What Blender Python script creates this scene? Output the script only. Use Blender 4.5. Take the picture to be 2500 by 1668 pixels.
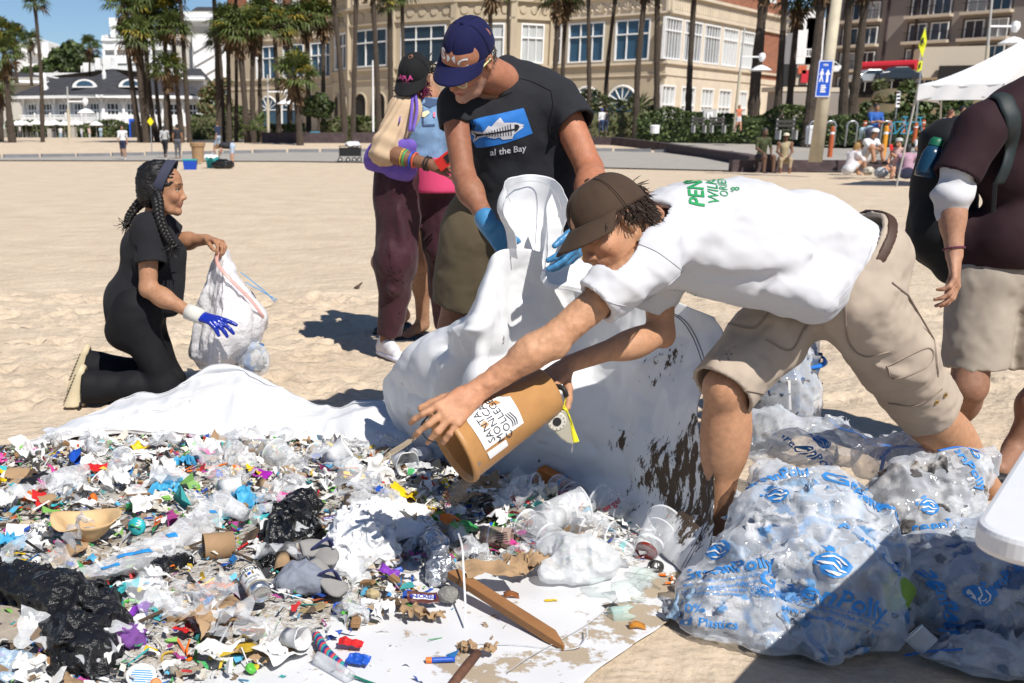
import bpy,bmesh,math,random,time
import numpy as np
from mathutils import Vector,Matrix
from mathutils.bvhtree import BVHTree
T0=time.time()
for o in list(bpy.data.objects):bpy.data.objects.remove(o)
SC=bpy.context.scene
COL=SC.collection
# ---------------------------------------------------------------- camera
FPX,CX,CY,HCAM=2715.0,875.0,1105.0,1.30
PIT=math.atan(772.0/2715.0)
cam=bpy.data.objects.new('camera',bpy.data.cameras.new('camera'))
COL.objects.link(cam);SC.camera=cam
cam.location=(0,0,HCAM);cam.rotation_euler=(math.pi/2-PIT,0,0)
cd=cam.data
cd.sensor_fit='HORIZONTAL';cd.sensor_width=36;cd.lens=FPX/2500*36
cd.shift_x=(1250-CX)/2500;cd.shift_y=(CY-834)/2500
cd.clip_start=0.05;cd.clip_end=3000
cd.dof.use_dof=True;cd.dof.focus_distance=3.7;cd.dof.aperture_fstop=6.5
# ---------------------------------------------------------------- sky and sun
SUN_EL=math.radians(49);SUN=Vector((0.43*math.cos(SUN_EL),-0.903*math.cos(SUN_EL),math.sin(SUN_EL))).normalized()
w=bpy.data.worlds.new('World');SC.world=w;w.use_nodes=True
nt=w.node_tree;bg=nt.nodes['Background']
sky=nt.nodes.new('ShaderNodeTexSky');sky.sky_type='NISHITA';sky.sun_disc=False
sky.sun_elevation=SUN_EL;sky.sun_rotation=math.atan2(SUN.x,SUN.y)
sky.altitude=400;sky.air_density=0.9;sky.dust_density=0.1;sky.ozone_density=6.0
nt.links.new(sky.outputs[0],bg.inputs[0]);bg.inputs[1].default_value=0.075
sl=bpy.data.lights.new('sun','SUN');sl.energy=4.7;sl.angle=math.radians(0.53);sl.color=(1.0,0.955,0.885)
sun=bpy.data.objects.new('sun',sl);COL.objects.link(sun);sun.rotation_euler=SUN.to_track_quat('Z','Y').to_euler();sun.location=(8,-8,20)
vs=SC.view_settings;vs.view_transform='Standard';vs.look='None';vs.gamma=1;vs.exposure=0.27;vs.use_curve_mapping=False
SC.cycles.max_bounces=7;SC.cycles.transparent_max_bounces=14;SC.cycles.transmission_bounces=5
SC.cycles.diffuse_bounces=3;SC.cycles.glossy_bounces=3;SC.cycles.caustics_reflective=False;SC.cycles.caustics_refractive=False
SC.cycles.use_denoising=True;SC.cycles.sample_clamp_indirect=6
# ---------------------------------------------------------------- pixel helpers
_c,_s=math.cos(PIT),math.sin(PIT)
def ray(u,v):
 a,b=(u-CX)/FPX,(CY-v)/FPX
 return np.array([a,_c+b*_s,-_s+b*_c])
def at(u,v,Y):
 r=ray(u,v);k=Y/r[1]
 return np.array([r[0]*k,Y,HCAM+r[2]*k])
def gp(u,v,z=0.0):
 r=ray(u,v);k=(z-HCAM)/r[2]
 return np.array([r[0]*k,r[1]*k,z])
def A3(*p):return np.array(p,dtype=float)
def un(a):a=np.asarray(a,float);return a/(np.linalg.norm(a)+1e-12)
# ---------------------------------------------------------------- numpy noise
def _hash(i,j,k,seed):
 n=(i*73856093)^(j*19349663)^(k*83492791)^(seed*2654435)
 n=(n^(n>>13))*1274126177
 n=n^(n>>16)
 return(n&0xffff)/32767.5-1.0
def vnoise(P,seed=0):
 P=np.asarray(P,float);I=np.floor(P).astype(np.int64);f=P-I
 f=f*f*f*(f*(f*6-15)+10)
 r=0
 for a in(0,1):
  wx=f[...,0]if a else 1-f[...,0]
  for b in(0,1):
   wy=f[...,1]if b else 1-f[...,1]
   for c in(0,1):
    wz=f[...,2]if c else 1-f[...,2]
    r=r+wx*wy*wz*_hash(I[...,0]+a,I[...,1]+b,I[...,2]+c,seed)
 return r
def fbm(P,oct=4,seed=0,gain=0.5):
 r=0;a=1.0;P=np.asarray(P,float)
 for o in range(oct):
  r=r+a*vnoise(P,seed+o*17);P=P*2.03+11.3;a*=gain
 return r
def rdg(P,oct=4,seed=0):
 r=0;a=1.0;P=np.asarray(P,float)
 for o in range(oct):
  r=r+a*(1-2*np.abs(vnoise(P,seed+o*13)));P=P*1.97+5.1;a*=0.5
 return r
 # ---------------------------------------------------------------- objects
def link(o,parent=None):
 COL.objects.link(o)
 if parent is not None:o.parent=parent
 return o
def tag(o,label=None,cat=None,group=None,kind=None):
 if label:o['label']=label
 if cat:o['category']=cat
 if group:o['group']=group
 if kind:o['kind']=kind
 return o
def th_(name,label,cat,loc=(0,0,0),rz=0.0,group=None):
 o=bpy.data.objects.new(name,None);o.empty_display_size=0.05
 link(o);o.location=loc;o.rotation_euler=(0,0,rz)
 return tag(o,label,cat,group)
def mnp(name,V,F,mats,parent=None,smooth=True,col=None,midx=None,world=True):
 """V (n,3); F list of faces or int array (m,3|4); parent's location is subtracted when world=True"""
 me=bpy.data.meshes.new(name)
 V=np.asarray(V,np.float32)
 if parent is not None and world:
  M=np.array(_wm(parent).inverted());V=(V@M[:3,:3].T+M[:3,3]).astype(np.float32)
 if isinstance(F,np.ndarray):
  m,k=F.shape
  me.vertices.add(len(V));me.vertices.foreach_set('co',V.ravel())
  me.loops.add(m*k);me.loops.foreach_set('vertex_index',F.astype(np.int32).ravel())
  me.polygons.add(m);me.polygons.foreach_set('loop_start',np.arange(0,m*k,k,dtype=np.int32))
  me.update(calc_edges=True)
 else:
  me.from_pydata([tuple(map(float,v))for v in V],[],F)
 for mm in(mats if isinstance(mats,(list,tuple))else[mats]):me.materials.append(mm)
 n=len(me.polygons)
 if midx is not None:me.polygons.foreach_set('material_index',np.asarray(midx,np.int32))
 if smooth is True:me.polygons.foreach_set('use_smooth',np.ones(n,bool))
 if col is not None:
  ca=me.color_attributes.new('Col','FLOAT_COLOR','POINT')
  c4=np.ones((len(V),4),np.float32);c4[:,:3]=col;ca.data.foreach_set('color',c4 .ravel())
 me.validate();me.update()
 return link(bpy.data.objects.new(name,me),parent)
def _wm(o):
 M=Matrix.LocRotScale(o.location,o.rotation_euler,o.scale)
 return _wm(o.parent)@M if o.parent else M
class MB:
 """collects shapes for one mesh"""
 def __init__(s):s.V=[];s.F=[];s.I=[];s.m=0
 def add(s,V,F,m=None):
  b=len(s.V);s.V.extend([tuple(map(float,v))for v in V]);m=s.m if m is None else m
  for f in F:s.F.append([b+i for i in f]);s.I.append(m)
  return s
 def box(s,lo,hi,m=None,M=None):
  (x0,y0,z0),(x1,y1,z1)=lo,hi
  V=[(x0,y0,z0),(x1,y0,z0),(x1,y1,z0),(x0,y1,z0),(x0,y0,z1),(x1,y0,z1),(x1,y1,z1),(x0,y1,z1)]
  if M is not None:V=[M(v)for v in V]
  return s.add(V,[(0,3,2,1),(4,5,6,7),(0,1,5,4),(1,2,6,5),(2,3,7,6),(3,0,4,7)],m)
 def ob(s,c,ax,ay,az,m=None):
  c,ax,ay,az=map(lambda q:np.asarray(q,float),(c,ax,ay,az))
  V=[c+i*ax+j*ay+k*az for k in(-1,1)for j in(-1,1)for i in(-1,1)]
  return s.add(V,[(0,2,3,1),(4,5,7,6),(0,1,5,4),(1,3,7,5),(3,2,6,7),(2,0,4,6)],m)
 def tube(s,pts,rad,n=8,m=None,cap=True,up=None,sq=1.0):
  pts=[np.asarray(p,float)for p in pts]
  if not hasattr(rad,'__len__'):rad=[rad]*len(pts)
  V=[];k=len(pts);N=None
  for i,p in enumerate(pts):
   t=un(pts[min(i+1,k-1)]-pts[max(i-1,0)])
   if N is None:
    N=np.asarray(up,float)if up is not None else(A3(0,0,1)if abs(t[2])<.9 else A3(1,0,0))
   N=un(N-t*np.dot(N,t));B=np.cross(t,N)
   for j in range(n):
    a=2*math.pi*j/n
    V.append(p+rad[i]*(math.cos(a)*N*sq+math.sin(a)*B))
  F=[(i*n+j,i*n+(j+1)%n,(i+1)*n+(j+1)%n,(i+1)*n+j)for i in range(k-1)for j in range(n)]
  if cap:F+=[tuple(range(n))[::-1],tuple((k-1)*n+j for j in range(n))]
  return s.add(V,F,m)
 def lt(s,prof,c=(0,0,0),ax=(0,0,1),n=16,m=None,cap=(False,False)):
  ax=un(ax);x=un(np.cross(ax,(0,1,0)if abs(ax[1])<.9 else(1,0,0)));y=np.cross(ax,x);c=np.asarray(c,float)
  V=[c+ax*h+r*(math.cos(2*math.pi*j/n)*x+math.sin(2*math.pi*j/n)*y)for r,h in prof for j in range(n)]
  k=len(prof)
  F=[(i*n+j,i*n+(j+1)%n,(i+1)*n+(j+1)%n,(i+1)*n+j)for i in range(k-1)for j in range(n)]
  if cap[0]:F.append(tuple(range(n))[::-1])
  if cap[1]:F.append(tuple((k-1)*n+j for j in range(n)))
  return s.add(V,F,m)
 def poly(s,pts,m=None):return s.add(pts,[tuple(range(len(pts)))],m)
 def prism(s,pts,d,m=None):
  pts=[np.asarray(p,float)for p in pts];d=np.asarray(d,float);n=len(pts)
  V=pts+[p+d for p in pts]
  F=[tuple(range(n))[::-1],tuple(range(n,2*n))]+[(i,(i+1)%n,n+(i+1)%n,n+i)for i in range(n)]
  return s.add(V,F,m)
 def grid(s,G,m=None,flip=False):
  r,c=G.shape[:2]
  F=[(i*c+j,i*c+j+1,(i+1)*c+j+1,(i+1)*c+j)for i in range(r-1)for j in range(c-1)]
  if flip:F=[f[::-1]for f in F]
  return s.add(G.reshape(-1,3),F,m)
 def mk(s,name,mats,parent=None,smooth=False,bevel=0,world=True,col=None):
  o=mnp(name,s.V,s.F,mats,parent,smooth,col,s.I,world)
  if bevel:
   md=o.modifiers.new('bevel','BEVEL');md.width=bevel;md.segments=2;md.limit_method='ANGLE'
  return o
def cpt(o,parent=None):
 c=o.copy();COL.objects.link(c);c.parent=parent
 for ch in list(o.children):cpt(ch,c)
 return c
def spl(P,n=40):
 P=np.asarray(P,float);P=np.vstack([2*P[0]-P[1],P,2*P[-1]-P[-2]]);k=len(P)-3
 out=[]
 for t in np.linspace(0,k-1e-6,n):
  i=int(t);f=t-i;p0,p1,p2,p3=P[i:i+4]
  out.append(.5*((2*p1)+(-p0+p2)*f+(2*p0-5*p1+4*p2-p3)*f*f+(-p0+3*p1-3*p2+p3)*f**3))
 return np.array(out)
def cns(G,nr,nc):
 G=np.asarray(G,float)
 H=np.stack([spl(G[i],nc)for i in range(G.shape[0])])
 return np.stack([spl(H[:,j],nr)for j in range(nc)],axis=1)
def grf(r,c):
 i,j=np.meshgrid(np.arange(r-1),np.arange(c-1),indexing='ij');a=(i*c+j).ravel()
 return np.stack([a,a+1,a+c+1,a+c],1)
 # ---------------------------------------------------------------- materials
MT={}
def _nodes(name):
 m=bpy.data.materials.new(name);m.use_nodes=True
 return m,m.node_tree,m.node_tree.nodes['Principled BSDF']
def _nz(nt,scale,detail=4,rough=.55,vec=None,dist=0):
 n=nt.nodes.new('ShaderNodeTexNoise');n.inputs['Scale'].default_value=scale
 n.inputs['Detail'].default_value=detail;n.inputs['Roughness'].default_value=rough;n.inputs['Distortion'].default_value=dist
 if vec is not None:nt.links.new(vec,n.inputs['Vector'])
 return n
def _ramp(nt,src,stops):
 r=nt.nodes.new('ShaderNodeValToRGB');nt.links.new(src,r.inputs[0])
 e=r.color_ramp.elements
 while len(e)<len(stops):e.new(0.5)
 for el,(p,c)in zip(e,stops):el.position=p;el.color=(*c,1)if len(c)==3 else c
 return r
def mat(name,col=(.5,.5,.5),rough=.6,var=.0,scale=12,bump=0,bscale=60,metal=0,spec=.5,coat=0,sheen=0,sss=0,attr=False,stretch=None,col2=None,bdist=.004,detail=4,emit=None,trans=0,ior=1.45):
 if name in MT:return MT[name]
 m,nt,b=_nodes(name);MT[name]=m
 tc=nt.nodes.new('ShaderNodeTexCoord');vec=tc.outputs['Object']
 if stretch:
  mp=nt.nodes.new('ShaderNodeMapping');mp.inputs['Scale'].default_value=stretch;nt.links.new(vec,mp.inputs[0]);vec=mp.outputs[0]
 b.inputs['Base Color'].default_value=(*col,1);b.inputs['Roughness'].default_value=rough
 b.inputs['Metallic'].default_value=metal;b.inputs['Specular IOR Level'].default_value=spec
 b.inputs['Coat Weight'].default_value=coat;b.inputs['Sheen Weight'].default_value=sheen;b.inputs['Sheen Roughness'].default_value=.5
 b.inputs['Transmission Weight'].default_value=trans;b.inputs['IOR'].default_value=ior
 src=None
 if attr:
  a=nt.nodes.new('ShaderNodeVertexColor');a.layer_name='Col';src=a.outputs[0]
 if sss:
  b.inputs['Subsurface Weight'].default_value=sss;b.inputs['Subsurface Radius'].default_value=(.012,.005,.003);b.inputs['Subsurface Scale'].default_value=1.0
 if var or col2:
  nz=_nz(nt,scale,detail,vec=vec)
  if col2:
   r=_ramp(nt,nz.outputs['Fac'],[(.35,col),(.65,col2)]);src=r.outputs[0]
  else:
   mx=nt.nodes.new('ShaderNodeMix');mx.data_type='RGBA';mx.blend_type='MULTIPLY';mx.inputs[0].default_value=1
   r=_ramp(nt,nz.outputs['Fac'],[(.25,(1-var,)*3),(.75,(1+var*.6,)*3)])
   if src is not None:nt.links.new(src,mx.inputs[6])
   else:mx.inputs[6].default_value=(*col,1)
   nt.links.new(r.outputs[0],mx.inputs[7]);src=mx.outputs[2]
 if src is not None:nt.links.new(src,b.inputs['Base Color'])
 if bump:
  nb=_nz(nt,bscale,5,.6,vec=vec);bp=nt.nodes.new('ShaderNodeBump');bp.inputs['Strength'].default_value=bump
  bp.inputs['Distance'].default_value=bdist;nt.links.new(nb.outputs['Fac'],bp.inputs['Height']);nt.links.new(bp.outputs[0],b.inputs['Normal'])
 if emit:b.inputs['Emission Color'].default_value=(*emit[:3],1);b.inputs['Emission Strength'].default_value=emit[3]
 return m
def film(name,col=(.9,.92,.95),op=.4,rough=.2,bump=.6,bscale=25,edge=.5,var=0.0,tint=(1,1,1),spec=.6,stretch=None):
 """thin clear or milky plastic: part transparent, part glossy white"""
 if name in MT:return MT[name]
 m,nt,b=_nodes(name);MT[name]=m
 tc=nt.nodes.new('ShaderNodeTexCoord');vec=tc.outputs['Object']
 if stretch:
  mp=nt.nodes.new('ShaderNodeMapping');mp.inputs['Scale'].default_value=stretch;nt.links.new(vec,mp.inputs[0]);vec=mp.outputs[0]
 b.inputs['Base Color'].default_value=(*col,1);b.inputs['Roughness'].default_value=rough;b.inputs['Specular IOR Level'].default_value=spec
 tr=nt.nodes.new('ShaderNodeBsdfTransparent');tr.inputs[0].default_value=(*tint,1)
 mx=nt.nodes.new('ShaderNodeMixShader');lw=nt.nodes.new('ShaderNodeLayerWeight');lw.inputs[0].default_value=.35
 ma=nt.nodes.new('ShaderNodeMath');ma.operation='MULTIPLY_ADD';ma.use_clamp=True
 nt.links.new(lw.outputs['Facing'],ma.inputs[0]);ma.inputs[1].default_value=edge;ma.inputs[2].default_value=op
 fac=ma.outputs[0]
 if var:
  nz=_nz(nt,bscale*.35,3,vec=vec);m2=nt.nodes.new('ShaderNodeMath');m2 .operation='MULTIPLY_ADD';m2 .use_clamp=True
  nt.links.new(nz.outputs['Fac'],m2 .inputs[0]);m2 .inputs[1].default_value=var*2
  m3=nt.nodes.new('ShaderNodeMath');m3 .operation='SUBTRACT';nt.links.new(fac,m3 .inputs[0]);m3 .inputs[1].default_value=var
  nt.links.new(m3 .outputs[0],m2 .inputs[2]);fac=m2 .outputs[0]
 nt.links.new(fac,mx.inputs[0]);nt.links.new(tr.outputs[0],mx.inputs[1]);nt.links.new(b.outputs[0],mx.inputs[2])
 nt.links.new(mx.outputs[0],nt.nodes['Material Output'].inputs[0])
 if bump:
  nb=_nz(nt,bscale,4,.6,vec=vec);bp=nt.nodes.new('ShaderNodeBump');bp.inputs['Strength'].default_value=bump
  bp.inputs['Distance'].default_value=.01;nt.links.new(nb.outputs['Fac'],bp.inputs['Height']);nt.links.new(bp.outputs[0],b.inputs['Normal'])
 return m
 # ---------------------------------------------------------------- signed-distance modelling (one continuous skin)
def smin(a,b,k):
 if k<=0:return np.minimum(a,b)
 h=np.clip(.5+.5*(b-a)/k,0,1)
 return b+(a-b)*h-k*h*(1-h)
class SDF:
 def __init__(s,lo,hi,h):
  s.lo=np.asarray(lo,float);s.h=h
  s.n=np.maximum(2,np.ceil((np.asarray(hi,float)-s.lo)/h).astype(int)+1)
  s.d=np.full(s.n,1.0,np.float32)
  s.ax=[s.lo[i]+h*np.arange(s.n[i])for i in range(3)]
 def _win(s,lo,hi):
  a=np.clip(np.floor((np.asarray(lo)-s.lo)/s.h).astype(int),0,s.n);b=np.clip(np.ceil((np.asarray(hi)-s.lo)/s.h).astype(int)+1,0,s.n)
  if np.any(b<=a):return None
  sl=tuple(slice(x,y)for x,y in zip(a,b))
  P=[s.ax[0][sl[0]][:,None,None],s.ax[1][sl[1]][None,:,None],s.ax[2][sl[2]][None,None,:]]
  return sl,P
 def cap(s,a,b,ra,rb=None,k=.02,sq=None,sub=False):
  """round cone a-b; sq=(axis, factor) flattens it across that axis (factor > 1 is thinner)"""
  a=np.asarray(a,float);b=np.asarray(b,float);rb=ra if rb is None else rb
  m=max(ra,rb)+max(k,.02)+.03
  wn=s._win(np.minimum(a,b)-m,np.maximum(a,b)+m)
  if wn is None:return s
  sl,P=wn;ba=b-a;L=max(float(ba@ba),1e-9)
  q=[P[i]-a[i]for i in range(3)]
  t=np.clip((q[0]*ba[0]+q[1]*ba[1]+q[2]*ba[2])/L,0,1)
  r=[q[i]-t*ba[i]for i in range(3)]
  d2=r[0]**2+r[1]**2+r[2]**2
  if sq is not None:
   n=un(sq[0]);dn=r[0]*n[0]+r[1]*n[1]+r[2]*n[2];d2=d2+dn**2*(sq[1]**2-1)
  D=np.sqrt(d2)-(ra+(rb-ra)*t)
  return s._mix(sl,D,k,sub)
 def ell(s,c,r,R=None,k=.02,sub=False):
  c=np.asarray(c,float);r=np.asarray(r,float);R=np.eye(3)if R is None else np.asarray(R,float)
  m=r.max()+max(k,.02)+.02
  wn=s._win(c-m,c+m)
  if wn is None:return s
  sl,P=wn;q=[P[i]-c[i]for i in range(3)]
  l=[(R[i][0]*q[0]+R[i][1]*q[1]+R[i][2]*q[2])for i in range(3)]
  k0=np.sqrt(sum((l[i]/r[i])**2 for i in range(3)));k1=np.sqrt(sum((l[i]/r[i]**2)**2 for i in range(3)))
  D=k0*(k0-1)/np.maximum(k1,1e-6)
  return s._mix(sl,D,k,sub)
 def _mix(s,sl,D,k,sub):
  D=D.astype(np.float32)
  s.d[sl]=-smin(-s.d[sl],D,k)if sub else smin(s.d[sl],D,k)
  return s
 def band(s,w=.06):
  I=np.nonzero(np.abs(s.d)<w);P=np.stack([s.ax[i][I[i]]for i in range(3)],1)
  return I,P
 def disp(s,f,w=.05):
  I,P=s.band(w);s.d[I]-=f(P).astype(np.float32);return s
 def shell(s,t):s.d=np.maximum(s.d,-(s.d+t));return s
 def cut(s,p,n,soft=0,f=None):
  p=np.asarray(p,float);n=un(n)
  D=(s.ax[0][:,None,None]-p[0])*n[0]+(s.ax[1][None,:,None]-p[1])*n[1]+(s.ax[2][None,None,:]-p[2])*n[2]
  s.d=np.maximum(s.d,D.astype(np.float32));return s
 def mesh(s,smooth=1):
  d=s.d;d[0]=d[-1]=1;d[:,0]=d[:,-1]=1;d[:,:,0]=d[:,:,-1]=1
  n=s.n;ins=d<0
  c=np.zeros(n-1,np.int8)
  for i in(0,1):
   for j in(0,1):
    for k in(0,1):c+=ins[i:n[0]-1+i,j:n[1]-1+j,k:n[2]-1+k]
  act=(c>0)&(c<8);I=np.array(np.nonzero(act));m=I.shape[1]
  idx=np.full(n-1,-1,np.int32);idx[tuple(I)]=np.arange(m)
  acc=np.zeros((m,3));cnt=np.zeros(m)
  cor=[(i,j,k)for i in(0,1)for j in(0,1)for k in(0,1)]
  val={q:d[I[0]+q[0],I[1]+q[1],I[2]+q[2]].astype(float)for q in cor}
  for q in cor:
   for a in range(3):
    if q[a]:continue
    e=list(q);e[a]=1;e=tuple(e);va,vb=val[q],val[e];x=(va<0)!=(vb<0)
    t=np.where(x,va/np.where(x,va-vb,1),0)
    for b in range(3):acc[:,b]+=np.where(x,q[b]+(t if b==a else 0),0)
    cnt+=x
  V=s.lo+(I.T+acc/cnt[:,None])*s.h
  F=[]
  for a in range(3):
   b,c2=(a+1)%3,(a+2)%3
   sl0=[slice(None)]*3;sl1=[slice(None)]*3;sl0[a]=slice(0,-1);sl1[a]=slice(1,None)
   x=ins[tuple(sl0)]!=ins[tuple(sl1)];E=np.array(np.nonzero(x)).T
   ok=(E[:,b]>0)&(E[:,c2]>0)&(E[:,b]<n[b]-1)&(E[:,c2]<n[c2]-1);E=E[ok]
   def vi(db,dc):
    Q=E.copy();Q[:,b]+=db;Q[:,c2]+=dc;return idx[Q[:,0],Q[:,1],Q[:,2]]
   q=np.stack([vi(-1,-1),vi(0,-1),vi(0,0),vi(-1,0)],1)
   fl=~ins[E[:,0],E[:,1],E[:,2]];q[fl]=q[fl][:,::-1];F.append(q)
  F=np.concatenate(F)
  for _ in range(smooth):V=lap(V,F,.5)
  return V,F
def lap(V,F,w):
 S=np.zeros_like(V);C=np.zeros(len(V))
 for a in range(F.shape[1]):
  b=(a+1)%F.shape[1]
  for p,q in((a,b),(b,a)):
   for k in range(3):S[:,k]+=np.bincount(F[:,p],V[F[:,q],k],len(V))
   C+=np.bincount(F[:,p],minlength=len(V))
 return V*(1-w)+w*S/np.maximum(C,1)[:,None]
def crs(P,segs,sharp=False):
 r=np.zeros(len(P))
 for a,b,wd,hh in segs:
  a=np.asarray(a,float);ba=np.asarray(b,float)-a;t=np.clip((P-a)@ba/max(ba@ba,1e-9),0,1)
  dd=((P-a-t[:,None]*ba)**2).sum(1)
  r+=hh*(np.exp(-np.sqrt(dd)/wd)if sharp else np.exp(-dd/wd**2))*np.minimum(1,5*np.minimum(t+.06,1.06-t))
 return r
def frame(x,up=(0,0,1)):
 x=un(x);z=np.asarray(up,float);z=un(z-x*(z@x));return np.array([x,np.cross(z,x),z])
 # ---------------------------------------------------------------- lettering laid on a surface
def tfl(s,size=1.0,bold=0.0,shear=0.0,space=1.0,align='CENTER',maxedge=.25):
 cu=bpy.data.curves.new('t','FONT');cu.body=s;cu.size=1.0;cu.offset=bold;cu.shear=shear;cu.space_character=space
 cu.align_x=align;cu.align_y='CENTER';cu.resolution_u=2
 ob=bpy.data.objects.new('t',cu);COL.objects.link(ob);dg=bpy.context.evaluated_depsgraph_get()
 me=bpy.data.meshes.new_from_object(ob.evaluated_get(dg));bpy.data.objects.remove(ob);bpy.data.curves.remove(cu)
 bm=bmesh.new();bm.from_mesh(me);bpy.data.meshes.remove(me);out=_split(bm,maxedge);out[0][:]*=size
 return out
def _split(bm,maxedge):
 bmesh.ops.triangulate(bm,faces=bm.faces)
 for _ in range(4):
  es=[e for e in bm.edges if e.calc_length()>maxedge]
  if not es:break
  bmesh.ops.subdivide_edges(bm,edges=es,cuts=1);bmesh.ops.triangulate(bm,faces=[f for f in bm.faces if len(f.verts)>3])
 bm.verts.ensure_lookup_table();bm.verts.index_update()
 V=np.array([v.co[:2]for v in bm.verts]);F=[[v.index for v in f.verts]for f in bm.faces];bm.free()
 return V,F
def shf(polys,maxedge=.1):
 bm=bmesh.new()
 for p in polys:bm.faces.new([bm.verts.new((x,y,0))for x,y in p])
 return _split(bm,maxedge)
def bvh(o):
 M=np.array(_wm(o));n=len(o.data.vertices);co=np.empty(n*3,np.float32);o.data.vertices.foreach_get('co',co)
 V=co.reshape(-1,3)@M[:3,:3].T+M[:3,3]
 return BVHTree.FromPolygons([tuple(v)for v in V],[tuple(p.vertices)for p in o.data.polygons])
def hit(tree,u,v):
 h,n,i,d=tree.ray_cast(Vector((0,0,HCAM)),Vector(ray(u,v)));return None if h is None else(np.array(h),np.array(n))
def on_view(tree,pts,off=.003,n=40):
 Q=[]
 for p in spl([A3(u,v,0)for u,v in pts],n):
  h=hit(tree,p[0],p[1])
  if h is not None:Q.append(h[0]-un(ray(p[0],p[1]))*off)
 return Q
def lay(name,flat,tree,c,right,up,m,parent,off=.0015,reach=.3,name2=None):
 """project a flat figure along -(right x up) on a surface and keep it 1-2 mm proud"""
 V2,F=flat;c=np.asarray(c,float);right=un(right);up=np.asarray(up,float);up=un(up-right*(up@right));n=np.cross(right,up)
 V=[];ok=[]
 for x,y in V2:
  p=c+right*x+up*y
  h,nn,i,dd=tree.ray_cast(Vector(p+n*reach),Vector(-n),reach*2)
  if h is None:V.append(p);ok.append(False);continue
  if nn.dot(Vector(n))<0:nn=-nn
  V.append(np.array(h)+np.array(nn)*off);ok.append(nn.dot(Vector(n))>.08)
 F=[f for f in F if all(ok[i]for i in f)]
 if not F:return None
 return mnp(name,V,F,m,parent,smooth=False)
 # ================================================================ ground
RNG=random.Random(7);NR=np.random.RandomState(7)
def sm(a,b,x):t=np.clip((x-a)/(b-a),0,1);return t*t*(3-2*t)
def gz(x,y):
 z=.10*sm(40,66,y)+.72*sm(66,84,y)+.3*sm(86,120,y)
 z=z+1.1*sm(80,96,y)*sm(8,30,x)
 return z
def axis_lines(dense0,dense1,step,lo,hi,g=1.09):
 a=list(np.arange(dense0,dense1,step));s=step
 while a[-1]<hi:s*=g;a.append(a[-1]+s)
 s=step;b=[]
 x=dense0
 while x>lo:s*=g;x-=s;b.append(x)
 return np.array(b[::-1]+a)
def build_ground():
 X=axis_lines(-3.6,4.6,.035,-900,900);Y=axis_lines(2.3,9.5,.035,-12,1500)
 GX,GY=np.meshgrid(X,Y,indexing='xy');P=np.stack([GX,GY,0*GX],-1).reshape(-1,3)
 near=np.exp(-(np.maximum(0,P[:,1]-9)/12)**2)
 z=gz(P[:,0],P[:,1])
 z+=near*(.016*fbm(P*1.1,3,3)+.011*fbm(P*3.4,3,5)+.003*fbm(P*9,2,8))
 rs=np.random.RandomState(3)
 for _ in range(800):
  c=np.array([rs.uniform(-3.6,4.6),rs.uniform(4.6,9.5)if rs.rand()<.8 else rs.uniform(2.3,9.5)]);a=rs.uniform(0,6.28)
  q=P[:,:2]-c;m=(np.abs(q)<.35).all(1)
  if not m.any():continue
  q=q[m];e=np.sqrt(((q@[math.cos(a),math.sin(a)])/.13)**2+((q@[-math.sin(a),math.cos(a)])/.055)**2)
  dp=rs.uniform(.008,.03)
  z[m]+=-dp*np.exp(-(e*.95)**4)+dp*.55*np.exp(-((e-1.35)/.35)**2)
 flat=(P[:,1]<5.4)&(P[:,0]<1.75)
 z=np.where(flat,z*.25-.012,z)
 P[:,2]=z
 o=mnp('sand',P,grf(len(Y),len(X)),sand_mat());tag(o,kind='structure');return o
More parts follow.
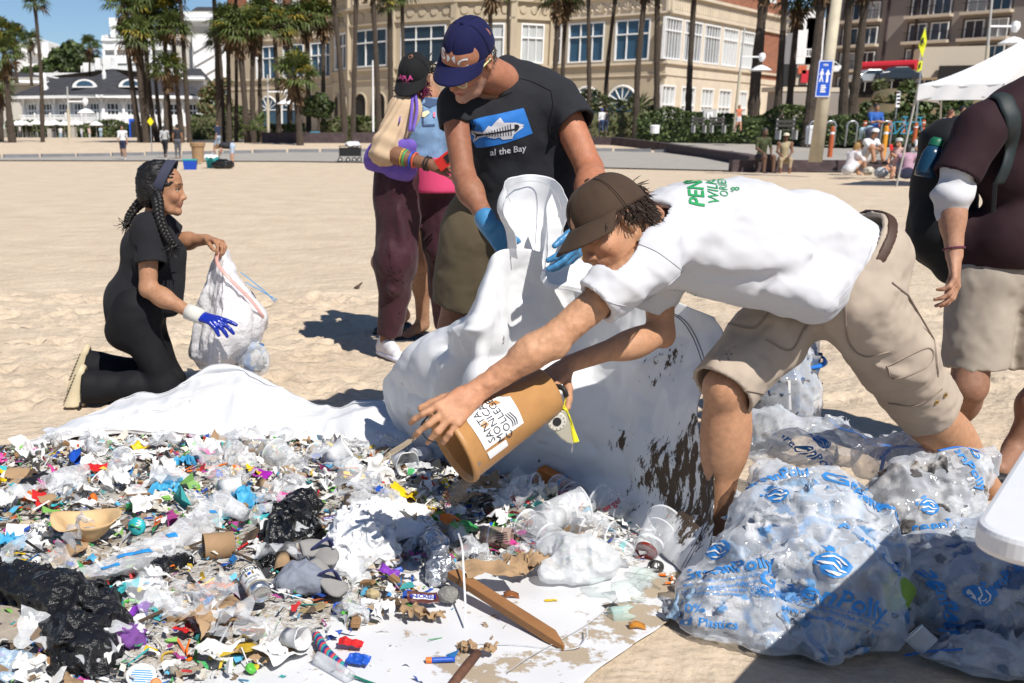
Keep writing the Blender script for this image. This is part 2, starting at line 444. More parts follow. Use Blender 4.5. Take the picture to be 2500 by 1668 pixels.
def sand_mat():
 m,nt,b=_nodes('sand');MT['sand']=m
 tc=nt.nodes.new('ShaderNodeTexCoord').outputs['Object']
 n1=_nz(nt,1.3,5,vec=tc);n2=_nz(nt,900,2,.7,vec=tc);n3=_nz(nt,26,6,.7,vec=tc)
 r1=_ramp(nt,n1 .outputs['Fac'],[(.3,(.56,.45,.33)),(.7,(.66,.545,.41))])
 r2=_ramp(nt,n2 .outputs['Fac'],[(.3,(.62,.6,.58)),(.5,(1,1,1)),(.72,(1.25,1.25,1.25))])
 r3=_ramp(nt,n3 .outputs['Fac'],[(.33,(.84,.82,.8)),(.6,(1.06,1.06,1.06))])
 src=r1 .outputs[0]
 for r in(r2,r3):
  mx=nt.nodes.new('ShaderNodeMix');mx.data_type='RGBA';mx.blend_type='MULTIPLY';mx.inputs[0].default_value=.8
  nt.links.new(src,mx.inputs[6]);nt.links.new(r.outputs[0],mx.inputs[7]);src=mx.outputs[2]
 vo=nt.nodes.new('ShaderNodeTexVoronoi');vo.inputs['Scale'].default_value=24;nt.links.new(tc,vo.inputs['Vector'])
 rv=_ramp(nt,vo.outputs['Distance'],[(.035,(.28,.24,.2)),(.06,(1,1,1))])
 sp=_nz(nt,3.1,3,vec=tc);rs=_ramp(nt,sp.outputs['Fac'],[(.5,(0,0,0)),(.56,(1,1,1))])
 mx=nt.nodes.new('ShaderNodeMix');mx.data_type='RGBA';mx.blend_type='MULTIPLY';nt.links.new(rs.outputs[0],mx.inputs[0])
 nt.links.new(src,mx.inputs[6]);nt.links.new(rv.outputs[0],mx.inputs[7]);nt.links.new(mx.outputs[2],b.inputs['Base Color'])
 b.inputs['Roughness'].default_value=.9;b.inputs['Specular IOR Level'].default_value=.15
 bp=nt.nodes.new('ShaderNodeBump');bp.inputs['Strength'].default_value=.8;bp.inputs['Distance'].default_value=.012
 n4=_nz(nt,3.2,4,.6,vec=tc);bp0=nt.nodes.new('ShaderNodeBump');bp0 .inputs['Strength'].default_value=.55;bp0 .inputs['Distance'].default_value=.12;nt.links.new(n4 .outputs['Fac'],bp0 .inputs['Height']);nt.links.new(bp0 .outputs[0],bp.inputs['Normal'])
 nt.links.new(n3 .outputs['Fac'],bp.inputs['Height'])
 bp2=nt.nodes.new('ShaderNodeBump');bp2 .inputs['Strength'].default_value=.5;bp2 .inputs['Distance'].default_value=.002
 nt.links.new(n2 .outputs['Fac'],bp2 .inputs['Height']);nt.links.new(bp.outputs[0],bp2 .inputs['Normal']);nt.links.new(bp2 .outputs[0],b.inputs['Normal'])
 return m
build_ground()
# ---------------------------------------------------------------- far materials
mat('concrete',(.37,.34,.30),.85,.15,1.5,.3,30)
mat('kerb',(.20,.20,.21),.85,.2,2)
mat('brownwall',(.075,.052,.055),.9,.45,3,.8,8,bdist=.05)
mat('limestone',(.45,.375,.27),.8,.16,.35,detail=6)
mat('limewhite',(.62,.53,.41),.8,.14,.5)
mat('stonejoint',(.42,.36,.27),.9)
mat('whitepaint',(.80,.80,.79),.5,.05,2)
mat('whitewood',(.72,.71,.70),.6,.06,1.0)
mat('siding',(.52,.49,.43),.7,.08,2,stretch=(.2,.2,12))
mat('roofslate',(.048,.048,.055),.85,.35,1.2,.5,20,bdist=.1)
mat('glassdark',(.018,.03,.045),.08,spec=.6)
mat('glassblue',(.03,.075,.13),.06,spec=.7)
mat('curtain',(.45,.47,.47),.7,.3,1.5,stretch=(6,6,.2))
mat('darkopen',(.02,.018,.016),.9)
mat('stucco',(.27,.235,.21),.9,.08,.6)
mat('stuccopale',(.55,.47,.37),.85,.1)
mat('redawning',(.55,.02,.035),.6,.1)
mat('rooftile',(.55,.12,.055),.8,.4,3)
mat('trunk',(.085,.064,.048),.95,.5,5,1.0,14,bdist=.08,stretch=(1,1,2.2))
mat('frond',(.085,.115,.026),.55,.5,.9)
mat('frondyellow',(.30,.24,.03),.6,.4,2)
mat('fronddead',(.16,.095,.045),.8,.4,2)
mat('leafdark',(.045,.068,.02),.6,.5,.8)
mat('leafmid',(.095,.13,.035),.55,.5,.8)
mat('leafolive',(.125,.125,.055),.6,.45,.9)
mat('leafdry',(.17,.11,.05),.7,.4,1)
mat('postgrey',(.45,.44,.42),.6,.1)
mat('postcream',(.52,.46,.34),.7,.15,3)
mat('steel',(.45,.46,.48),.35,metal=.8)
mat('orange',(.45,.10,.03),.6,.15,8)
mat('orangeyellow',(.72,.30,.02),.6,.15,8)
mat('benchslat',(.05,.045,.04),.8)
mat('signblue',(.012,.085,.50),.45)
mat('signwhite',(.82,.82,.82),.5)
mat('signlime',(.62,.66,.02),.5)
mat('signyellow',(.85,.70,.01),.5)
mat('black',(.015,.015,.016),.6)
mat('red',(.55,.02,.02),.55)
mat('tan',(.33,.21,.11),.75,.25,6,.3,20)
def brick_mat():
 m,nt,b=_nodes('brick');MT['brick']=m
 tc=nt.nodes.new('ShaderNodeTexCoord').outputs['Object']
 br=nt.nodes.new('ShaderNodeTexBrick');br.inputs['Scale'].default_value=1.0;br.inputs['Color1'].default_value=(.34,.115,.055,1)
 br.inputs['Color2'].default_value=(.22,.075,.042,1);br.inputs['Mortar'].default_value=(.30,.22,.16,1);br.inputs['Mortar Size'].default_value=.012
 br.inputs['Brick Width'].default_value=.5;br.inputs['Row Height'].default_value=.17;br.inputs['Bias'].default_value=-.1
 mp=nt.nodes.new('ShaderNodeMapping');mp.inputs['Rotation'].default_value=(math.pi/2,0,0);nt.links.new(tc,mp.inputs[0]);nt.links.new(mp.outputs[0],br.inputs['Vector'])
 nt.links.new(br.outputs[0],b.inputs['Base Color']);b.inputs['Roughness'].default_value=.9
 return m
brick_mat()
# ---------------------------------------------------------------- beach path, kerb blocks, walls
def strip(name,A,B,z,m,kind='structure',th=.02):
 mb=MB()
 for i in range(len(A)-1):
  q=[A[i],A[i+1],B[i+1],B[i]]
  mb.add([(x,y,gz(x,y)+z)for x,y in q],[(0,1,2,3)])
 return tag(mb.mk(name,MT[m]),kind=kind)
def xy(u,Y):return((u-CX)/2823.0*Y,Y)
nearE=[xy(-300,59),xy(0,58.5),xy(350,58),xy(700,57),xy(1100,53),xy(1500,47),xy(1800,43.5),xy(2300,41.5),xy(2900,40)]
farE=[xy(-300,62),xy(0,64),xy(350,69),xy(700,72),xy(1100,73),xy(1500,73),xy(1800,70),xy(2300,67),xy(2900,66)]
strip('beach_path',nearE,farE,.05,'concrete')
kerb=th_('kerb','row of grey kerb blocks along the far side of the beach path','kerb',(0,66,0))
i=0
for k in range(len(farE)-3):
 (x0,y0),(x1,y1)=farE[k],farE[k+1];L=math.hypot(x1-x0,y1-y0);n=max(1,int(L/1.9));d=A3(x1-x0,y1-y0,0)/L
 for j in range(n):
  c=A3(x0,y0,0)+d*(L*(j+.5)/n);zz=gz(c[0],c[1])
  mb=MB();mb.ob((c[0],c[1]+.1,zz+.14),d*(L/n*.46),A3(-d[1],d[0],0)*.09,(0,0,.10));mb.mk('kerb_block',MT['kerb'],kerb);i+=1
def wall_path(name,pts,h,th,m,label,zs=None):
 mb=MB();P=[np.asarray(p,float)for p in pts]
 for a,b in zip(P[:-1],P[1:]):
  d=un(b-a);n=A3(-d[1],d[0],0)*th/2;za=gz(*a[:2])if zs is None else zs;zb=gz(*b[:2])if zs is None else zs
  V=[a-n,b-n,b+n,a+n];Z0=[za-.3,zb-.3,zb-.3,za-.3];Z1=[za+h,zb+h,zb+h,za+h]
  mb.add([(v[0],v[1],z)for v,z in zip(V,Z0)]+[(v[0],v[1],z)for v,z in zip(V,Z1)],[(0,3,2,1),(4,5,6,7),(0,1,5,4),(1,2,6,5),(2,3,7,6),(3,0,4,7)])
 o=mb.mk(name,MT[m]);return tag(o,label,'wall')
def x3(u,Y):return A3((u-CX)/2823.0*Y,Y,0)
wall_path('low_wall',[x3(1340,82),x3(1500,80),x3(1620,74),x3(1740,62),x3(1815,52),x3(1850,46)],.52,.5,'brownwall','dark purple-brown low wall curving down from the hotel hedge to the seated couple')
wall_path('low_wall',[x3(1790,43.2),x3(2060,43),x3(2330,42.5),x3(2500,42)],.44,.5,'brownwall','dark brown seat wall under the seated couple and the sign pole')
wall_path('low_wall',[x3(640,84),x3(845,84)],.75,.4,'brownwall','dark brown planter wall behind the young fan palm')
wall_path('low_wall',[x3(862,84),x3(1010,84)],.75,.4,'brownwall','dark brown planter wall right of the wagon')
strip('promenade',[xy(500,98),xy(1000,96),xy(1480,84),xy(1760,66),xy(1880,48),xy(2300,46),xy(2900,45)],[xy(500,106),xy(1000,104),xy(1480,92),xy(1900,84),xy(2200,80),xy(2600,80),xy(2900,80)],.03,'concrete')
# ---------------------------------------------------------------- foliage helpers
def _quads(mb,P,A_,B_,mi):
 b=len(mb.V);n=len(P);V=np.stack([P-A_,P+B_,P+A_,P-B_],1).reshape(-1,3)
 mb.V.extend(map(tuple,V.tolist()));mb.F.extend((b+np.arange(4*n).reshape(-1,4)).tolist());mb.I.extend([int(q)for q in mi])
def _un(a):return a/(np.linalg.norm(a,axis=-1,keepdims=True)+1e-9)
def lfc(mb,lobes,n,size,seed,mi=(0,),flat=.0,shell=.55):
 rs=np.random.RandomState(seed);w_=np.array([np.prod(r)for _,r in lobes])**(2/3);w_/=w_.sum()
 k=rs.choice(len(lobes),n,p=w_);C=np.array([c for c,r in lobes])[k];R=np.array([r for c,r in lobes])[k]
 d=_un(rs.normal(size=(n,3)));P=C+d*R*rs.uniform(shell,1.05,(n,1))
 a=_un(rs.normal(size=(n,3)));b=_un(np.cross(a,d+.6*rs.normal(size=(n,3))));s=size*rs.uniform(.6,1.4,(n,1))
 _quads(mb,P,a*s,b*s*.55,np.array(mi)[rs.randint(len(mi),size=n)])
 return mb
def tree(name,label,base,lobes,trunk_r,limbs,n,size,mats_,seed,group=None,core=None):
 t=th_(name,label,'tree',tuple(base),0,group)
 mb=MB();base=np.asarray(base,float)
 fork=base+A3(0,0,limbs)
 mb.tube([base-A3(0,0,.3),base+A3(.05,0,limbs*.5),fork],[trunk_r*1.25,trunk_r,trunk_r*.85],8)
 for c,r in lobes:
  c=np.asarray(c,float);mb.tube([fork-A3(0,0,.05),(fork+c)/2+A3(0,0,-.2*r[2]),c],[trunk_r*.6,trunk_r*.35,trunk_r*.12],5)
 mb.mk('trunk',MT['trunk'],t)
 mb=MB();lfc(mb,lobes,n,size,seed,tuple(range(len(mats_))));mb.mk('crown',[MT[q]for q in mats_],t)
 return t
def hedge(name,label,a,b,h,th,n,size,mats_,seed,z0=None,top=.25):
 a=np.asarray(a,float);b=np.asarray(b,float);d=b-a;L=np.linalg.norm(d[:2]);d=d/L;nn=A3(-d[1],d[0],0)
 rs=np.random.RandomState(seed);mb=MB()
 za=(gz(a[0],a[1])if z0 is None else z0)
 T=rs.uniform(0,L,n);hh=h*(1+top*vnoise(np.stack([T*.5,0*T+seed,0*T],1),seed));zz=hh*(1-rs.uniform(0,1,n)**1.7)
 off=th/2*(1-(zz/hh)**3*.5)*np.where(rs.rand(n)<.8,-1,1)*rs.uniform(.5,1.1,n)
 P=a+d*T[:,None]+nn*off[:,None];P[:,2]=za+zz
 A_=_un(rs.normal(size=(n,3)));B_=_un(np.cross(A_,rs.normal(size=(n,3))));s_=size*rs.uniform(.6,1.4,(n,1))
 _quads(mb,P,A_*s_,B_*s_*.5,rs.randint(len(mats_),size=n))
 c=(a+b)/2;mb.ob((c[0],c[1],za+h*.38),d*L/2,nn*th*.38,(0,0,h*.42),0)
 return tag(mb.mk(name,[MT[q]for q in mats_]),label,'hedge')
 # ================================================================ palms
def palm_crown(seed,nleaf=34,R=1.35):
 rs=np.random.RandomState(seed);mb=MB()
 for i in range(nleaf):
  az=i*2.399+rs.uniform(-.2,.2);el=math.radians(rs.uniform(-42,78));dead=el<math.radians(-25)
  d=A3(math.cos(az)*math.cos(el),math.sin(az)*math.cos(el),math.sin(el));pet=R*rs.uniform(.42,.6)
  p0=A3(0,0,rs.uniform(-.2,.1));p1=p0+d*pet;side=un(np.cross(d,(0,0,1.001)));nrm=np.cross(side,d)
  mi=2 if dead else(1 if rs.rand()<.10 else 0)
  mb.add([p0-side*.025,p0+side*.025,p1+side*.015,p1-side*.015],[(0,1,2,3)],mi)
  for k in range(13):
   a=math.radians(-105+210*k/12);L=R*rs.uniform(.62,.8)*(1-.25*abs(k-6)/6)
   dd=un(d*math.cos(a)+side*math.sin(a)+nrm*rs.uniform(-.12,.2));droop=A3(0,0,-.28*L*rs.uniform(.6,1.5))
   q=np.cross(dd,nrm)*.055;m1=p1+dd*L*.55+nrm*.05;e=p1+dd*L+droop
   mb.add([p1,m1-q,e,m1+q],[(0,1,2,3)],mi)
 return mb
def palm_skirt(seed,R=.62,n=60):
 rs=np.random.RandomState(seed);mb=MB()
 for i in range(n):
  az=rs.uniform(0,6.28);z0=-rs.uniform(0,1.1);d=A3(math.cos(az),math.sin(az),0);s_=A3(-d[1],d[0],0)
  p=d*.2+A3(0,0,z0);q=d*R*rs.uniform(.45,1)+A3(0,0,z0-rs.uniform(.3,.9));w_=rs.uniform(.04,.13)
  mb.add([p-s_*.03,p+s_*.03,q+s_*w_,q-s_*w_],[(0,1,2,3)])
 return mb
CROWN=[palm_crown(s_)for s_ in(1,2,3,4)];SKIRT=[palm_skirt(s_)for s_ in(5,6)]
CM=[c.mk('crown',[MT['frond'],MT['frondyellow'],MT['fronddead']],world=False)for c in CROWN]
SM_=[c.mk('dead_fronds',MT['fronddead'],world=False)for c in SKIRT]
CMd=[o.data for o in CM];SMd=[o.data for o in SM_]
for o in CM+SM_:bpy.data.objects.remove(o)
# base pixel, bend pixel, top pixel (crown centre, or where the trunk leaves the frame), trunk px, crown scale (0: crown above the frame), distance
PALMS=[(30,343,20,250,13,130,13,1.15,88),(104,333,100,180,85,8,8,.8,92),(76,185,75,140,74,96,4.5,1.3,190),(40,180,38,140,36,92,5,1.6,190),(10,170,8,120,6,78,5,1.6,190),(219,180,219,145,219,112,4,1.35,190),(2,330,2,260,-6,205,10,1.1,95),(345,351,328,250,299,12,12,1.15,88),(358,352,345,230,330,82,12,1.15,87),(368,351,352,220,337,-8,11,1.2,90),(384,349,365,230,350,22,10,1.15,91),(393,330,380,200,371,62,7,.95,93),(408,349,404,250,408,165,9,1.0,86),(420,349,408,220,400,34,10,1.3,90),(445,351,432,210,421,72,10,1.1,88),(463,348,450,150,437,-60,9,1,88),(536,345,530,160,520,-60,10,1,88),(560,349,558,200,556,58,10,1.15,88),(605,352,595,220,582,66,12,1.2,86),(619,352,616,220,618,70,11,1.15,87),(640,349,634,200,640,34,9,1.1,90),(577,345,577,160,575,-60,7,1,92),(545,330,541,200,535,95,8,.9,93),(682,345,676,200,670,70,9,1.1,90),(708,340,706,200,699,45,10,1.2,92),(733,354,727,270,720,188,13,1.25,80),(754,340,752,200,748,38,9,1.15,93),(790,340,789,200,788,44,9,1.1,94),(843,351,832,180,808,-60,11,1,84),(861,346,865,180,871,-60,10,1,86),(926,345,920,180,907,-60,11,1,88),(955,345,953,160,951,6,11,.95,90),(985,345,984,160,981,-30,8,1,92),(1197,340,1197,180,1197,-30,10,1.1,88),(1239,340,1240,180,1241,-60,7,1,92),(1352,330,1356,150,1366,-10,11,1.15,88),(1376,330,1374,180,1383,-12,9,1.1,90),(1439,330,1438,160,1436,-60,9,1,88),(1480,325,1482,180,1509,-60,9,1,90),(1552,320,1558,160,1579,-60,12,1,86),(1603,310,1604,160,1605,-60,12,1,87),(1679,316,1685,160,1698,-60,12,1,86),(1838,306,1848,160,1872,-60,21,1,80),(1897,302,1906,160,1921,-60,14,1,84),(1924,297,1935,160,1950,0,13,1.2,86),(1976,306,1990,160,2013,-60,20,1,76),(2008,300,2015,160,2030,-60,13,1,84),(2057,294,2064,160,2079,-60,16,1,80),(2075,296,2095,160,2118,-60,17,1,80)]
ORD=('first second third fourth fifth sixth seventh eighth ninth tenth eleventh twelfth thirteenth fourteenth fifteenth sixteenth seventeenth eighteenth nineteenth twentieth').split()
TENS={20:'twenty',30:'thirty',40:'forty'}
def ordinal(n):
 if n<=20:return ORD[n-1]
 if n in(30,40):return{30:'thirtieth',40:'fortieth'}[n]
 return TENS[n//10*10]+'-'+ORD[n%10-1]
rs=np.random.RandomState(11)
for i,(ub,vb,um,vm,ut,vt,wp,cs,Y)in enumerate(sorted(PALMS)):
 base=at(ub,vb,Y);mid=at(um,vm,Y);top=at(ut,vt,Y);r=wp/2823*Y/2*1.35
 lab=('fan palm with a green crown' if vt>-15 else 'tall bare palm trunk')+f', {ordinal(i + 1)} palm counted from the left'
 t=th_('fan_palm',lab,'palm tree',tuple(base),0,'fan palms along the promenade')
 P=spl([base-A3(0,0,1.5),base,mid,top],26);mb=MB();n=9;k=len(P)
 rr=[r*(1.35-.55*min(1,j/k*1.4))*(1+.12*rs.uniform(-1,1))for j in range(k)]
 mb.tube(P,rr,n);o=mb.mk('trunk',MT['trunk'],t,smooth=False)
 c=bpy.data.objects.new('crown',CMd[i%4]);link(c,t);c.location=tuple(top-base);c.rotation_euler=(rs.uniform(-.15,.15),rs.uniform(-.15,.15),rs.uniform(0,6));sc_=cs*1.12*(1 if vt>-15 else 1.1);c.scale=(sc_,)*3
 if i%3==0 or cs>1.1:
  s_=bpy.data.objects.new('dead_fronds',SMd[i%2]);link(s_,t);s_.location=tuple(top-base);s_.rotation_euler[2]=rs.uniform(0,6);s_.scale=(sc_*.9,)*3
  # ================================================================ brick and limestone hotel
class Facade:
 """a wall plane: s metres along d from origin O, z up, n towards the outside"""
 def __init__(f,O,d):f.O=np.asarray(O,float);f.d=un(d);f.n=un(np.cross(f.d,(0,0,1)));
 def p(f,s,z,out=0):return f.O+f.d*s+f.n*out+A3(0,0,z)
 def px(f,u,v):
  r=ray(u,v);k=((f.O-A3(0,0,HCAM))@A3(*f.n))/(r@f.n)if abs(r@f.n)>1e-9 else 0
  o=A3(0,0,HCAM);k=((f.O-o)@f.n)/(r@f.n);q=o+r*k;return(q-f.O)@f.d,q[2]
 def rect(f,mb,s0,s1,z0,z1,o0,o1,m=None):
  c=f.p((s0+s1)/2,(z0+z1)/2,(o0+o1)/2);mb.ob(c,f.d*abs(s1-s0)/2,f.n*abs(o1-o0)/2,(0,0,abs(z1-z0)/2),m);return mb
def win(f,parent,s0,s1,z0,z1,nv,zh=(),frame='whitepaint',pane='glassdark',fw=.16,mw=.09,deep=.25,name='window'):
 if s1<s0:s0,s1=s1,s0
 mb=MB()
 for a,b in((s0,s0+fw),(s1-fw,s1)):f.rect(mb,a,b,z0,z1,-deep,.06)
 for a,b in((z0,z0+fw),(z1-fw,z1)):f.rect(mb,s0+fw,s1-fw,a,b,-deep,.058)
 for i in range(1,nv):c=s0+(s1-s0)*i/nv;f.rect(mb,c-mw/2,c+mw/2,z0+fw,z1-fw,-deep+.02,-.02)
 for z in zh:f.rect(mb,s0+fw,s1-fw,z-mw*.8,z+mw*.8,-deep+.03,.02)
 o=mb.mk(name,MT[frame],parent)
 mb=MB();mb.add([f.p(s0+.02,z0+.02,-deep+.05),f.p(s1-.02,z0+.02,-deep+.05),f.p(s1-.02,z1-.02,-deep+.05),f.p(s0+.02,z1-.02,-deep+.05)],[(0,1,2,3)])
 mb.mk('pane',MT[pane],o);return o
def wwh(mb,f,s0,s1,z0,z1,holes,m=None):
 """flat wall s0..s1, z0..z1 tiled round rectangular openings, with reveals"""
 if s1<s0:s0,s1=s1,s0
 H=[(max(min(a,b),s0),min(max(a,b),s1),max(c,z0),min(d,z1))for a,b,c,d in holes]
 S=sorted({s0,s1,*[h[0]for h in H],*[h[1]for h in H]});Z=sorted({z0,z1,*[h[2]for h in H],*[h[3]for h in H]})
 for a,b in zip(S[:-1],S[1:]):
  for c,d in zip(Z[:-1],Z[1:]):
   ms,mz=(a+b)/2,(c+d)/2
   if any(h[0]<ms<h[1]and h[2]<mz<h[3]for h in H)or b-a<1e-6 or d-c<1e-6:continue
   mb.add([f.p(a,c),f.p(b,c),f.p(b,d),f.p(a,d)],[(0,1,2,3)],m)
 for a,b,c,d in H:
  for(p,q)in(((a,c),(b,c)),((b,c),(b,d)),((b,d),(a,d)),((a,d),(a,c))):
   mb.add([f.p(*p),f.p(*q),f.p(*q,-.35),f.p(*p,-.35)],[(0,1,2,3)],m)
C0=x3(1613,125);dR=un((.63,.776,0));dL=un((-.776,.63,0))
hot=th_('brick_hotel','large red brick hotel on a cream limestone base with tall windows and a bowed middle','building',tuple(C0))
fR=Facade(C0,dR);fR.n=un(A3(.776,-.63,0));fL=Facade(C0,dL);fL.n=un(A3(-.63,-.776,0))
Z=dict(low0=2.6,low1=6.6,band=8.3,mid0=9.2,mid1=13.4,fr0=14.0,fr1=15.6,top=30)
sEnd=fR.px(1905,200)[0];sBrick=fR.px(1838,200)[0]
mb=MB();mbB=MB();holes=[];wins=[]
sw=[fR.px(u,130)[0]for u in(1619,1661,1667,1711,1716,1756,1762,1799,1805,1839)]
for k in range(5):wins.append((sw[2*k],sw[2*k+1],Z['mid0'],Z['mid1'],6,(12.1,),'glassdark' if k<3 else 'curtain'))
sl2=[fR.px(u,240)[0]for u in(1612,1647,1660,1696,1709,1741,1752,1784,1802,1823)]
for k in range(5):wins.append((sl2[2*k]+.3,sl2[2*k+1],Z['low0'],Z['low1'],3,(4.6,),'curtain'))
wwh(mb,fR,0,sBrick,0,Z['fr0'],[w_[:4]for w_ in wins]);wwh(mb,fR,sBrick,sEnd,0,8.2,[])
for w_ in wins:win(fR,hot,*w_[:5],w_[5],pane=w_[6])
slim=[]
for u0,u1 in((1625,1633),(1641,1649),(1660,1668),(1677,1686),(1710,1719),(1725,1734),(1740,1749),(1755,1764),(1779,1787),(1788,1798),(1811,1821),(1825,1834),(1838,1846),(1850,1858),(1875,1883),(1886,1893)):
 slim.append((fR.px(u0,20)[0],fR.px(u1,20)[0],17.2,21.0))
wwh(mbB,fR,0,sEnd,Z['fr1'],Z['top'],slim);wwh(mbB,fR,sBrick,sEnd,8.2,Z['fr0'],[])
for a,b,c,d in slim:win(fR,hot,a,b,c,d,1,(),fw=.1,pane='curtain',deep=.3)
mb.mk('stone_wall',MT['limewhite'],hot);mbB.mk('brick_wall',MT['brick'],hot)
# left front: stone base, brick above
sL=fL.px(560,200)[0];bow0,bow1=14.0,44.5
wins=[]
for u0,u1 in((1292,1370),(1386,1474),(1500,1585)):wins.append((fL.px(u0,120)[0],fL.px(u1,120)[0],Z['mid0'],Z['mid1'],3,(11.9,),'glassblue'))
for u0,u1 in((758,814),(690,742),(625,674)):wins.append((fL.px(u0,160)[0],fL.px(u1,160)[0],Z['mid0']-.5,Z['mid1']-.2,3,(11.6,),'glassblue'))
ups=[]
for u in(612,645,680,722,773,796,1318,1345,1440,1470,1520):ups.append((fL.px(u-8,12)[0],fL.px(u+9,12)[0],17.0,20.2))
for a0,a1 in((0,bow0),(bow1,sL)):
 mb=MB();mbB=MB()
 wwh(mb,fL,a0,a1,0,Z['fr0'],[w_[:4]for w_ in wins if a0-1<(w_[0]+w_[1])/2<a1+1])
 wwh(mbB,fL,a0,a1,Z['fr1'],Z['top'],[w_ for w_ in ups if a0<(w_[0]+w_[1])/2<a1]);mb.mk('stone_wall',MT['limestone'],hot);mbB.mk('brick_wall',MT['brick'],hot)
for w_ in wins:win(fL,hot,*w_[:5],w_[5],pane=w_[6])
for a,b,c,d in ups:win(fL,hot,a,b,c,d,2,((c+d)/2,),fw=.14,pane='glassblue')
def arch(f,s,z0,w_,h,pane='glassblue',name='arched_window',out=.0):
 n=10;r=w_/2;pts=[(s-r,z0),(s+r,z0)]+[(s+r*math.cos(math.pi*k/n),z0+h-r+r*math.sin(math.pi*k/n))for k in range(n+1)]
 m_=MB();m_.add([f.p(a,b,.03+out)for a,b in pts],[tuple(range(len(pts)))]);o=m_.mk(name,MT[pane],hot)
 m_=MB()
 arc=[f.p(s+(r+.1)*math.cos(math.pi*k/n),z0+h-r+(r+.1)*math.sin(math.pi*k/n),.08+out)for k in range(n+1)]
 m_.tube([f.p(s+r+.1,z0,.08+out)]+arc+[f.p(s-r-.1,z0,.08+out)],.13,5)
 if pane=='glassblue':
  for k in range(1,6):a=math.pi*k/6;m_.tube([f.p(s,z0+h-r,.08+out),f.p(s+r*math.cos(a),z0+h-r+r*math.sin(a),.08+out)],.06,4)
  m_.tube([f.p(s-r,z0+h-r,.08+out),f.p(s+r,z0+h-r,.08+out)],.07,4)
 m_.mk('arch_frame',MT['whitepaint' if pane=='glassblue' else 'limestone'],o)
for u in(1432,1520,655,712):arch(fL,fL.px(u,230)[0],2.2,3.4,4.3)
# cornices, frieze and shell ornaments
for f,s0,s1 in((fR,-.3,sEnd),(fL,-.3,bow0),(fL,bow1,sL)):
 mb=MB();f.rect(mb,s0,s1,Z['fr0'],Z['fr1'],-.3,.02);f.rect(mb,s0,s1,Z['fr1'],Z['fr1']+.3,-.3,.45);f.rect(mb,s0,s1,Z['fr0']-.22,Z['fr0'],-.2,.3)
 f.rect(mb,s0,s1,8.75,9.0,-.2,.28);f.rect(mb,s0,s1,7.6,7.75,-.2,.12);mb.mk('cornice',MT['limewhite'],hot)
rs=np.random.RandomState(2);mb=MB()
for k in range(64):f_s=k*.62;fR.rect(mb,f_s,f_s+.26,14.25,15.35,.02,.10)
for s_ in list(np.arange(1.5,bow0-1,1.6))+list(np.arange(bow1+1,sL-1,1.6)):
 for q in range(5):a=math.pi*(q+.5)/5;mb.tube([fL.p(s_,14.3,.06),fL.p(s_+.6*math.cos(a),14.3+.85*math.sin(a),.16)],[.05,.16],5)
tag(mb.mk('frieze_ornament',MT['limewhite'],hot),kind='stuff')
# bowed middle
cB=(bow0+bow1)/2;ra,rb=(bow1-bow0)/2,9.5;pts=[]
for k in range(7):a=math.pi*k/6;pts.append(fL.p(cB-ra*math.cos(a),0,rb*math.sin(a)))
mbw=MB();mbc=MB();mbl=MB()
for k in range(6):
 a_,b_=pts[k],pts[k+1];d=un(b_-a_);L=np.linalg.norm(b_-a_);f=Facade(a_,d);f.n=un(A3(-d[1],d[0],0));mid_=(a_+b_)/2
 if f.n@(mid_-fL.p(cB,0,0))<0:f.n=-f.n
 hole=(1.0,L-1.0,Z['mid0'],Z['mid1']);wwh(mbw,f,0,L,0,Z['fr1'],[hole])
 win(f,hot,*hole,3,(11.9,),pane='glassdark' if k in(2,3,4)else 'curtain')
 for sx in(L*.28,L*.72):arch(f,sx,1.6,1.9,4.6,'darkopen','arched_opening')
 f.rect(mbc,-.1,L+.1,Z['fr1'],Z['fr1']+.3,-.3,.45);f.rect(mbc,-.1,L+.1,Z['fr0']-.22,Z['fr0'],-.2,.3);f.rect(mbc,0,L,8.75,9.0,-.2,.28);f.rect(mbc,0,L,7.6,7.75,-.2,.15)
 for q in np.arange(1,L-.5,1.5):mbc.lt([(.5,0),(.42,.1)],f.p(q,14.8,.03),f.n,10,cap=(False,True))
 f.rect(mbc,-.35,.35,Z['mid0']-1.4,Z['fr1']+2.0,-.2,.3)
 z0,z1=Z['fr1']+.3,Z['fr1']+1.6;f.rect(mbc,0,L,z1,z1+.25,-.2,.15);f.rect(mbc,0,L,z0,z0+.2,-.15,.1)
 n=int(L/.62)
 for q in range(n):
  x0_,x1_=.4+(L-.8)*q/n,.4+(L-.8)*(q+1)/n
  for(p_,r_)in(((x0_,z0+.2),(x1_,z1)),((x1_,z0+.2),(x0_,z1))):mbl.tube([f.p(*p_,0),f.p(*r_,0)],.085,4,cap=False)
mbw.mk('bow_wall',MT['limestone'],hot);mbc.mk('bow_cornice',MT['limestone'],hot);tag(mbl.mk('lattice_balustrade',MT['limestone'],hot),kind='stuff')
mb=MB();mb.add([q+A3(0,0,Z['fr1']+.25)for q in pts],[tuple(range(len(pts)))]);mb.mk('terrace',MT['limestone'],hot)
fU=Facade(fL.p(0,0,-6),dL);fU.n=fL.n;mb=MB();mbw=[]
for u in np.linspace(940,1290,12):mbw.append((fU.px(u-7,8)[0],fU.px(u+7,8)[0],16.8,20.0))
wwh(mb,fU,bow0-1,bow1+3,Z['fr1'],Z['top'],mbw);mb.mk('brick_wall',MT['brick'],hot)
for a,b,c,d in mbw:win(fU,hot,a,b,c,d,2,((c+d)/2,),fw=.14,pane='glassblue')
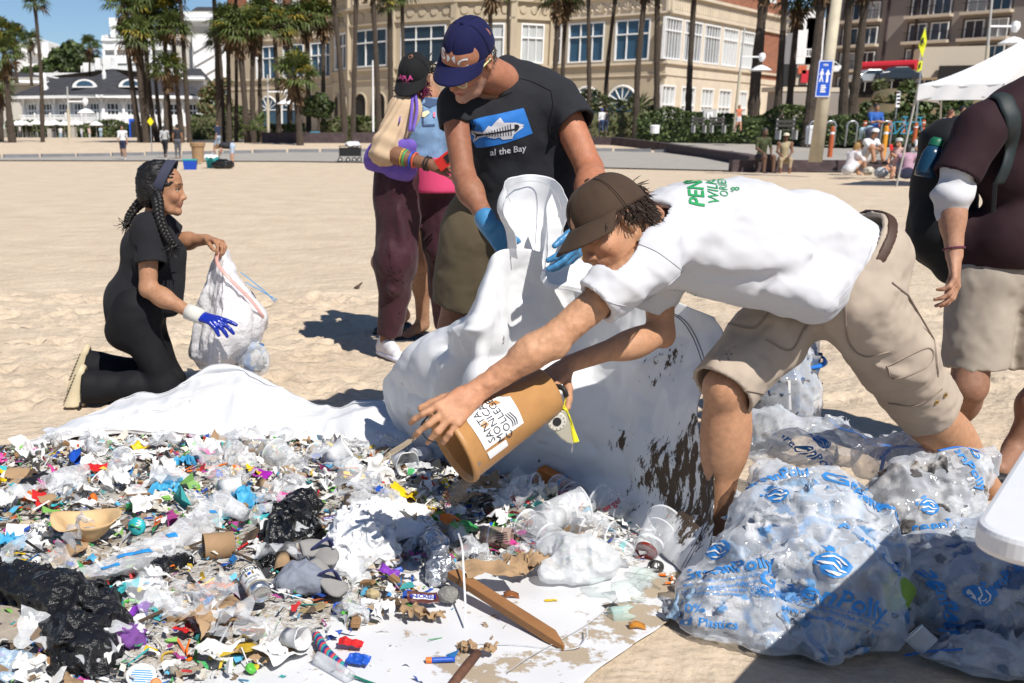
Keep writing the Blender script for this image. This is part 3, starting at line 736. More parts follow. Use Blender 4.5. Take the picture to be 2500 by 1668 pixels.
mb=MB();fL.rect(mb,bow1-2.2,bow1-.2,Z['fr1'],Z['top'],-5,.1);mb.mk('stone_pier',MT['limestone'],hot);mb=MB();fL.rect(mb,bow0,bow0+2,Z['fr1'],Z['top'],-5,.1);mb.mk('stone_pier',MT['limestone'],hot)
def psl(label,base,h,w_,group,m='signwhite'):
 t=th_('parasol',label,'parasol',tuple(base),0,group);b=np.asarray(base,float)
 mb=MB();mb.tube([b,b+A3(0,0,h)],.04,5);mb.mk('pole',MT['postgrey'],t)
 mb=MB();n=8;rim=[b+A3(math.cos(k*math.pi/4)*w_/2,math.sin(k*math.pi/4)*w_/2,h-.5)for k in range(n)];low=[q-A3(0,0,.18)for q in rim];top_=b+A3(0,0,h)
 mb.add([top_]+rim+low,[(0,1+k,1+(k+1)%n)for k in range(n)]+[(1+k,9+k,9+(k+1)%n,1+(k+1)%n)for k in range(n)]);mb.mk('canopy',MT[m],t)
for k,s_ in enumerate((17,20.5,24,28,33,38,41)):psl(f'pale parasol on the hotel roof terrace, {ORD[k]} counted from the right',fL.p(s_,Z['fr1']+.3,1.5+5*math.sin(math.pi*(s_-bow0)/(bow1-bow0))-2),2.9,3.0,'roof terrace parasols')
# ================================================================ white beach hotel on the left
wh=th_('white_hotel','white clapboard beach hotel with slate hip roofs, balconies and terrace behind the left palms','building',tuple(x3(255,185)))
YW=185.0
def wz(v,Y=YW):return HCAM+(333-v)/2823*Y
K=x3(255,YW-6);dWl=un(A3(-1,.42,0));dWr=un(A3(1,.42,0))
fA=Facade(K,dWl);fA.n=un(A3(-.42,-1,0));fB=Facade(K,dWr);fB.n=un(A3(.42,-1,0))
LA=fA.px(62,280)[0];LB=fB.px(490,280)[0];ze=wz(240);zb=wz(302)
for f,L,nm in((fA,LA,5),(fB,LB,5)):
 mb=MB();holes=[(L*(k+.18)/nm,L*(k+.82)/nm,zb+.9,ze-1.1)for k in range(nm)]
 wwh(mb,f,0,L,0,ze,holes);mb.mk('clapboard_wall',MT['whitewood'],wh)
 for h in holes:win(f,wh,*h,3,(h[3]-1.1,),pane='glassdark',fw=.18,mw=.12)
 for k in range(nm+1):
  mb=MB();f.rect(mb,L*k/nm-.2,L*k/nm+.2,zb,ze,.02,.5);mb.mk('column',MT['whitepaint'],wh)
  for sgn in(-1,1):
   mb=MB();mb.tube([f.p(L*k/nm,ze-1.7,.5),f.p(L*k/nm+sgn*.8,ze-.15,.9)],.1,4);mb.mk('eave_bracket',MT['whitepaint'],wh)
 mb=MB();f.rect(mb,-.3,L+.3,zb-.5,zb,-.2,1.6);mb.mk('balcony_slab',MT['whitepaint'],wh)
 mb=MB();f.rect(mb,0,L,zb+1.05,zb+1.2,1.35,1.55);mb.mk('hand_rail',MT['whitepaint'],wh)
 for k in range(nm):
  mb=MB();x0_,x1_=L*k/nm+.15,L*(k+1)/nm-.15
  for q in range(7):
   a_,b_=x0_+(x1_-x0_)*q/7,x0_+(x1_-x0_)*(q+1)/7
   mb.ob(f.p(a_,zb+.5,1.45),f.d*.06,f.n*.04,(0,0,.5))
   mb.tube([f.p(a_,zb+.1,1.45),f.p(b_,zb+.95,1.45)],.06,4,cap=False);mb.tube([f.p(b_,zb+.1,1.45),f.p(a_,zb+.95,1.45)],.06,4,cap=False)
  mb.ob(f.p(x0_-.15,zb+.75,1.45),f.d*.13,f.n*.13,(0,0,.75));tag(mb.mk('balustrade_panel',MT['whitepaint'],wh),kind='stuff')
 mb=MB();e0,e1=f.p(-1.3,ze,1.8),f.p(L+1.5,ze,1.8);r0,r1=f.p(3.2,ze+3.0,-5.5),f.p(L-3,ze+3.0,-5.5);b1=f.p(L+1.5,ze,-12)
 mb.add([e0,e1,r1,r0],[(0,1,2,3)]);mb.add([e1,b1,r1],[(0,1,2)]);mb.mk('hip_roof',MT['roofslate'],wh)
 mb=MB();f.rect(mb,-1.3,L+1.5,ze-.45,ze-.02,1.5,1.85);mb.mk('fascia',MT['whitepaint'],wh)
mb=MB();apex=K+A3(0,9,ze+4.3)
e0,e1=fA.p(9,ze,1.8),fB.p(9,ze,1.8);kk=K+A3(0,-2.2,ze)
mb.add([kk,e0,apex],[(0,1,2)]);mb.add([kk,e1,apex],[(0,1,2)]);mb.add([fA.p(LA-1,ze+3.3,-6),apex,fB.p(LB-1,ze+3.3,-6),fB.p(LB,ze+2.6,-16),fA.p(LA,ze+2.6,-16)],[(0,1,2,3,4)]);mb.mk('hip_roof',MT['roofslate'],wh)
for u,v in((255,203),(110,213)):
 q=at(u,v,YW-1);mb=MB();mb.lt([(.5,-1.2),(.55,0),(.3,.2),(.34,1.4),(.05,2.2)],q,n=8);mb.mk('roof_finial',MT['whitepaint'],wh)
for u,v,Yd in((207,214,YW-4.5),(320,213,YW-4.5)):
 c=at(u,v,Yd);mb=MB();n=12;arc=[c+A3(1.95*math.cos(math.pi*k/n),0,1.25*math.sin(math.pi*k/n))for k in range(n+1)]
 mb.add(arc,[tuple(range(n+1))]);o=mb.mk('eyebrow_dormer',MT['whitepaint'],wh)
 mb=MB();mb.tube([p_+A3(0,.2,.12)for p_ in arc],.22,5);mb.prism([p_+A3(0,.3,.1)for p_ in arc],(0,5,-.3));mb.mk('dormer_roof',MT['roofslate'],o)
 mb=MB();arc2=[c+A3(1.3*math.cos(math.pi*k/n),-.06,.25+.75*math.sin(math.pi*k/n))for k in range(n+1)];mb.add(arc2,[tuple(range(n+1))]);mb.mk('pane',MT['glassblue'],o)
def block(name,u0,u1,v0,v1,Y,dep,m,parent,skew=0.0):
 a=at(u0,v1,Y);b=at(u1,v1,Y);zt=wz(v0,Y);mb=MB();d=un(A3(b[0]-a[0],skew*(b[0]-a[0]),0));L=(b[0]-a[0])/d[0];n=A3(-d[1],d[0],0)
 c=a+d*L/2+n*dep/2;c[2]=(a[2]+zt)/2;mb.ob(c,d*L/2,n*dep/2,(0,0,abs(zt-a[2])/2));o=mb.mk(name,MT[m],parent)
 f=Facade(A3(a[0],a[1],0),d);f.n=-n;return o,f,L
block('white_block',200,345,170,215,200,8,'whitepaint',wh);block('white_block',205,226,163,200,199,4,'whitepaint',wh);block('chimney',232,246,152,170,199.5,3,'whitepaint',wh);block('chimney',252,272,150,172,199.5,3,'whitepaint',wh)
block('white_block',84,200,186,205,215,8,'whitewood',wh);block('wing_wall',-60,110,196,300,205,10,'siding',wh)
mb=MB();a_,b_,c_,d_=at(-60,197,203),at(200,205,203),at(120,188,214),at(20,172,214);mb.add([a_,b_,c_,d_],[(0,1,2,3)]);mb.mk('hip_roof',MT['roofslate'],wh)
mb=MB();mb.tube([at(-60,198,202.8),at(196,206,202.8)],.35,4);mb.mk('fascia',MT['whitepaint'],wh)
# balconied upper block
o,f,L=block('balcony_block',262,434,100,215,212,12,'whitewood',wh);px_=2823/212
for r,(vt,vb_)in enumerate(((103,122),(132,152),(162,182))):
 z1,z0=wz(vt,212),wz(vb_,212)
 for k in range(6):
  s0,s1=L*(k+.2)/6,L*(k+.8)/6;win(f,wh,s0,s1,z0-.6,z1,2,(),pane='glassdark',fw=.2,deep=.3)
 mb=MB();f.rect(mb,-.2,L+.2,z0-1.0,z0-.6,0,1.2);f.rect(mb,-.2,L+.2,z0-.6,z0+.35,1.05,1.2);mb.mk('balcony',MT['whitepaint'],wh)
for k in range(7):mb=MB();s_=L*k/6;f.rect(mb,s_-.22,s_+.22,wz(215,212),wz(103,212),.9,1.3);mb.mk('column',MT['whitepaint'],wh)
def hip(u0,u1,ve,vp,Y,dep,parent):
 a,b=at(u0,ve,Y-1.4),at(u1,ve,Y-1.4);c,d=b+A3(0,dep,0),a+A3(0,dep,0);zt=wz(vp,Y);t0=A3(a[0]*.7+b[0]*.3,Y+dep/2,zt);t1=A3(a[0]*.3+b[0]*.7,Y+dep/2,zt)
 mb=MB();mb.add([a,b,c,d,t0,t1],[(0,1,5,4),(1,2,5),(2,3,4,5),(3,0,4)]);mb.mk('hip_roof',MT['roofslate'],parent)
 mb=MB();mb.tube([a,b],.3,4);mb.mk('fascia',MT['whitepaint'],parent)
hip(248,446,99,76,212,14,wh);block('chimney',270,283,63,92,211,2,'whitepaint',wh);block('chimney',267,285,62,66,210.8,2.4,'whitepaint',wh)
o,f,L=block('siding_wall',434,474,92,190,211,8,'siding',wh)
o,f,L=block('tower',440,545,48,200,218,10,'siding',wh);hip(432,552,50,30,218,12,wh);block('tower_band',440,545,50,64,217.8,1,'whitepaint',wh)
o,f,L=block('stair_block',474,560,100,215,209,5,'whitepaint',wh,.2)
for k,(u,v)in enumerate(((483,138),(483,171),(497,132),(497,160),(511,124),(511,152),(526,132),(541,140),(556,150),(526,164),(541,172))):
 s_,z_=f.px(u,v);win(f,wh,s_-.4,s_+.4,z_-.7,z_+.7,1,(),pane='darkopen',fw=.12)
for k in range(3):mb=MB();mb.ob(f.p(2.0,wz(185-32*k,209),.25),un(f.d+A3(0,0,.55))*2.1,f.n*.2,(0,0,.35));mb.mk('stair_flight',MT['whitepaint'],wh)
o,f,L=block('porch_block',430,500,193,300,196,8,'whitewood',wh);hip(425,500,193,172,196,10,wh)
block('villa',40,124,118,200,320,20,'whitepaint',None)[0];o=bpy.data.objects['villa'];tag(o,'plain white stepped villa on the hill at the far left','building');block('villa_block',70,100,108,130,318,20,'whitepaint',o)
block('blue_door',317,337,292,346,170,.6,'signblue',wh);block('dark_doorway',322,333,298,345,169.6,.3,'darkopen',wh)
for k,u in enumerate((45,56,66,92,119,138,160,189,237)):
 psl(f'white terrace parasol before the white hotel, {ORD[k]} from the left',at(u,345,168+(k%3)),2.9+.12*(k%2),2.0,'white hotel terrace parasols')
tw=th_('terrace_wall','grey concrete terrace wall with square pillars below the white parasols','wall',tuple(x3(90,160)))
for u0,u1,v0,v1,nm in((8,176,346,369,'base_wall'),(3,13,315,352,'pillar'),(117,127,315,348,'pillar'),(175,184,311,350,'pillar')):block(nm,u0,u1,v0,v1,160,1.0,'concrete',tw)
for k in range(26):mb=MB();q=at(14+k*6.2,346,160.3);mb.tube([q,q+A3(0,0,1.3)],.03,4);mb.mk('railing_post',MT['steel'],tw)
hedge('hedge','dark creeper hedge under the white hotel balcony',x3(20,172),x3(345,172),2.3,3.0,2600,.34,['leafdark','leafmid','leafolive'],21,z0=.8)
# ================================================================ trees and hedges
def lob(*L,Y):return[(at(u,v,Y),(r/2823*Y,r/2823*Y*.9,r/2823*Y*.8))for u,v,r in L]
tree('pine_tree','broad dark pine with a domed crown on the hill behind the white hotel',at(180,205,230),lob((145,140,26),(175,125,27),(200,150,30),(165,160,28),(225,150,22),(120,160,20),(240,165,14),Y=230),.5,3.0,4200,.55,['leafdark','leafmid','leafdark'],3)
tree('bushy_tree','green bushy tree at the foot of the dark pine',at(90,205,228),lob((70,178,16),(95,172,14),(115,178,14),(60,185,14),Y=228),.3,1.5,1500,.5,['leafmid','leafdark'],4)
tree('sycamore_tree','loose-crowned tree with dry yellow leaves between the two palm clusters',at(515,345,120),lob((505,230,22),(530,215,24),(500,260,20),(545,250,22),(520,275,24),(552,200,14),Y=120),.2,3.5,2400,.22,['leafolive','leafmid','leafdry'],5)
tree('round_tree','small dark round-crowned tree growing from the blue planter',at(777,322,90),lob((758,250,20),(780,246,22),(800,260,18),(748,270,16),(775,272,20),(796,278,15),Y=90),.09,1.3,2600,.14,['leafdark','leafdark','leafmid'],6)
pl=th_('planter','bright blue rectangular planter under the small round tree','planter',tuple(at(769,329,87)));block('tub',757,781,322,329,87,.8,'planterblue' if 'planterblue' in MT else 'signblue',pl)
mat('planterblue',(.03,.30,.45),.5);pl.children[0].data.materials[0]=MT['planterblue']
HG=[('grey-green shrub hedge at the foot of the sycamore tree',470,600,104,2.4,2200,['leafolive','leafdark','leafmid']),('low flowering hedge before the brick hotel, left of the small round tree',620,745,92,1.1,1500,['leafmid','leafdark','leafolive']),('olive hedge right of the blue planter',782,905,92,1.6,1800,['leafolive','leafmid']),('clipped green hedge before the arched openings',905,1020,94,1.9,1300,['leafmid','leafdark'])]
for k,(lab,u0,u1,Y,h,n,ms)in enumerate(HG):hedge('hedge',lab,x3(u0,Y),x3(u1,Y),h,2.2,n,.17,ms,30+k)
hedge('hedge','tall olive shrubs left of the white hotel corner behind the man with the navy cap',x3(1180,90),x3(1600,88),2.6,2.4,4200,.16,['leafolive','leafmid','leafdark','leafolive'],41,z0=.95,top=.5)
hedge('hedge','long dark green hedge before the sunlit hotel front',x3(1560,84),x3(2010,78),2.0,2.2,5200,.15,['leafdark','leafmid','leafmid'],42,z0=.9)
hedge('hedge','dark green hedge with white flowers behind the bicycle racks',x3(1960,77),x3(2420,72),1.55,2.0,4200,.14,['leafdark','leafmid','leafdark'],43,z0=.8)
def yucca(lab,u,v,Y,r,seed):
 q=at(u,v,Y);mb=MB();rs=np.random.RandomState(seed)
 for k in range(34):
  d=un(rs.normal(size=3)+A3(0,0,.9));d[2]=abs(d[2]);s_=un(np.cross(d,(0,0,1)))*.05;mb.add([q-s_,q+s_,q+d*r*.6+s_*.8,q+d*r-A3(0,0,.15*r),q+d*r*.6-s_*.8],[(0,1,2,3,4)])
 return tag(mb.mk('yucca_plant',MT['leafmid']),lab,'plant','spiky plants before the brick hotel')
yucca('spiky yucca before the stone corner of the brick hotel',1560,262,90,1.6,1);yucca('spiky yucca below the left arched window behind the navy-capped man',1450,272,90,1.3,2)
yucca('small fan-leaved plant beside the cream lamp post',625,300,88,1.5,3);yucca('low fan-leaved plant at the foot of the leaning palms',618,318,85,1.1,4);yucca('bright green agave on the bank below the red awning',2168,268,100,1.6,5)
# ================================================================ street lamps, signs, small fixtures
def lamp(lab,u,vb_,Y,vtop,varm,utop,arm=1,cap_=None):
 b=at(u,vb_,Y);tp=at(utop,vtop,Y);t=th_('street_lamp',lab,'street lamp',tuple(b),0,'promenade lamps');jf=(vb_-varm)/(vb_-vtop);j=b+(tp-b)*jf
 mb=MB();mb.tube([b,b+(tp-b)*jf*.82],[.12,.10],8);mb.mk('cream_post',MT['postcream'],t);mb=MB();mb.tube([b+(tp-b)*jf*.82,tp],[.07,.05],8);mb.mk('upper_pole',MT['postgrey'],t)
 e=j+A3(arm*1.35,0,0);mb=MB();mb.tube([j,e],.055,6);mb.lt([(.0,.28),(.2,.2),(.24,0),(.2,-.15),(.1,-.3)],e,n=10);mb.mk('arm',MT['signwhite'],t)
 mb=MB();mb.lt([(.06,.12),(.35,.02),(.72,-.22),(.7,-.25),(.1,-.1)],e-A3(0,0,.62),n=14);mb.mk('lamp_shade',MT['signwhite'],t)
lamp('cream lamp post before the white terrace parasols',170,344,90,212,248,164);lamp('cream lamp post right of the leaning palm cluster',655,332,85,182,224,653);lamp('cream lamp post behind the low brown wall before the sunlit hotel front',1792,322,78,65,138,1818);lamp('lamp post rising behind the white canopy tent',2393,330,62,-40,62,2425)
mb=MB();q=at(911,322,84);mb.tube([q,q+A3(-.05,0,4.9)],[.08,.05],6);tag(mb.mk('flag_pole',MT['signwhite']),'thin white pole before the bowed hotel front','pole')
def psg(name,lab,cat,u,vb_,Y,vtop,plates,r=.03,m='steel',utop=None):
 b=at(u,vb_,Y);tp=at(utop or u,vtop,Y);t=th_(name,lab,cat,tuple(b));mb=MB();mb.tube([b,tp],r,8);mb.mk('post',MT[m],t)
 for nm,pts,mm in plates:mb=MB();P=[at(x,y,Y-r-.02)for x,y in pts];mb.prism(P,(0,.02,0));mb.mk(nm,MT[mm],t)
 return t
psg('warning_sign','yellow diamond warning sign on a thin post left of the kneeling woman','sign',371,375,70,288,[('sign_plate',[(367,286),(375,297),(368,308),(359,297)],'signyellow')],utop=367)
psg('parking_sign','small red and white striped sign on the planted bank','sign',2186,290,70,222,[('sign_plate',[(2190,223),(2199,223),(2196,262),(2187,262)],'signwhite')]+[('red_band',[(2190,224+9*k),(2198,224+9*k),(2197,229+9*k),(2189,229+9*k)],'red')for k in range(4)],utop=2194)
yl=psg('crossing_sign','lime pedestrian crossing sign seen edge-on behind the tent corner','sign',2236,300,40,66,[('diamond_plate',[(2259,67),(2263,100),(2252,142),(2243,112)],'signlime'),('arrow_plate',[(2243,151),(2253,148),(2250,172),(2238,175)],'signlime')],utop=2258)
for(nm,pts)in(('walking_figure_symbol',[(2252,92),(2256,92),(2255,100),(2258,112),(2253,104),(2250,114),(2249,102)]),('arrow_symbol',[(2246,153),(2249,153),(2246,168),(2243,168)])):
 mb=MB();mb.prism([at(x,y,39.9)for x,y in pts],(0,.01,0));mb.mk(nm,MT['black'],yl)
sb=th_('notice_board','grey notice board on two white posts before the hotel hedge','sign',tuple(at(1735,300,77)))
for u in(1718,1748):mb=MB();q=at(u,299,77);mb.tube([q,at(u+1,268,77)],.06,6);mb.mk('post',MT['signwhite'],sb)
block('board',1717,1748,269,292,76.8,.1,'postgrey',sb)
for(x0_,x1_,y0_,y1_)in((1726,1731,277,288),(1733,1740,276,280),(1734,1740,283,288)):block('symbol',x0_,x1_,y0_,y1_,76.7,.05,'signwhite',sb)
def bin_(lab,u,v,Y,w_,h):
 q=at(u,v,Y);t=th_('litter_bin',lab,'bin',tuple(q));mb=MB();r=w_/2823*Y/2;hh=h/2823*Y;mb.lt([(r*.92,0),(r,hh*.75),(r*1.05,hh*.78),(r*1.05,hh*.9),(r*.7,hh)],q,n=14,cap=(True,True));mb.mk('drum',MT['signwhite'],t,smooth=False)
 mb=MB();mb.lt([(r*.45,hh*.99),(r*.42,hh*1.02)],q,n=12,cap=(False,True));mb.mk('opening',MT['darkopen'],t)
bin_('white litter bin on the brown wall behind the navy-capped man',1598,326,76,23,20);bin_('white litter bin beside the bicycle racks',1978,352,55,26,44)
def bench(lab,u0,u1,v,Y):
 a,b=at(u0,v,Y),at(u1,v,Y);t=th_('bench',lab,'bench',tuple((a+b)/2),0,'benches along the hedge');d=b-a
 for k in range(2):mb=MB();mb.ob((a+b)/2+A3(0,-.12+.25*k,.45),d*.5,(0,.1,0),(0,0,.03));mb.mk('seat_slat',MT['benchslat'],t)
 for k in range(2):mb=MB();mb.ob((a+b)/2+A3(0,.3,.66+.2*k),d*.5,(0,.02,0),(0,0,.07));mb.mk('back_slat',MT['benchslat'],t)
 for q in(a+d*.08,b-d*.08):mb=MB();mb.ob(q+A3(0,0,.2),(.035,0,0),(0,.25,0),(0,0,.22));mb.ob(q+A3(0,.36,.5),(.035,0,0),(0,.05,0),(0,0,.5));mb.mk('leg',MT['postgrey'],t)
bench('dark slatted bench with white ends left of the promenade lamp',1690,1722,324,72);bench('dark slatted bench with white ends just behind the promenade lamp',1734,1770,324,72);bench('dark slatted bench behind the seated couple, left of the litter bin',1896,1944,340,58)
for k,u in enumerate((1984,2023,2076,2160)):
 q=at(u,352,50);mb=MB();h_=1.0;pts=[q+A3(-.22,0,-.1),q+A3(-.22,0,.7)]+[q+A3(.24*-math.cos(a),0,.72+.24*math.sin(a))for a in np.linspace(.2,2.94,8)]+[q+A3(.22,0,.7),q+A3(.22,0,-.1)]
 mb.tube(pts,.035,7);tag(mb.mk('bicycle_rack',MT['steel'],smooth=True),f'steel hoop bicycle rack by the sign pole, {ORD[k]} from the left','bike rack','bicycle racks')
for k,(u,v,h,mm,Y)in enumerate(((2026,378,67,'orange',48),(2156,380,70,'orangeyellow',47),(2142,318,24,'orange',58),(2170,318,24,'orange',58),(2205,320,26,'orange',57),(2232,342,40,'orange',52),(2252,320,26,'orange',57),(2110,318,22,'orange',60))):
 q=at(u,v,Y);t=th_('bollard',f'orange bollard by the bicycle racks, {ORD[sorted((2026, 2156, 2142, 2170, 2205, 2232, 2252, 2110)).index(u)]} from the left','bollard',tuple(q),0,'orange bollards');hh=h/2823*Y
 mb=MB();mb.lt([(.10,-.1),(.09,hh*.96),(.06,hh)],q,n=10,cap=(False,True));mb.mk('post',MT[mm],t,smooth=False);mb=MB();mb.lt([(.095,hh*.72),(.094,hh*.8)],q,n=10);mb.mk('reflective_band',MT['signwhite'],t)
def bicycle(lab,u,v,Y,s=1):
 q=at(u,v,Y);t=th_('bicycle',lab,'bicycle',tuple(q),0,'parked bicycles')
 for x in(-.52,.52):mb=MB();mb.tube([q+A3(x+.34*math.cos(a),0,.34+.34*math.sin(a))for a in np.linspace(0,6.283,15)],.03,5,cap=False);mb.mk('wheel',MT['black'],t)
 mb=MB()
 for a,b in(((-.52,.34),(-.15,.85)),((-.15,.85),(.38,.85)),((.38,.85),(.52,.34)),((-.15,.85),(-.02,.34)),((-.02,.34),(.38,.8)),((-.02,.34),(-.52,.34)),((.38,.85),(.33,1.05)),((.2,1.05),(.45,1.05))):mb.tube([q+A3(a[0],0,a[1]),q+A3(b[0],0,b[1])],.025,5)
 mb.mk('frame',MT['planterblue'],t);mb=MB();mb.ob(q+A3(-.17,0,.95),(.13,0,0),(0,.06,0),(0,0,.03));mb.mk('saddle',MT['black'],t)
bicycle('blue bicycle parked behind the bent man in pale blue',2185,345,53);bicycle('blue bicycle parked between two orange bollards',2222,345,54)
# ================================================================ PIER sign pole
YP=38.0
sp=th_('sign_pole','cream wooden pole with a blue PIER walking sign','sign',tuple(at(1992,392,YP)))
mb=MB();mb.tube([at(1990,396,YP),at(2048,-40,YP)],[.22,.16],12);mb.mk('pole',MT['postcream'],sp,smooth=True)
mb=MB();mb.box((0,0,0),(0,0,0));
def signpt(x,y):return at(2015+(x-.5)*36+y*10.5-8,237.5-y*90,YP-.24)
mb=MB();mb.prism([signpt(0,0),signpt(1,.0),signpt(1,1),signpt(0,1)],(0,.03,0));pl_=mb.mk('sign_plate',MT['signblue'],sp)
def sg(nm,pts,m='signwhite',o=.014):mb=MB();mb.prism([signpt(x,y)-A3(0,o,0)for x,y in pts],(0,.008,0));return mb.mk(nm,MT[m],sp)
for a,b in(((0.02,.01),(.98,.03)),((.02,.97),(.98,.99)),((.02,.03),(.06,.97)),((.94,.03),(.98,.97))):sg('border',[(a[0],a[1]),(b[0],a[1]),(b[0],b[1]),(a[0],b[1])])
V2,F2=tfl('PIER',1,.02);V2=V2*.17;mnp('lettering',[signpt(.5+x*1.05,.87+y*.5)-A3(0,.012,0)for x,y in V2],F2,MT['signwhite'],sp,smooth=False)
sg('arrow_symbol',[(.62,.40),(.76,.40),(.76,.62),(.88,.60),(.70,.76),(.52,.60),(.62,.62)])
sg('walker_head',[(.30+.06*math.cos(a),.745+.025*math.sin(a))for a in np.linspace(0,6,9)]);sg('walker_body',[(.24,.71),(.36,.71),(.44,.62),(.41,.60),(.34,.66),(.34,.57),(.44,.42),(.38,.41),(.29,.53),(.22,.41),(.15,.42),(.24,.57),(.23,.64),(.17,.60),(.14,.62)])
for k in range(4):sg('small_print',[(.32,.13+.055*k),(.68-.05*(k%2),.13+.055*k),(.68-.05*(k%2),.165+.055*k),(.32,.165+.055*k)])
# ================================================================ apartments and bank on the right
ap=th_('apartment_block','brown-grey apartment block with balconies and a red tiled roof on the bluff','building',tuple(x3(2300,160)))
fP=Facade(x3(2560,138),un(A3(-.686,.728,0)));fP.n=un(A3(-.728,-.686,0));sE=fP.px(2040,60)[0]
bays=[(fP.px(a,60)[0],fP.px(b,60)[0])for a,b in((2055,2150),(2216,2323),(2350,2468))]
F0=fP.px(2240,104)[1];FH=3.05;levels_=[F0-FH*2,F0-FH,F0,F0+FH,F0+2*FH];mb=MB()
holes=[(b[1]+.0,b[0],z+.1,z+2.5)for b in bays for z in levels_[:-1]];ztop=F0+FH*2+1.1
wwh(mb,fP,-6,sE,0,ztop,holes);mb.mk('stucco_wall',MT['stucco'],ap)
for a,b,c,d in holes:
 a,b=min(a,b),max(a,b);mb=MB()
 mb.add([fP.p(a,c,-.34),fP.p(b,c,-.34),fP.p(b,d,-.34),fP.p(a,d,-.34)],[(0,1,2,3)]);mb.mk('balcony_recess',MT['stucco'],ap)
 for q in range(2):m_=(a+b)/2;win(fP,ap,*((a+.3,m_-.25)if q==0 else(m_+.25,b-.3)),c,d-.25,2,(),pane=('glassblue','glassdark','curtain')[RNG.randrange(3)],fw=.12,deep=.28)
 mb=MB();fP.rect(mb,a-.1,b+.1,c-.35,c,-.2,1.3);mb.mk('balcony_slab',MT['stuccopale'],ap)
 mb=MB();fP.rect(mb,a,b,c+1.0,c+1.06,1.2,1.26)
 for q in range(int((b-a)/.22)):mb.ob(fP.p(a+q*.22,c+.5,1.23),fP.d*.018,fP.n*.018,(0,0,.5))
 tag(mb.mk('balcony_railing',MT['black'],ap),kind='stuff')
for s_ in(bays[0][0]-1.2,bays[1][0]-1.1,bays[0][1]-.8):mb=MB();fP.rect(mb,s_-.15,s_+.15,F0-8,ztop,0,.2);mb.mk('drain_pipe',MT['brownwall'],ap)
mb=MB()
for k in range(110):c=fP.p(-6+k*(sE+6)/110,ztop+.35,.2);mb.tube([c+fP.n*.8-A3(0,0,.35),c-fP.n*1.2+A3(0,0,.6)],.17,5)
tag(mb.mk('roof_tiles',MT['rooftile'],ap),kind='stuff');mb=MB();fP.rect(mb,-6,sE,ztop,ztop+.5,-.3,.6);mb.mk('eave',MT['stuccopale'],ap)
wb=th_('white_apartment_house','pale stepped house seen between the palm trunks right of the brick hotel','building',tuple(x3(1965,190)))
for u0,u1,v0,v1 in((1925,1980,42,190),(1955,2010,62,200),(1925,1960,88,200)):
 o,f,L=block('house_wall',u0,u1,v0,v1,184+u0%10*2+v0%4,12,'whitewood',wb)
 for k in range(3):
  for z in(6,10,14):win(f,wb,L*(k+.25)/3,L*(k+.75)/3,z,z+1.3,1,(),pane='curtain')
rw=th_('retaining_wall','grey-brown retaining wall under the billboard, right of the brick hotel','wall',tuple(x3(1990,112)));block('wall',1896,2090,222,310,112,2,'stucco',rw,.25);block('coping',1894,2092,218,223,111.8,2.4,'stuccopale',rw,.25)
bb=th_('billboard','dark shopfront board with a red and white picture between the palms','billboard',tuple(x3(1960,116)));block('board',1900,2000,166,216,118,.5,'black',bb);block('picture_panel',1942,1984,168,208,117.6,.2,'stuccopale',bb);block('red_patch',1955,1975,180,202,117.3,.1,'redawning',bb);block('red_patch',1948,1968,169,180,117.3,.1,'rooftile',bb);
gw=th_('garage_wall','pale angular concrete garage entrance below the apartments','wall',tuple(x3(2310,135)));block('wall',2238,2375,128,190,132,6,'stuccopale',gw,-.35);block('dark_entrance',2290,2370,170,195,130.5,.6,'darkopen',gw,-.35)
aw=th_('awning','long bright red barrel awning below the apartments','awning',tuple(x3(2170,130)));a_,b_=at(2106,163,128),at(2238,158,124);mb=MB()
mb.tube([a_,b_],.62,12,sq=.8);mb.mk('red_canopy',MT['redawning'],aw);mb=MB();mb.ob((a_+b_)/2+A3(0,.8,-1.9),(b_-a_)*.49,(0,.5,0),(0,0,1.3));mb.mk('dark_storefront',MT['darkopen'],aw)
for k in range(4):q=a_+(b_-a_)*(k+.2)/4;mb=MB();mb.tube([q-A3(0,.5,.3),q-A3(0,.5,2.6)],.05,5);mb.mk('post',MT['postgrey'],aw)
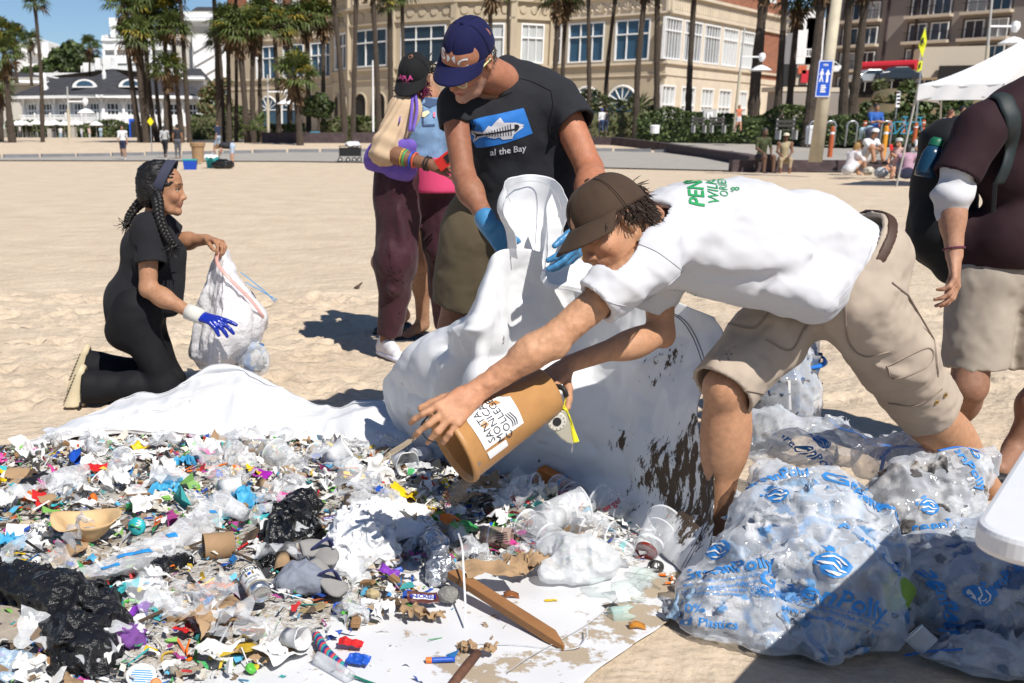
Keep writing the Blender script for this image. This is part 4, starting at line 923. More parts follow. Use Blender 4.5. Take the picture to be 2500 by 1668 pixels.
# bank with shrubs
GXs=np.linspace(x3(1880,90)[0],80,40);mb=MB();G=np.zeros((26,40,3));
for i in range(26):
 for j in range(40):
  y=74+i*2.0;x=GXs[j];tt=i/25;zz=.9+4.6*sm(.05,.75,tt)*sm(2075,2130,CX+x/y*2823)+.25*fbm(np.array([[x*.3,y*.3,0]]),3,4)[0];G[i,j]=(x,y,zz)
mb.grid(G);mat('bank',(.19,.135,.075),.95,.35,.4,col2=(.10,.10,.04));tag(mb.mk('planted_bank',MT['bank'],smooth=True),kind='structure')
bk=BVHTree.FromPolygons([tuple(v)for v in mb.V],mb.F);rs=np.random.RandomState(9);k=0
for u,v,r,ms in((2098,235,22,['leafmid','leafdark']),(2128,222,20,['leafolive','leafmid']),(2150,210,18,['leafmid','leafolive']),(2215,215,22,['leafmid','leafdark','frond']),(2190,240,16,['leafolive','leafmid']),(2235,238,22,['leafdark','leafmid']),(2270,225,24,['leafolive','frond']),(2300,245,26,['leafmid','frond']),(2330,225,22,['leafolive','leafmid']),(2255,262,22,['leafdark','leafmid']),(2310,275,22,['leafdark']),(2350,255,22,['leafmid','leafdark']),(2208,265,18,['leafdark','leafmid']),(2118,262,18,['leafmid','leafdark']),(2145,245,14,['leafdry','leafolive']),(2080,255,16,['leafdark'])):
 h=bk.ray_cast(Vector((0,0,HCAM)),Vector(ray(u,v+r*.6)))[0]
 if h is None:continue
 Y=h.y;c=at(u,v,Y);rr=r/2823*Y;mb=MB();lfc(mb,[(c,(rr,rr,rr*.8)),(c+A3(rr*.6,.3,-.2*rr),(rr*.6,rr*.6,rr*.6)),(c-A3(rr*.5,.2,.3*rr),(rr*.6,rr*.6,rr*.5))],420,.24,100+k,tuple(range(len(ms))),shell=.3)
 k+=1;tag(mb.mk('shrub',[MT[q]for q in ms]),f'shrub on the planted bank, {ORD[k - 1]} in a count from the sign pole','shrub','shrubs on the planted bank')
def car(lab,u,v,Y,m,flip=1):
 q=at(u,v,Y);t=th_('parked_car',lab,'car',tuple(q),0,'cars on the upper road');prof=[(-2.2,.3),(-2.2,.8),(-1.9,.95),(-1.2,1.05),(-.6,1.48),(.7,1.5),(1.5,1.0),(2.2,.85),(2.25,.3)]
 mb=MB();mb.prism([q+A3(x*flip,-.85,z)for x,z in prof],(0,1.7,0));mb.mk('body',m,t,bevel=.08)
 mb=MB();mb.prism([q+A3(x*flip,-.87,z)for x,z in((-1.05,1.05),(-.55,1.4),(.65,1.42),(1.3,1.03))],(0,1.74,0));mb.mk('window',MT['glassdark'],t)
 for x in(-1.4,1.35):mb=MB();mb.lt([(.33,-.92),(.33,.92)],q+A3(x*flip,0,.33),(0,1,0),14,cap=(True,True));mb.mk('wheel',MT['black'],t)
 for y in(-.6,.6):mb=MB();mb.ob(q+A3(2.2*flip,y,.7),(.06,0,0),(0,.2,0),(0,0,.09));mb.mk('headlight',MT['signwhite'],t)
car('silver car parked on the upper road under the red awning',2122,207,122,mat('carsilver',(.45,.46,.48),.3,metal=.5));car('dark car in the shade right of the silver car',2188,201,121,mat('cardark',(.02,.03,.045),.25));car('white car on the upper road behind the billboard palms',2020,182,150,mat('carwhite',(.7,.7,.7),.3),-1)
# ================================================================ people: bodies as one continuous signed-distance skin
def skin_mat(name,rough=.55,sss=.05):
 return mat(name,(.5,.3,.2),rough,.20,55,.5,190,attr=True,sss=sss,bdist=.0025,spec=.35)
SKIN=skin_mat('skin')
def hand(S,wrist,d,palm,L=.185,curl=(.3,)*4,spread=.10,thumb=(.5,.5),side=1,k=.008,th=.0085,mcp=None,tdir=None):
 """fingers along d, palm facing `palm`; thumb on the +side of d x palm; curl: per finger bend (radians per joint)"""
 x=un(d);z=np.asarray(palm,float);z=un(z-x*(z@x));y=np.cross(z,x)*side;o=np.asarray(wrist,float);q=L/.185
 def w(a,b,c):return o+q*(a*x+b*y+c*z)
 fy=(.032,.0105,-.0105,-.030);kx=(.092,.096,.092,.083);fl=((.044,.026,.021),(.048,.030,.023),(.044,.028,.022),(.034,.020,.019))
 S.cap(w(-.01,0,0),w(.03,0,0),.026*q,.027*q,.012,sq=(z,1.35))
 tips=[]
 for i in range(4):
  kn=w(kx[i],fy[i],-.003);S.cap(w(.012,fy[i]*.55,0),kn,.0165*q,.0125*q,.012,sq=(z,1.15))
  c=curl[i]if hasattr(curl[i],'__len__')else(curl[i]*.8,curl[i]*1.15,curl[i]*.8)
  a=0;sp=(1.5-i)*spread;p=kn
  for j in range(3):
   a+=c[j];dd=x*math.cos(a)*math.cos(sp)+y*math.sin(sp)*math.cos(a)+z*math.sin(a)
   n=p+dd*fl[i][j]*q;S.cap(p,n,(th+.0012-.0008*j)*q,(th+.0004-.0010*j)*q,.004);p=n
  tips.append(p)
 t0=w(.028,.024,.006);S.cap(w(.02,.01,.004),t0,.017*q,.016*q,.012)
 a,b=thumb;td=un(x*math.cos(a)+y*math.sin(a)*math.cos(b)+z*math.sin(a)*math.sin(b))if tdir is None else un(tdir)
 p=t0
 for j,l in enumerate((.04,.033,.027)):
  n=p+td*l*q;S.cap(p,n,(.0135-.0015*j)*q,(.0118-.0013*j)*q,.006);p=n;td=un(td*.93+x*.28+z*.12)
 return tips
def limb(S,a,b,c,r,k=.02,bulge=.0,bdir=None):
 """two-bone limb a-b-c with radii r=(ra, rb, rc) and a muscle bulge on each bone"""
 a,b,c=(np.asarray(q,float)for q in(a,b,c))
 S.cap(a,b,r[0],r[1],k);S.cap(b,c,r[1]*.98,r[2],k)
 if bulge:
  bd=np.zeros(3)if bdir is None else un(bdir)*r[1]*.25
  m=b+(c-b)*.30+bd;L=np.linalg.norm(c-b);R=frame(c-b,(0.3,.2,1));S.ell(m,(L*.28,r[1]*(1+bulge),r[1]*(1+bulge)),R,k)
 return S
class Head:
 """local axes: x forward out of the face, y to the person's left, z up; origin between the ears"""
 def __init__(s,o,fwd,up,q=1.0):s.o=np.asarray(o,float);s.R=frame(fwd,up);s.q=q
 def w(s,x,y,z):return s.o+s.q*(x*s.R[0]+y*s.R[1]+z*s.R[2])
 def l(s,P):return((P-s.o)@s.R.T)/s.q
 def sdf(s,S,nose=1.0,jaw=1.0,fem=0):
  q=s.q;w=s.w;E=lambda c,r,k=.015,sub=False:S.ell(w(*c),[a*q for a in r],s.R,k,sub);Cc=lambda a,b,ra,rb,k=.012,sub=False:S.cap(w(*a),w(*b),ra*q,rb*q,k,sub=sub)
  E((-.012,0,.040),(.099,.076,.088));E((.030,0,-.020),(.064,.060,.092),.03);E((.02,0,.045),(.075,.066,.06),.02)
  for y in(-1,1):
   Cc((-.002,y*.054,-.048),(.045,y*.034,-.098),.017*jaw,.016*jaw,.03);Cc((.045,y*.034,-.098),(.074,y*.006,-.106),.015,.016*jaw,.02)
   E((.068,y*.038,-.030),(.020,.020,.020),.03)
   E((.092,y*.032,.006),(.016,.019,.013),.016,True)
   E((.0735,y*.031,.003),(.0135,.0155,.0125),.004)
   Cc((.087,y*.014,.0135),(.080,y*.044,.0155),.0045,.0040,.006)
   Cc((.084,y*.016,-.0075),(.078,y*.043,-.005),.0032,.0030,.006)
   Cc((.093,y*.012,.026),(.082,y*.048,.030),.007,.006,.014)
   E((-.004,y*.078,-.006),(.019,.009,.031),.006);E((.000,y*.086,-.003),(.010,.007,.019),.006,True);E((-.002,y*.078,-.034),(.009,.006,.009),.005)
   E((.099,y*.0135,-.040),(.0105,.0085,.0085),.008)
  Cc((.092,0,.014),(.110+.006*(nose-1),0,-.030),.0075,.0085*nose,.012);E((.112*(1+.03*(nose-1)),0,-.035),(.012,.0115*nose,.010),None or.010)
  E((.084,0,-.062),(.018,.026,.020),.02);Cc((.0945,-.013,-.0645),(.0945,.013,-.0645),.0055,.0055,.006);Cc((.101,0,-.0635),(.0965,0,-.062),.005,.004,.006)
  Cc((.0925,-.012,-.0755),(.0925,.012,-.0755),.0062,.0062,.006);Cc((.1000,-.024,-.0695),(.1000,.024,-.0695),.0020,.0020,.003,True)
  E((.083,0,-.104),(.016,.020,.015),.015)
 def neck(s,S,base,r=.058):S.cap(s.w(-.018,0,-.055),base,r,r*1.06,.025)
 def color(s,P,C,lip=(.42,.16,.13),brow=(.05,.03,.02),iris=(.06,.035,.02),stubble=None,blush=.06,browy=(.028,.010)):
  L=s.l(P);x,y,z=L.T;ay=np.abs(y);m=(np.abs(L)<.2).all(1)&(x>.02)
  def mixin(wt,c):C[:]=C*(1-wt[:,None])+np.asarray(c)*wt[:,None]
  if stubble is not None:mixin(np.where(m,.45*sm(-.040,-.062,z)*sm(.0,.03,x)*np.clip(.6+.6*vnoise(L*900,3),0,1),0),stubble)
  mixin(np.where(m,.22*np.exp(-((ay-.042)**2+(z+.032)**2)/.0006),0),(.55,.2,.14))if blush else None
  mixin(np.where(m&(x>.08),np.exp(-((y/.024)**4+((z+.070)/.0105)**4)),0),lip)
  mixin(np.where(m&(x>.098)&(ay<.02),.9*np.exp(-((z+.0695)/.0018)**2),0),(.12,.03,.025))
  bz=browy[0]+.003-.10*(ay-.03)**2/.03;mixin(np.where(m&(x>.06),.88*np.exp(-((z-bz)/.0048)**4)*np.exp(-((ay-.031)/.021)**6),0),brow)
  ey=np.sqrt(((ay-.031)/.0145)**2+((z-.002)/.0065)**2);mixin(np.where(m&(x>.07),sm(1.08,.9,ey),0),(.62,.58,.54))
  ir=np.sqrt((ay-.031)**2+(z-.002)**2);mixin(np.where(m&(x>.07)&(ey<1),sm(.0068,.0056,ir),0),iris);mixin(np.where(m&(x>.07),.85*sm(.0030,.0022,np.abs(ey-1.02)*.0085)*(z>.000),0),(.02,.012,.01))
  return C
def skc(P,base,seed=0,amt=.10):
 n=fbm(P*9,3,seed);C=np.asarray(base)*(1+amt*n[:,None]*np.array([.6,1,1.1]));return np.clip(C,0,1)
def clm(name,col,rough=.85,bump=.25,bscale=500,var=.06,sheen=.03,scale=6,stretch=None):
 return mat(name,col,rough,var,scale,bump,bscale,sheen=sheen,spec=.25,bdist=.001,stretch=stretch)
def tube_cloth(S,pts,rad,k=.03,sq=None):
 for a,b,ra,rb in zip(pts[:-1],pts[1:],rad[:-1],rad[1:]):S.cap(a,b,ra,rb,k,sq)
 return S
def bbox(*pts,m=.15):P=np.array(pts);return P.min(0)-m,P.max(0)+m
def psn(label,loc,group=None):return th_('person',label,'person',tuple(loc),0,group)
def str_(mb,roots,dirs,L,r,curl,seed,n=5,grav=.4,sides=4):
 rs=np.random.RandomState(seed)
 for p,d in zip(roots,dirs):
  p=np.asarray(p,float);d=un(d);l=L*rs.uniform(.6,1.2);pts=[p];w_=rs.normal(size=3)*curl
  for j in range(n):d=un(d+w_*.5+A3(0,0,-grav)+rs.normal(size=3)*curl*.6);p=p+d*l/n;pts.append(p)
  mb.tube(pts,[r]*2+[r*.8]*(n-2)+[r*.2],sides,cap=False)
 return mb
def ctl(S,p,n,r,wob=0.0,wf=60):
 """cut the half space beyond p along n, only within r of the axis"""
 p=np.asarray(p,float);n=un(n);I=np.nonzero(S.d<.03);P=np.stack([S.ax[i][I[i]]for i in range(3)],1);dd=(P-p)@n
 rr=np.linalg.norm(P-p-dd[:,None]*n,axis=1);S.d[I]=np.where((rr<r)&(dd<.3),np.maximum(S.d[I],dd+wob*np.sin(P.sum(1)*wf)),S.d[I]);return S
def garm(lo,hi,h,tso,sleeves,k=.04,f=None,t=.013,cuts=(),local=()):
 """hollow cloth: torso(S) builds the trunk; sleeves = [(build(S), end point, end direction)]; open at every cut"""
 S=SDF(lo,hi,h);tso(S);full=S.d;outer=full.copy()
 def plane(p,n):
  n=un(n);p=np.asarray(p,float);return((S.ax[0][:,None,None]-p[0])*n[0]+(S.ax[1][None,:,None]-p[1])*n[1]+(S.ax[2][None,None,:]-p[2])*n[2]).astype(np.float32)
 for fn,p,n in sleeves:
  T=SDF(lo,hi,h);fn(T);full=smin(full,T.d,k);outer=smin(outer,np.maximum(T.d,plane(p,n)),k)
 if f is not None:
  I=np.nonzero(np.abs(full)<.06);P=np.stack([S.ax[i][I[i]]for i in range(3)],1);D=f(P).astype(np.float32);full[I]-=D;outer[I]-=D
 solid=full
 S.d=np.maximum(outer,-(full+t)).astype(np.float32)
 for p,n in cuts:S.d=np.maximum(S.d,plane(p,n))
 for p,n,r in local:ctl(S,p,n,r)
 V,F=S.mesh(1);return V,F,S,solid
 # ================================================================ young man in the white T-shirt, bent over the bucket
PA=psn('person in a white T-shirt, khaki cargo shorts and brown cap bending to empty a bucket',gp(1900,1330))
def build_A():
 sk=(.50,.265,.15)
 head_o=at(1490,548,3.06);fwd=un(at(1400,622,3.02)-at(1500,550,3.06));fwd=un(fwd+A3(0,-.14,0));up=un(A3(-.62,0.05,.80))
 H=Head(head_o,fwd,up,1.03)
 nb=at(1590,540,3.16)
 shN=at(1572,640,2.98);elN=at(1352,828,2.92);wrN=at(1172,948,2.92)
 shF=at(1610,655,3.34);elF=at(1612,812,3.28);wrF=at(1392,888,3.14)
 hipN=at(2085,725,3.24);hipF=at(1985,690,3.46);pel=(hipN+hipF)/2+A3(.05,0,.06)
 knF=at(1772,945,3.27);anF=at(1752,1320,3.32);knN=at(2268,1000,3.52);anN=at(2430,1215,3.98)
 lo,hi=bbox(H.o,nb,m=.17)
 S=SDF(lo,hi,.0032);H.sdf(S,nose=1.02);H.neck(S,nb,.055)
 V,F=S.mesh(1);C=skc(V,sk,1);H.color(V,C,lip=(.42,.15,.12),brow=(.035,.02,.014))
 for q in range(26):
  p=H.w(.075,.05*random.Random(q).uniform(.1,1.2),-.05+.05*random.Random(q+50).uniform(0,1.4));dd=((V-p)**2).sum(1);C[dd<.0019**2*4]*=.72
 parts=[(V,F,C)]
 # arms with hands
 lo,hi=bbox(shN,elN,wrN,at(1060,1090,2.9),m=.09);S=SDF(lo,hi,.0038)
 limb(S,shN,elN,wrN,(.050,.040,.027),.02,.16,(0,-.5,.5));S.cap(elN+A3(-.02,0,-.02),wrN,.034,.024,.02);S.ell(elN+A3(.012,-.01,-.026),(.022,.02,.02),None,.02)
 S.cap(wrN,wrN+un(at(1085,1015,2.86)-wrN)*.02,.0275,.028,.012,sq=((0,1,.2),1.25))
 tips=hand(S,wrN+un(at(1085,1015,2.86)-wrN)*.025,at(1085,1022,2.86)-wrN,A3(.12,.85,-.25),.20,((.25,.55,.35),(.20,.6,.4),(.25,.6,.4),(.35,.6,.4)),.17,(.55,.6),side=1)
 S.disp(lambda P:.0022*fbm(P*45,2,3),.02);V,F=S.mesh(1);C=skc(V,sk,2);red=np.exp(-((V-wrN)**2).sum(1)/.015);C=C*(1-.12*red[:,None]*[0,1,1]);parts.append((V,F,C))
 lo,hi=bbox(shF,elF,wrF,at(1330,960,3.1),m=.09);S=SDF(lo,hi,.0042)
 limb(S,shF,elF,wrF,(.048,.039,.026),.02,.15,(0,-.4,-.3));S.ell(elF+A3(.016,0,-.02),(.024,.022,.024),None,.02)
 hand(S,wrF+un(at(1335,925,3.1)-wrF)*.02,at(1335,935,3.08)-wrF,A3(-.55,-.35,-.75),.19,(.75,.8,.85,.9),.06,(.9,.5),side=-1)
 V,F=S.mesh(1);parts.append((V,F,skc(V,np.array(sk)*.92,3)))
 # legs
 lo,hi=bbox(hipN,knN,anN,hipF,knF,anF,m=.12);S=SDF(lo,hi,.0075)
 limb(S,hipF,knF,anF,(.085,.062,.042),.03,.17,(.5,.3,0));S.ell(knF+A3(-.012,-.035,-.01),(.042,.035,.05),None,.03);S.cap(knF+A3(.02,.02,-.08),knF+A3(.02,.03,-.22),.052,.05,.04)
 limb(S,hipN,knN,anN,(.09,.063,.044),.03,.16,(.2,.4,.2));S.cap(knN+A3(.02,.05,-.07),knN+(anN-knN)*.5,.052,.048,.04)
 for an,d in((anF,A3(-1,-.25,0)),(anN,A3(-.7,-.6,0))):S.cap(an+A3(0,0,-.06),an+un(d)*.16+A3(0,0,-.09),.042,.032,.03,sq=((0,0,1),1.15));S.cap(an,an+A3(.04,.02,-.08),.042,.036,.03)
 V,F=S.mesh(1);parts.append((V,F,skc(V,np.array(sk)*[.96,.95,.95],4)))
 jnb(parts,PA,'body',inner=[(nb,at(1700,580,3.2),.05),(shN,nb,.045),(shF,nb,.045),(at(1700,580,3.2),pel,.09),(pel,hipN,.08),(pel,hipF,.08)])
 # T-shirt: torso, two sleeves, hollow at hem and cuffs
 hemM=at(2010,655,3.30);t0=at(1640,575,3.20);t1=at(1800,572,3.24);t2=at(1960,590,3.28);t3=at(2085,650,3.32)
 lo,hi=bbox(nb,shN,shF,t0,t3,at(2010,770,3.1),at(1430,745,2.95),at(1600,780,3.3),m=.2)
 def tso(S):
  S.cap(nb+A3(.03,.02,-.03),t0,.08,.138,.05);S.cap(t0,t1,.142,.163,.05,sq=((.1,0,1),1.06));S.cap(t1+A3(0,0,-.02),t2+A3(0,0,-.015),.160,.152,.05,sq=((.1,0,1),1.10));S.cap(t2,t3,.150,.142,.05,sq=((0,0,1),1.12))
  S.cap(at(1760,640,3.18),at(1990,715,3.16),.10,.085,.06);S.cap(at(1930,690,3.10),at(2000,735,3.06),.060,.048,.05)
 slN=at(1455,740,2.93);slF=at(1572,748,3.34)
 def sleN(S):S.cap(nb+A3(.03,-.05,-.03),shN+A3(.03,.03,.0),.066,.076,.05);S.cap(shN+A3(.02,.03,.01),shN+(slN-shN)*.5,.076,.070,.04);S.cap(shN+(slN-shN)*.5,slN+(slN-shN)*.3,.070,.070,.03)
 def sleF(S):S.cap(shF+A3(.03,-.03,.03),slF+(slF-shF)*.3,.086,.070,.04)
 seg=[]
 def fold(a,b,wd,hh):seg.append((a,b,wd,hh))
 for k,(u0,v0,u1,v1,hh)in enumerate(((1640,625,1800,560,.010),(1650,640,1880,610,.013),(1660,655,1940,648,-.012),(1680,668,1990,640,.014),(1700,690,1960,690,-.012),(1720,660,2040,600,.012),(1800,700,2070,610,-.011),(1790,690,2040,690,.012),(1600,590,1560,690,.008),(1570,600,1500,700,.010),(1600,640,1520,730,-.010),(1630,660,1545,745,.012),(1545,620,1470,715,-.008),(1850,720,2010,700,.015),(1870,660,2090,580,.010),(1900,700,2110,620,-.010),(1990,740,2110,650,.012),(1900,735,1990,760,-.005),(1700,590,1850,500,.006),(1620,700,1700,705,-.01))):
  fold(at(u0,v0,3.04),at(u1,v1,3.08),.024+.005*(k%3),hh*1.15)
 V,F,S,_=garm(lo,hi,.0056,tso,[(sleN,slN,slN-shN),(sleF,slF,slF-shF)],.04,lambda P:crs(P,seg)+.0060*fbm(P*[7,9,13],3,5)+.0035*rdg((P@np.array([[.8,0,.6],[0,1,0],[-.6,0,.8]]))*[3,8,15],2,4)+.0022*fbm(P*26,2,9),.019,cuts=[(hemM+A3(.195,0,0.05),un(A3(.93,0,-.10))),(at(2085,730,3.2),un(A3(.80,-.15,-.62)))],local=[(nb+un(H.w(0,0,-.05)-nb)*.012,un(H.w(0,0,-.05)-nb),.09)])
 o=mnp('t_shirt',V,F,clm('tshirtwhite',(.56,.56,.58),.9,.15,700,.02),PA)
 tr=bvh(o);gm=mat('printgreen',(.015,.27,.085),.8)
 # print on the back: lines read from the tail of the shirt to the neck
 rt=un(A3(.30,.62,.62));
 upv=un(A3(-1,.0,-.12));rt=un(A3(.12,.55,.83))
 for i,(txt,u,v,sz,b)in enumerate((('PENN STATE',1700,512,.062,.02),('WILKES-BARRE',1744,500,.046,.0),('ORIENTATION',1776,468,.034,.0),("'8",1808,448,.034,.0))):
  fl=tfl(txt,sz,b,align='LEFT');c=at(u,v,3.1);lay('lettering',fl,tr,c,rt,upv,gm,o,.0025,.35)
 fl=tfl('ERSITY',.030,.0,align='LEFT');fl[0][:]*=-1;lay('lettering',fl,tr,hit(tr,1700,722)[0],A3(1,0,-.30),A3(0,-.7,.7),gm,o,.0025,.06)
 wm=mat('seamwhite',(.50,.50,.54),.9)
 for sp_ in(((1552,592),(1600,612),(1640,640),(1668,662)),((1668,662),(1640,690),(1600,720),(1560,742)),((1448,706),(1470,728),(1500,742),(1535,748)),((2012,762),(2060,715),(2110,650),(2130,600))):
  Q=on_view(tr,sp_,.0015)
  if len(Q)>5:mb=MB();mb.tube(Q,.0013,4);mb.mk('seam',wm,o)
  # cargo shorts
 lo,hi=bbox(pel,hipN,knN,hipF,knF,m=.2)
 def tso(S):S.cap(pel+A3(.0,-.04,.03),pel+A3(.0,.04,.03),.140,.140,.05);S.cap(pel+A3(.0,0,.0),pel+A3(-.10,.0,.04),.155,.15,.05)
 def lN(S):S.cap(hipN+A3(.0,.02,.0),hipN+(knN-hipN)*.5,.126,.110,.05);S.cap(hipN+(knN-hipN)*.5,knN+(knN-hipN)*.2,.110,.104,.04)
 def lF(S):S.cap(hipF+A3(0,0,.02),hipF+(knF-hipF)*.5,.122,.108,.05);S.cap(hipF+(knF-hipF)*.5,knF+(knF-hipF)*.2,.108,.102,.04)
 seg=[]
 for k,(u0,v0,u1,v1,hh)in enumerate(((2100,720,2200,740,.010),(2060,760,2210,780,-.010),(2090,800,2230,800,.009),(2080,830,2220,860,-.009),(2120,900,2270,930,.012),(2100,930,2230,965,-.011),(1990,830,2120,900,.010),(1850,760,1950,800,.010),(1780,830,1900,780,-.009),(1740,880,1840,870,.012),(1760,910,1850,900,-.010),(2030,700,2100,840,.010),(1960,800,1990,740,-.012),(2170,660,2250,800,.008))):seg.append((at(u0,v0,3.22),at(u1,v1,3.3),.021,hh))
 wa=un(A3(-.86,0,.5))
 V,F,S,solid=garm(lo,hi,.0062,(lambda S:None),[(tso,pel+wa*.05,wa),(lN,knN,knN-hipN),(lF,knF+(knF-hipF)*.04,knF-hipF)],.05,lambda P:crs(P,seg)*1.15+.007*fbm(P*9,3,15)+.0025*fbm(P*30,2,19),.013)
 o=mnp('cargo_shorts',V,F,clm('khaki',(.43,.355,.285),.9,.35,420,.10),PA);tr=bvh(o)
 # cargo pocket flap, seams and eyelets
 st=mat('khakiseam',(.27,.215,.17),.9)
 def seam(pts,w_=.0035,nm='seam',m=st,off=.002):
  P=spl([at(u,v,3.3)for u,v in pts],36);mb=MB();Q=[]
  for p in P:
   d=un(p-A3(0,0,HCAM));h,n,i,t_=tr.ray_cast(Vector((0,0,HCAM)),Vector(d))
   if h is not None:Q.append(np.array(h)-d*off)
  if len(Q)>3:mb.tube(Q,w_,4);return mb.mk(nm,m,o)
 seam([(2178,690),(2260,760),(2280,830),(2290,920)]);seam([(2062,730),(2070,830),(2110,870),(2170,860)]);seam([(2165,895),(2265,850),(2270,890),(2185,925),(2165,895)],.003,'pocket_seam');seam([(1870,830),(1930,855),(1965,800)]);seam([(1775,790),(1840,800),(1880,760)]);seam([(1725,925),(1780,945),(1865,962)]);seam([(2170,985),(2240,990),(2300,950)]);seam([(1965,805),(2010,730)])
 for u,v in((2307,965),(2286,982)):
  h,n,i,t_=tr.ray_cast(Vector((0,0,HCAM)),Vector(ray(u,v)))
  if h is not None:mb=MB();mb.lt([(.004,.003),(.008,.004),(.009,0)],np.array(h),np.array(n),10);mb.mk('eyelet',mat('brass',(.5,.34,.12),.35,metal=.9),o)
  # belt
 S=SDF(lo,hi,.0062);tso(S);solid=S.d;S.d=np.maximum(solid-.008,-(solid+.006));S.cut(pel+wa*.045,wa);S.cut(pel+wa*.012,-wa);V,F=S.mesh(1);mnp('belt',V,F,mat('beltbrown',(.06,.03,.018),.6,.2),PA)
 cap_obj(PA,H,'brown',(.060,.037,.024),brim=.075,tilt=-.10,mat_name='capbrown',fade=True)
 # hair under the cap
 mb=MB();rs=np.random.RandomState(4);roots=[];dirs=[]
 for _ in range(1300):
  a=rs.uniform(-2.9,2.9);y=math.sin(a)*.078;x=-.012-math.cos(a)*.098 if abs(a)<2.2 else 0;z=rs.uniform(-.035,.028)
  if abs(a)>1.25:z=rs.uniform(.0,.03)
  if abs(a)>1.75:continue
  roots.append(H.w(x,y,z));dirs.append(H.R[0]*(-.5*math.cos(a))+H.R[1]*math.sin(a)*.5-H.R[2]*.6)
 for _ in range(120):y=rs.choice([-1,1])*rs.uniform(.06,.08);roots.append(H.w(rs.uniform(.0,.05),y,rs.uniform(.015,.035)));dirs.append(H.R[0]*.6+H.R[1]*y*3-H.R[2]*.4)
 str_(mb,roots,dirs,.045,.0014,.16,5,grav=.14)
 roots=[H.w(-.10,rs.uniform(-.03,.03),rs.uniform(.015,.06))for _ in range(190)];str_(mb,roots,[A3(.8,0,.1)+rs.normal(size=3)*.22 for _ in roots],.05,.0016,.16,6,grav=.16)
 mb.mk('hair',mat('hairdark',(.034,.018,.010),.5,.3,60),PA,smooth=True)
 return dict(H=H,wrN=wrN,wrF=wrF)
def jnb(parts,parent,name='body',m=None,inner=(),sk=(.4,.2,.12)):
 if inner:
  lo,hi=bbox(*[q for a,b,r in inner for q in(a,b)],m=.14);S=SDF(lo,hi,.016)
  for a,b,r in inner:S.cap(a,b,r,r,.04)
  V,F=S.mesh(1);parts=parts+[(V,F,skc(V,sk,9))]
 Vs=[];Fs=[];Cs=[];b=0
 for V,F,C in parts:Vs.append(V);Fs.append(F+b);Cs.append(C);b+=len(V)
 return mnp(name,np.vstack(Vs),np.vstack(Fs),m or SKIN,parent,col=np.vstack(Cs))
def cap_obj(parent,H,name,col,brim=.075,tilt=0.0,mat_name='cap',fade=False,q=1.0,high=0.0,bw=1.0,btn=None):
 """baseball cap: six stitched panels, curved peak, button"""
 m=clm(mat_name,col,.85,.3,300,.22 if fade else.06,scale=14);n,r=60,16;G=np.zeros((r,n+1,3));seams=[]
 for i in range(r):
  t=i/(r-1);ph=t*math.pi/2
  for j in range(n+1):
   a=2*math.pi*j/n;pk=abs(((a/(math.pi/3))%1)-.5)*2;cr=math.cos(ph)**.72
   rx,ry,hz=.108+.003,.0855,.105+high;pinch=1-.035*(pk**8)*math.sin(2*ph)
   G[i,j]=((-.012+rx*math.cos(a)*cr*pinch),ry*math.sin(a)*cr*pinch,.022+hz*(math.sin(ph)**1.05)+(.012*math.cos(a)if t<1 else 0)*(1-t))
 W=H.o+H.q*q*(G.reshape(-1,3)@H.R);mb=MB();mb.grid(W.reshape(r,n+1,3));c=thing_child(name+'_cap',parent)
 o=mb.mk('crown',m,c,smooth=True);md=o.modifiers.new('s','SOLIDIFY');md.thickness=.003
 mb=MB();rr,cc=10,26;G=np.zeros((rr,cc,3))
 for i in range(rr):
  for j in range(cc):
   a=(j/(cc-1)-.5)*2*1.32*bw;t=i/(rr-1);ext=brim*t*(max(0,math.cos(a*.95/bw))**.55)
   x=-.012+.111*math.cos(a)+ext;y=.0875*math.sin(a)*(1+.02*t);G[i,j]=(x,y,.034-.32*abs(y)**1.35*(.35+.9*t)-t*brim*(.28-tilt)+.010*math.cos(a))
 W=H.o+H.q*q*(G.reshape(-1,3)@H.R);mb.grid(W.reshape(rr,cc,3));o2=mb.mk('peak',m,c,smooth=True);md=o2 .modifiers.new('s','SOLIDIFY');md.thickness=.005
 mb=MB();mb.ell if False else None;mb.lt([(.0085,-.002),(.0085,.002),(.005,.005),(.0,.006)],H.o+H.q*q*(A3(-.012,0,.128+high)@H.R),H.R[2],10);mb.mk('button',btn or m,c,smooth=True)
 for k in range(6):
  a=math.pi/3*(k+.5)
  for da in(-.03,.03):
   pts=[]
   for i in range(12):
    ph=i/12*1.5;cr=math.cos(ph)**.72;pts.append(H.o+H.q*q*(A3(-.012+.1095*math.cos(a+da)*cr*(1-.0*cr),.0865*math.sin(a+da)*cr,.0225+(.105+high)*math.sin(ph)**1.05+.012*math.cos(a)*(1-i/12))@H.R))
   mb=MB();mb.tube(pts,.0007,4);mb.mk('stitching',mat(mat_name+'st',[x*.55 for x in col],.9),c)
 return o
def thing_child(name,parent):
 o=bpy.data.objects.new(name,None);o.empty_display_size=.02;link(o,parent);return o
A_INFO=build_A()
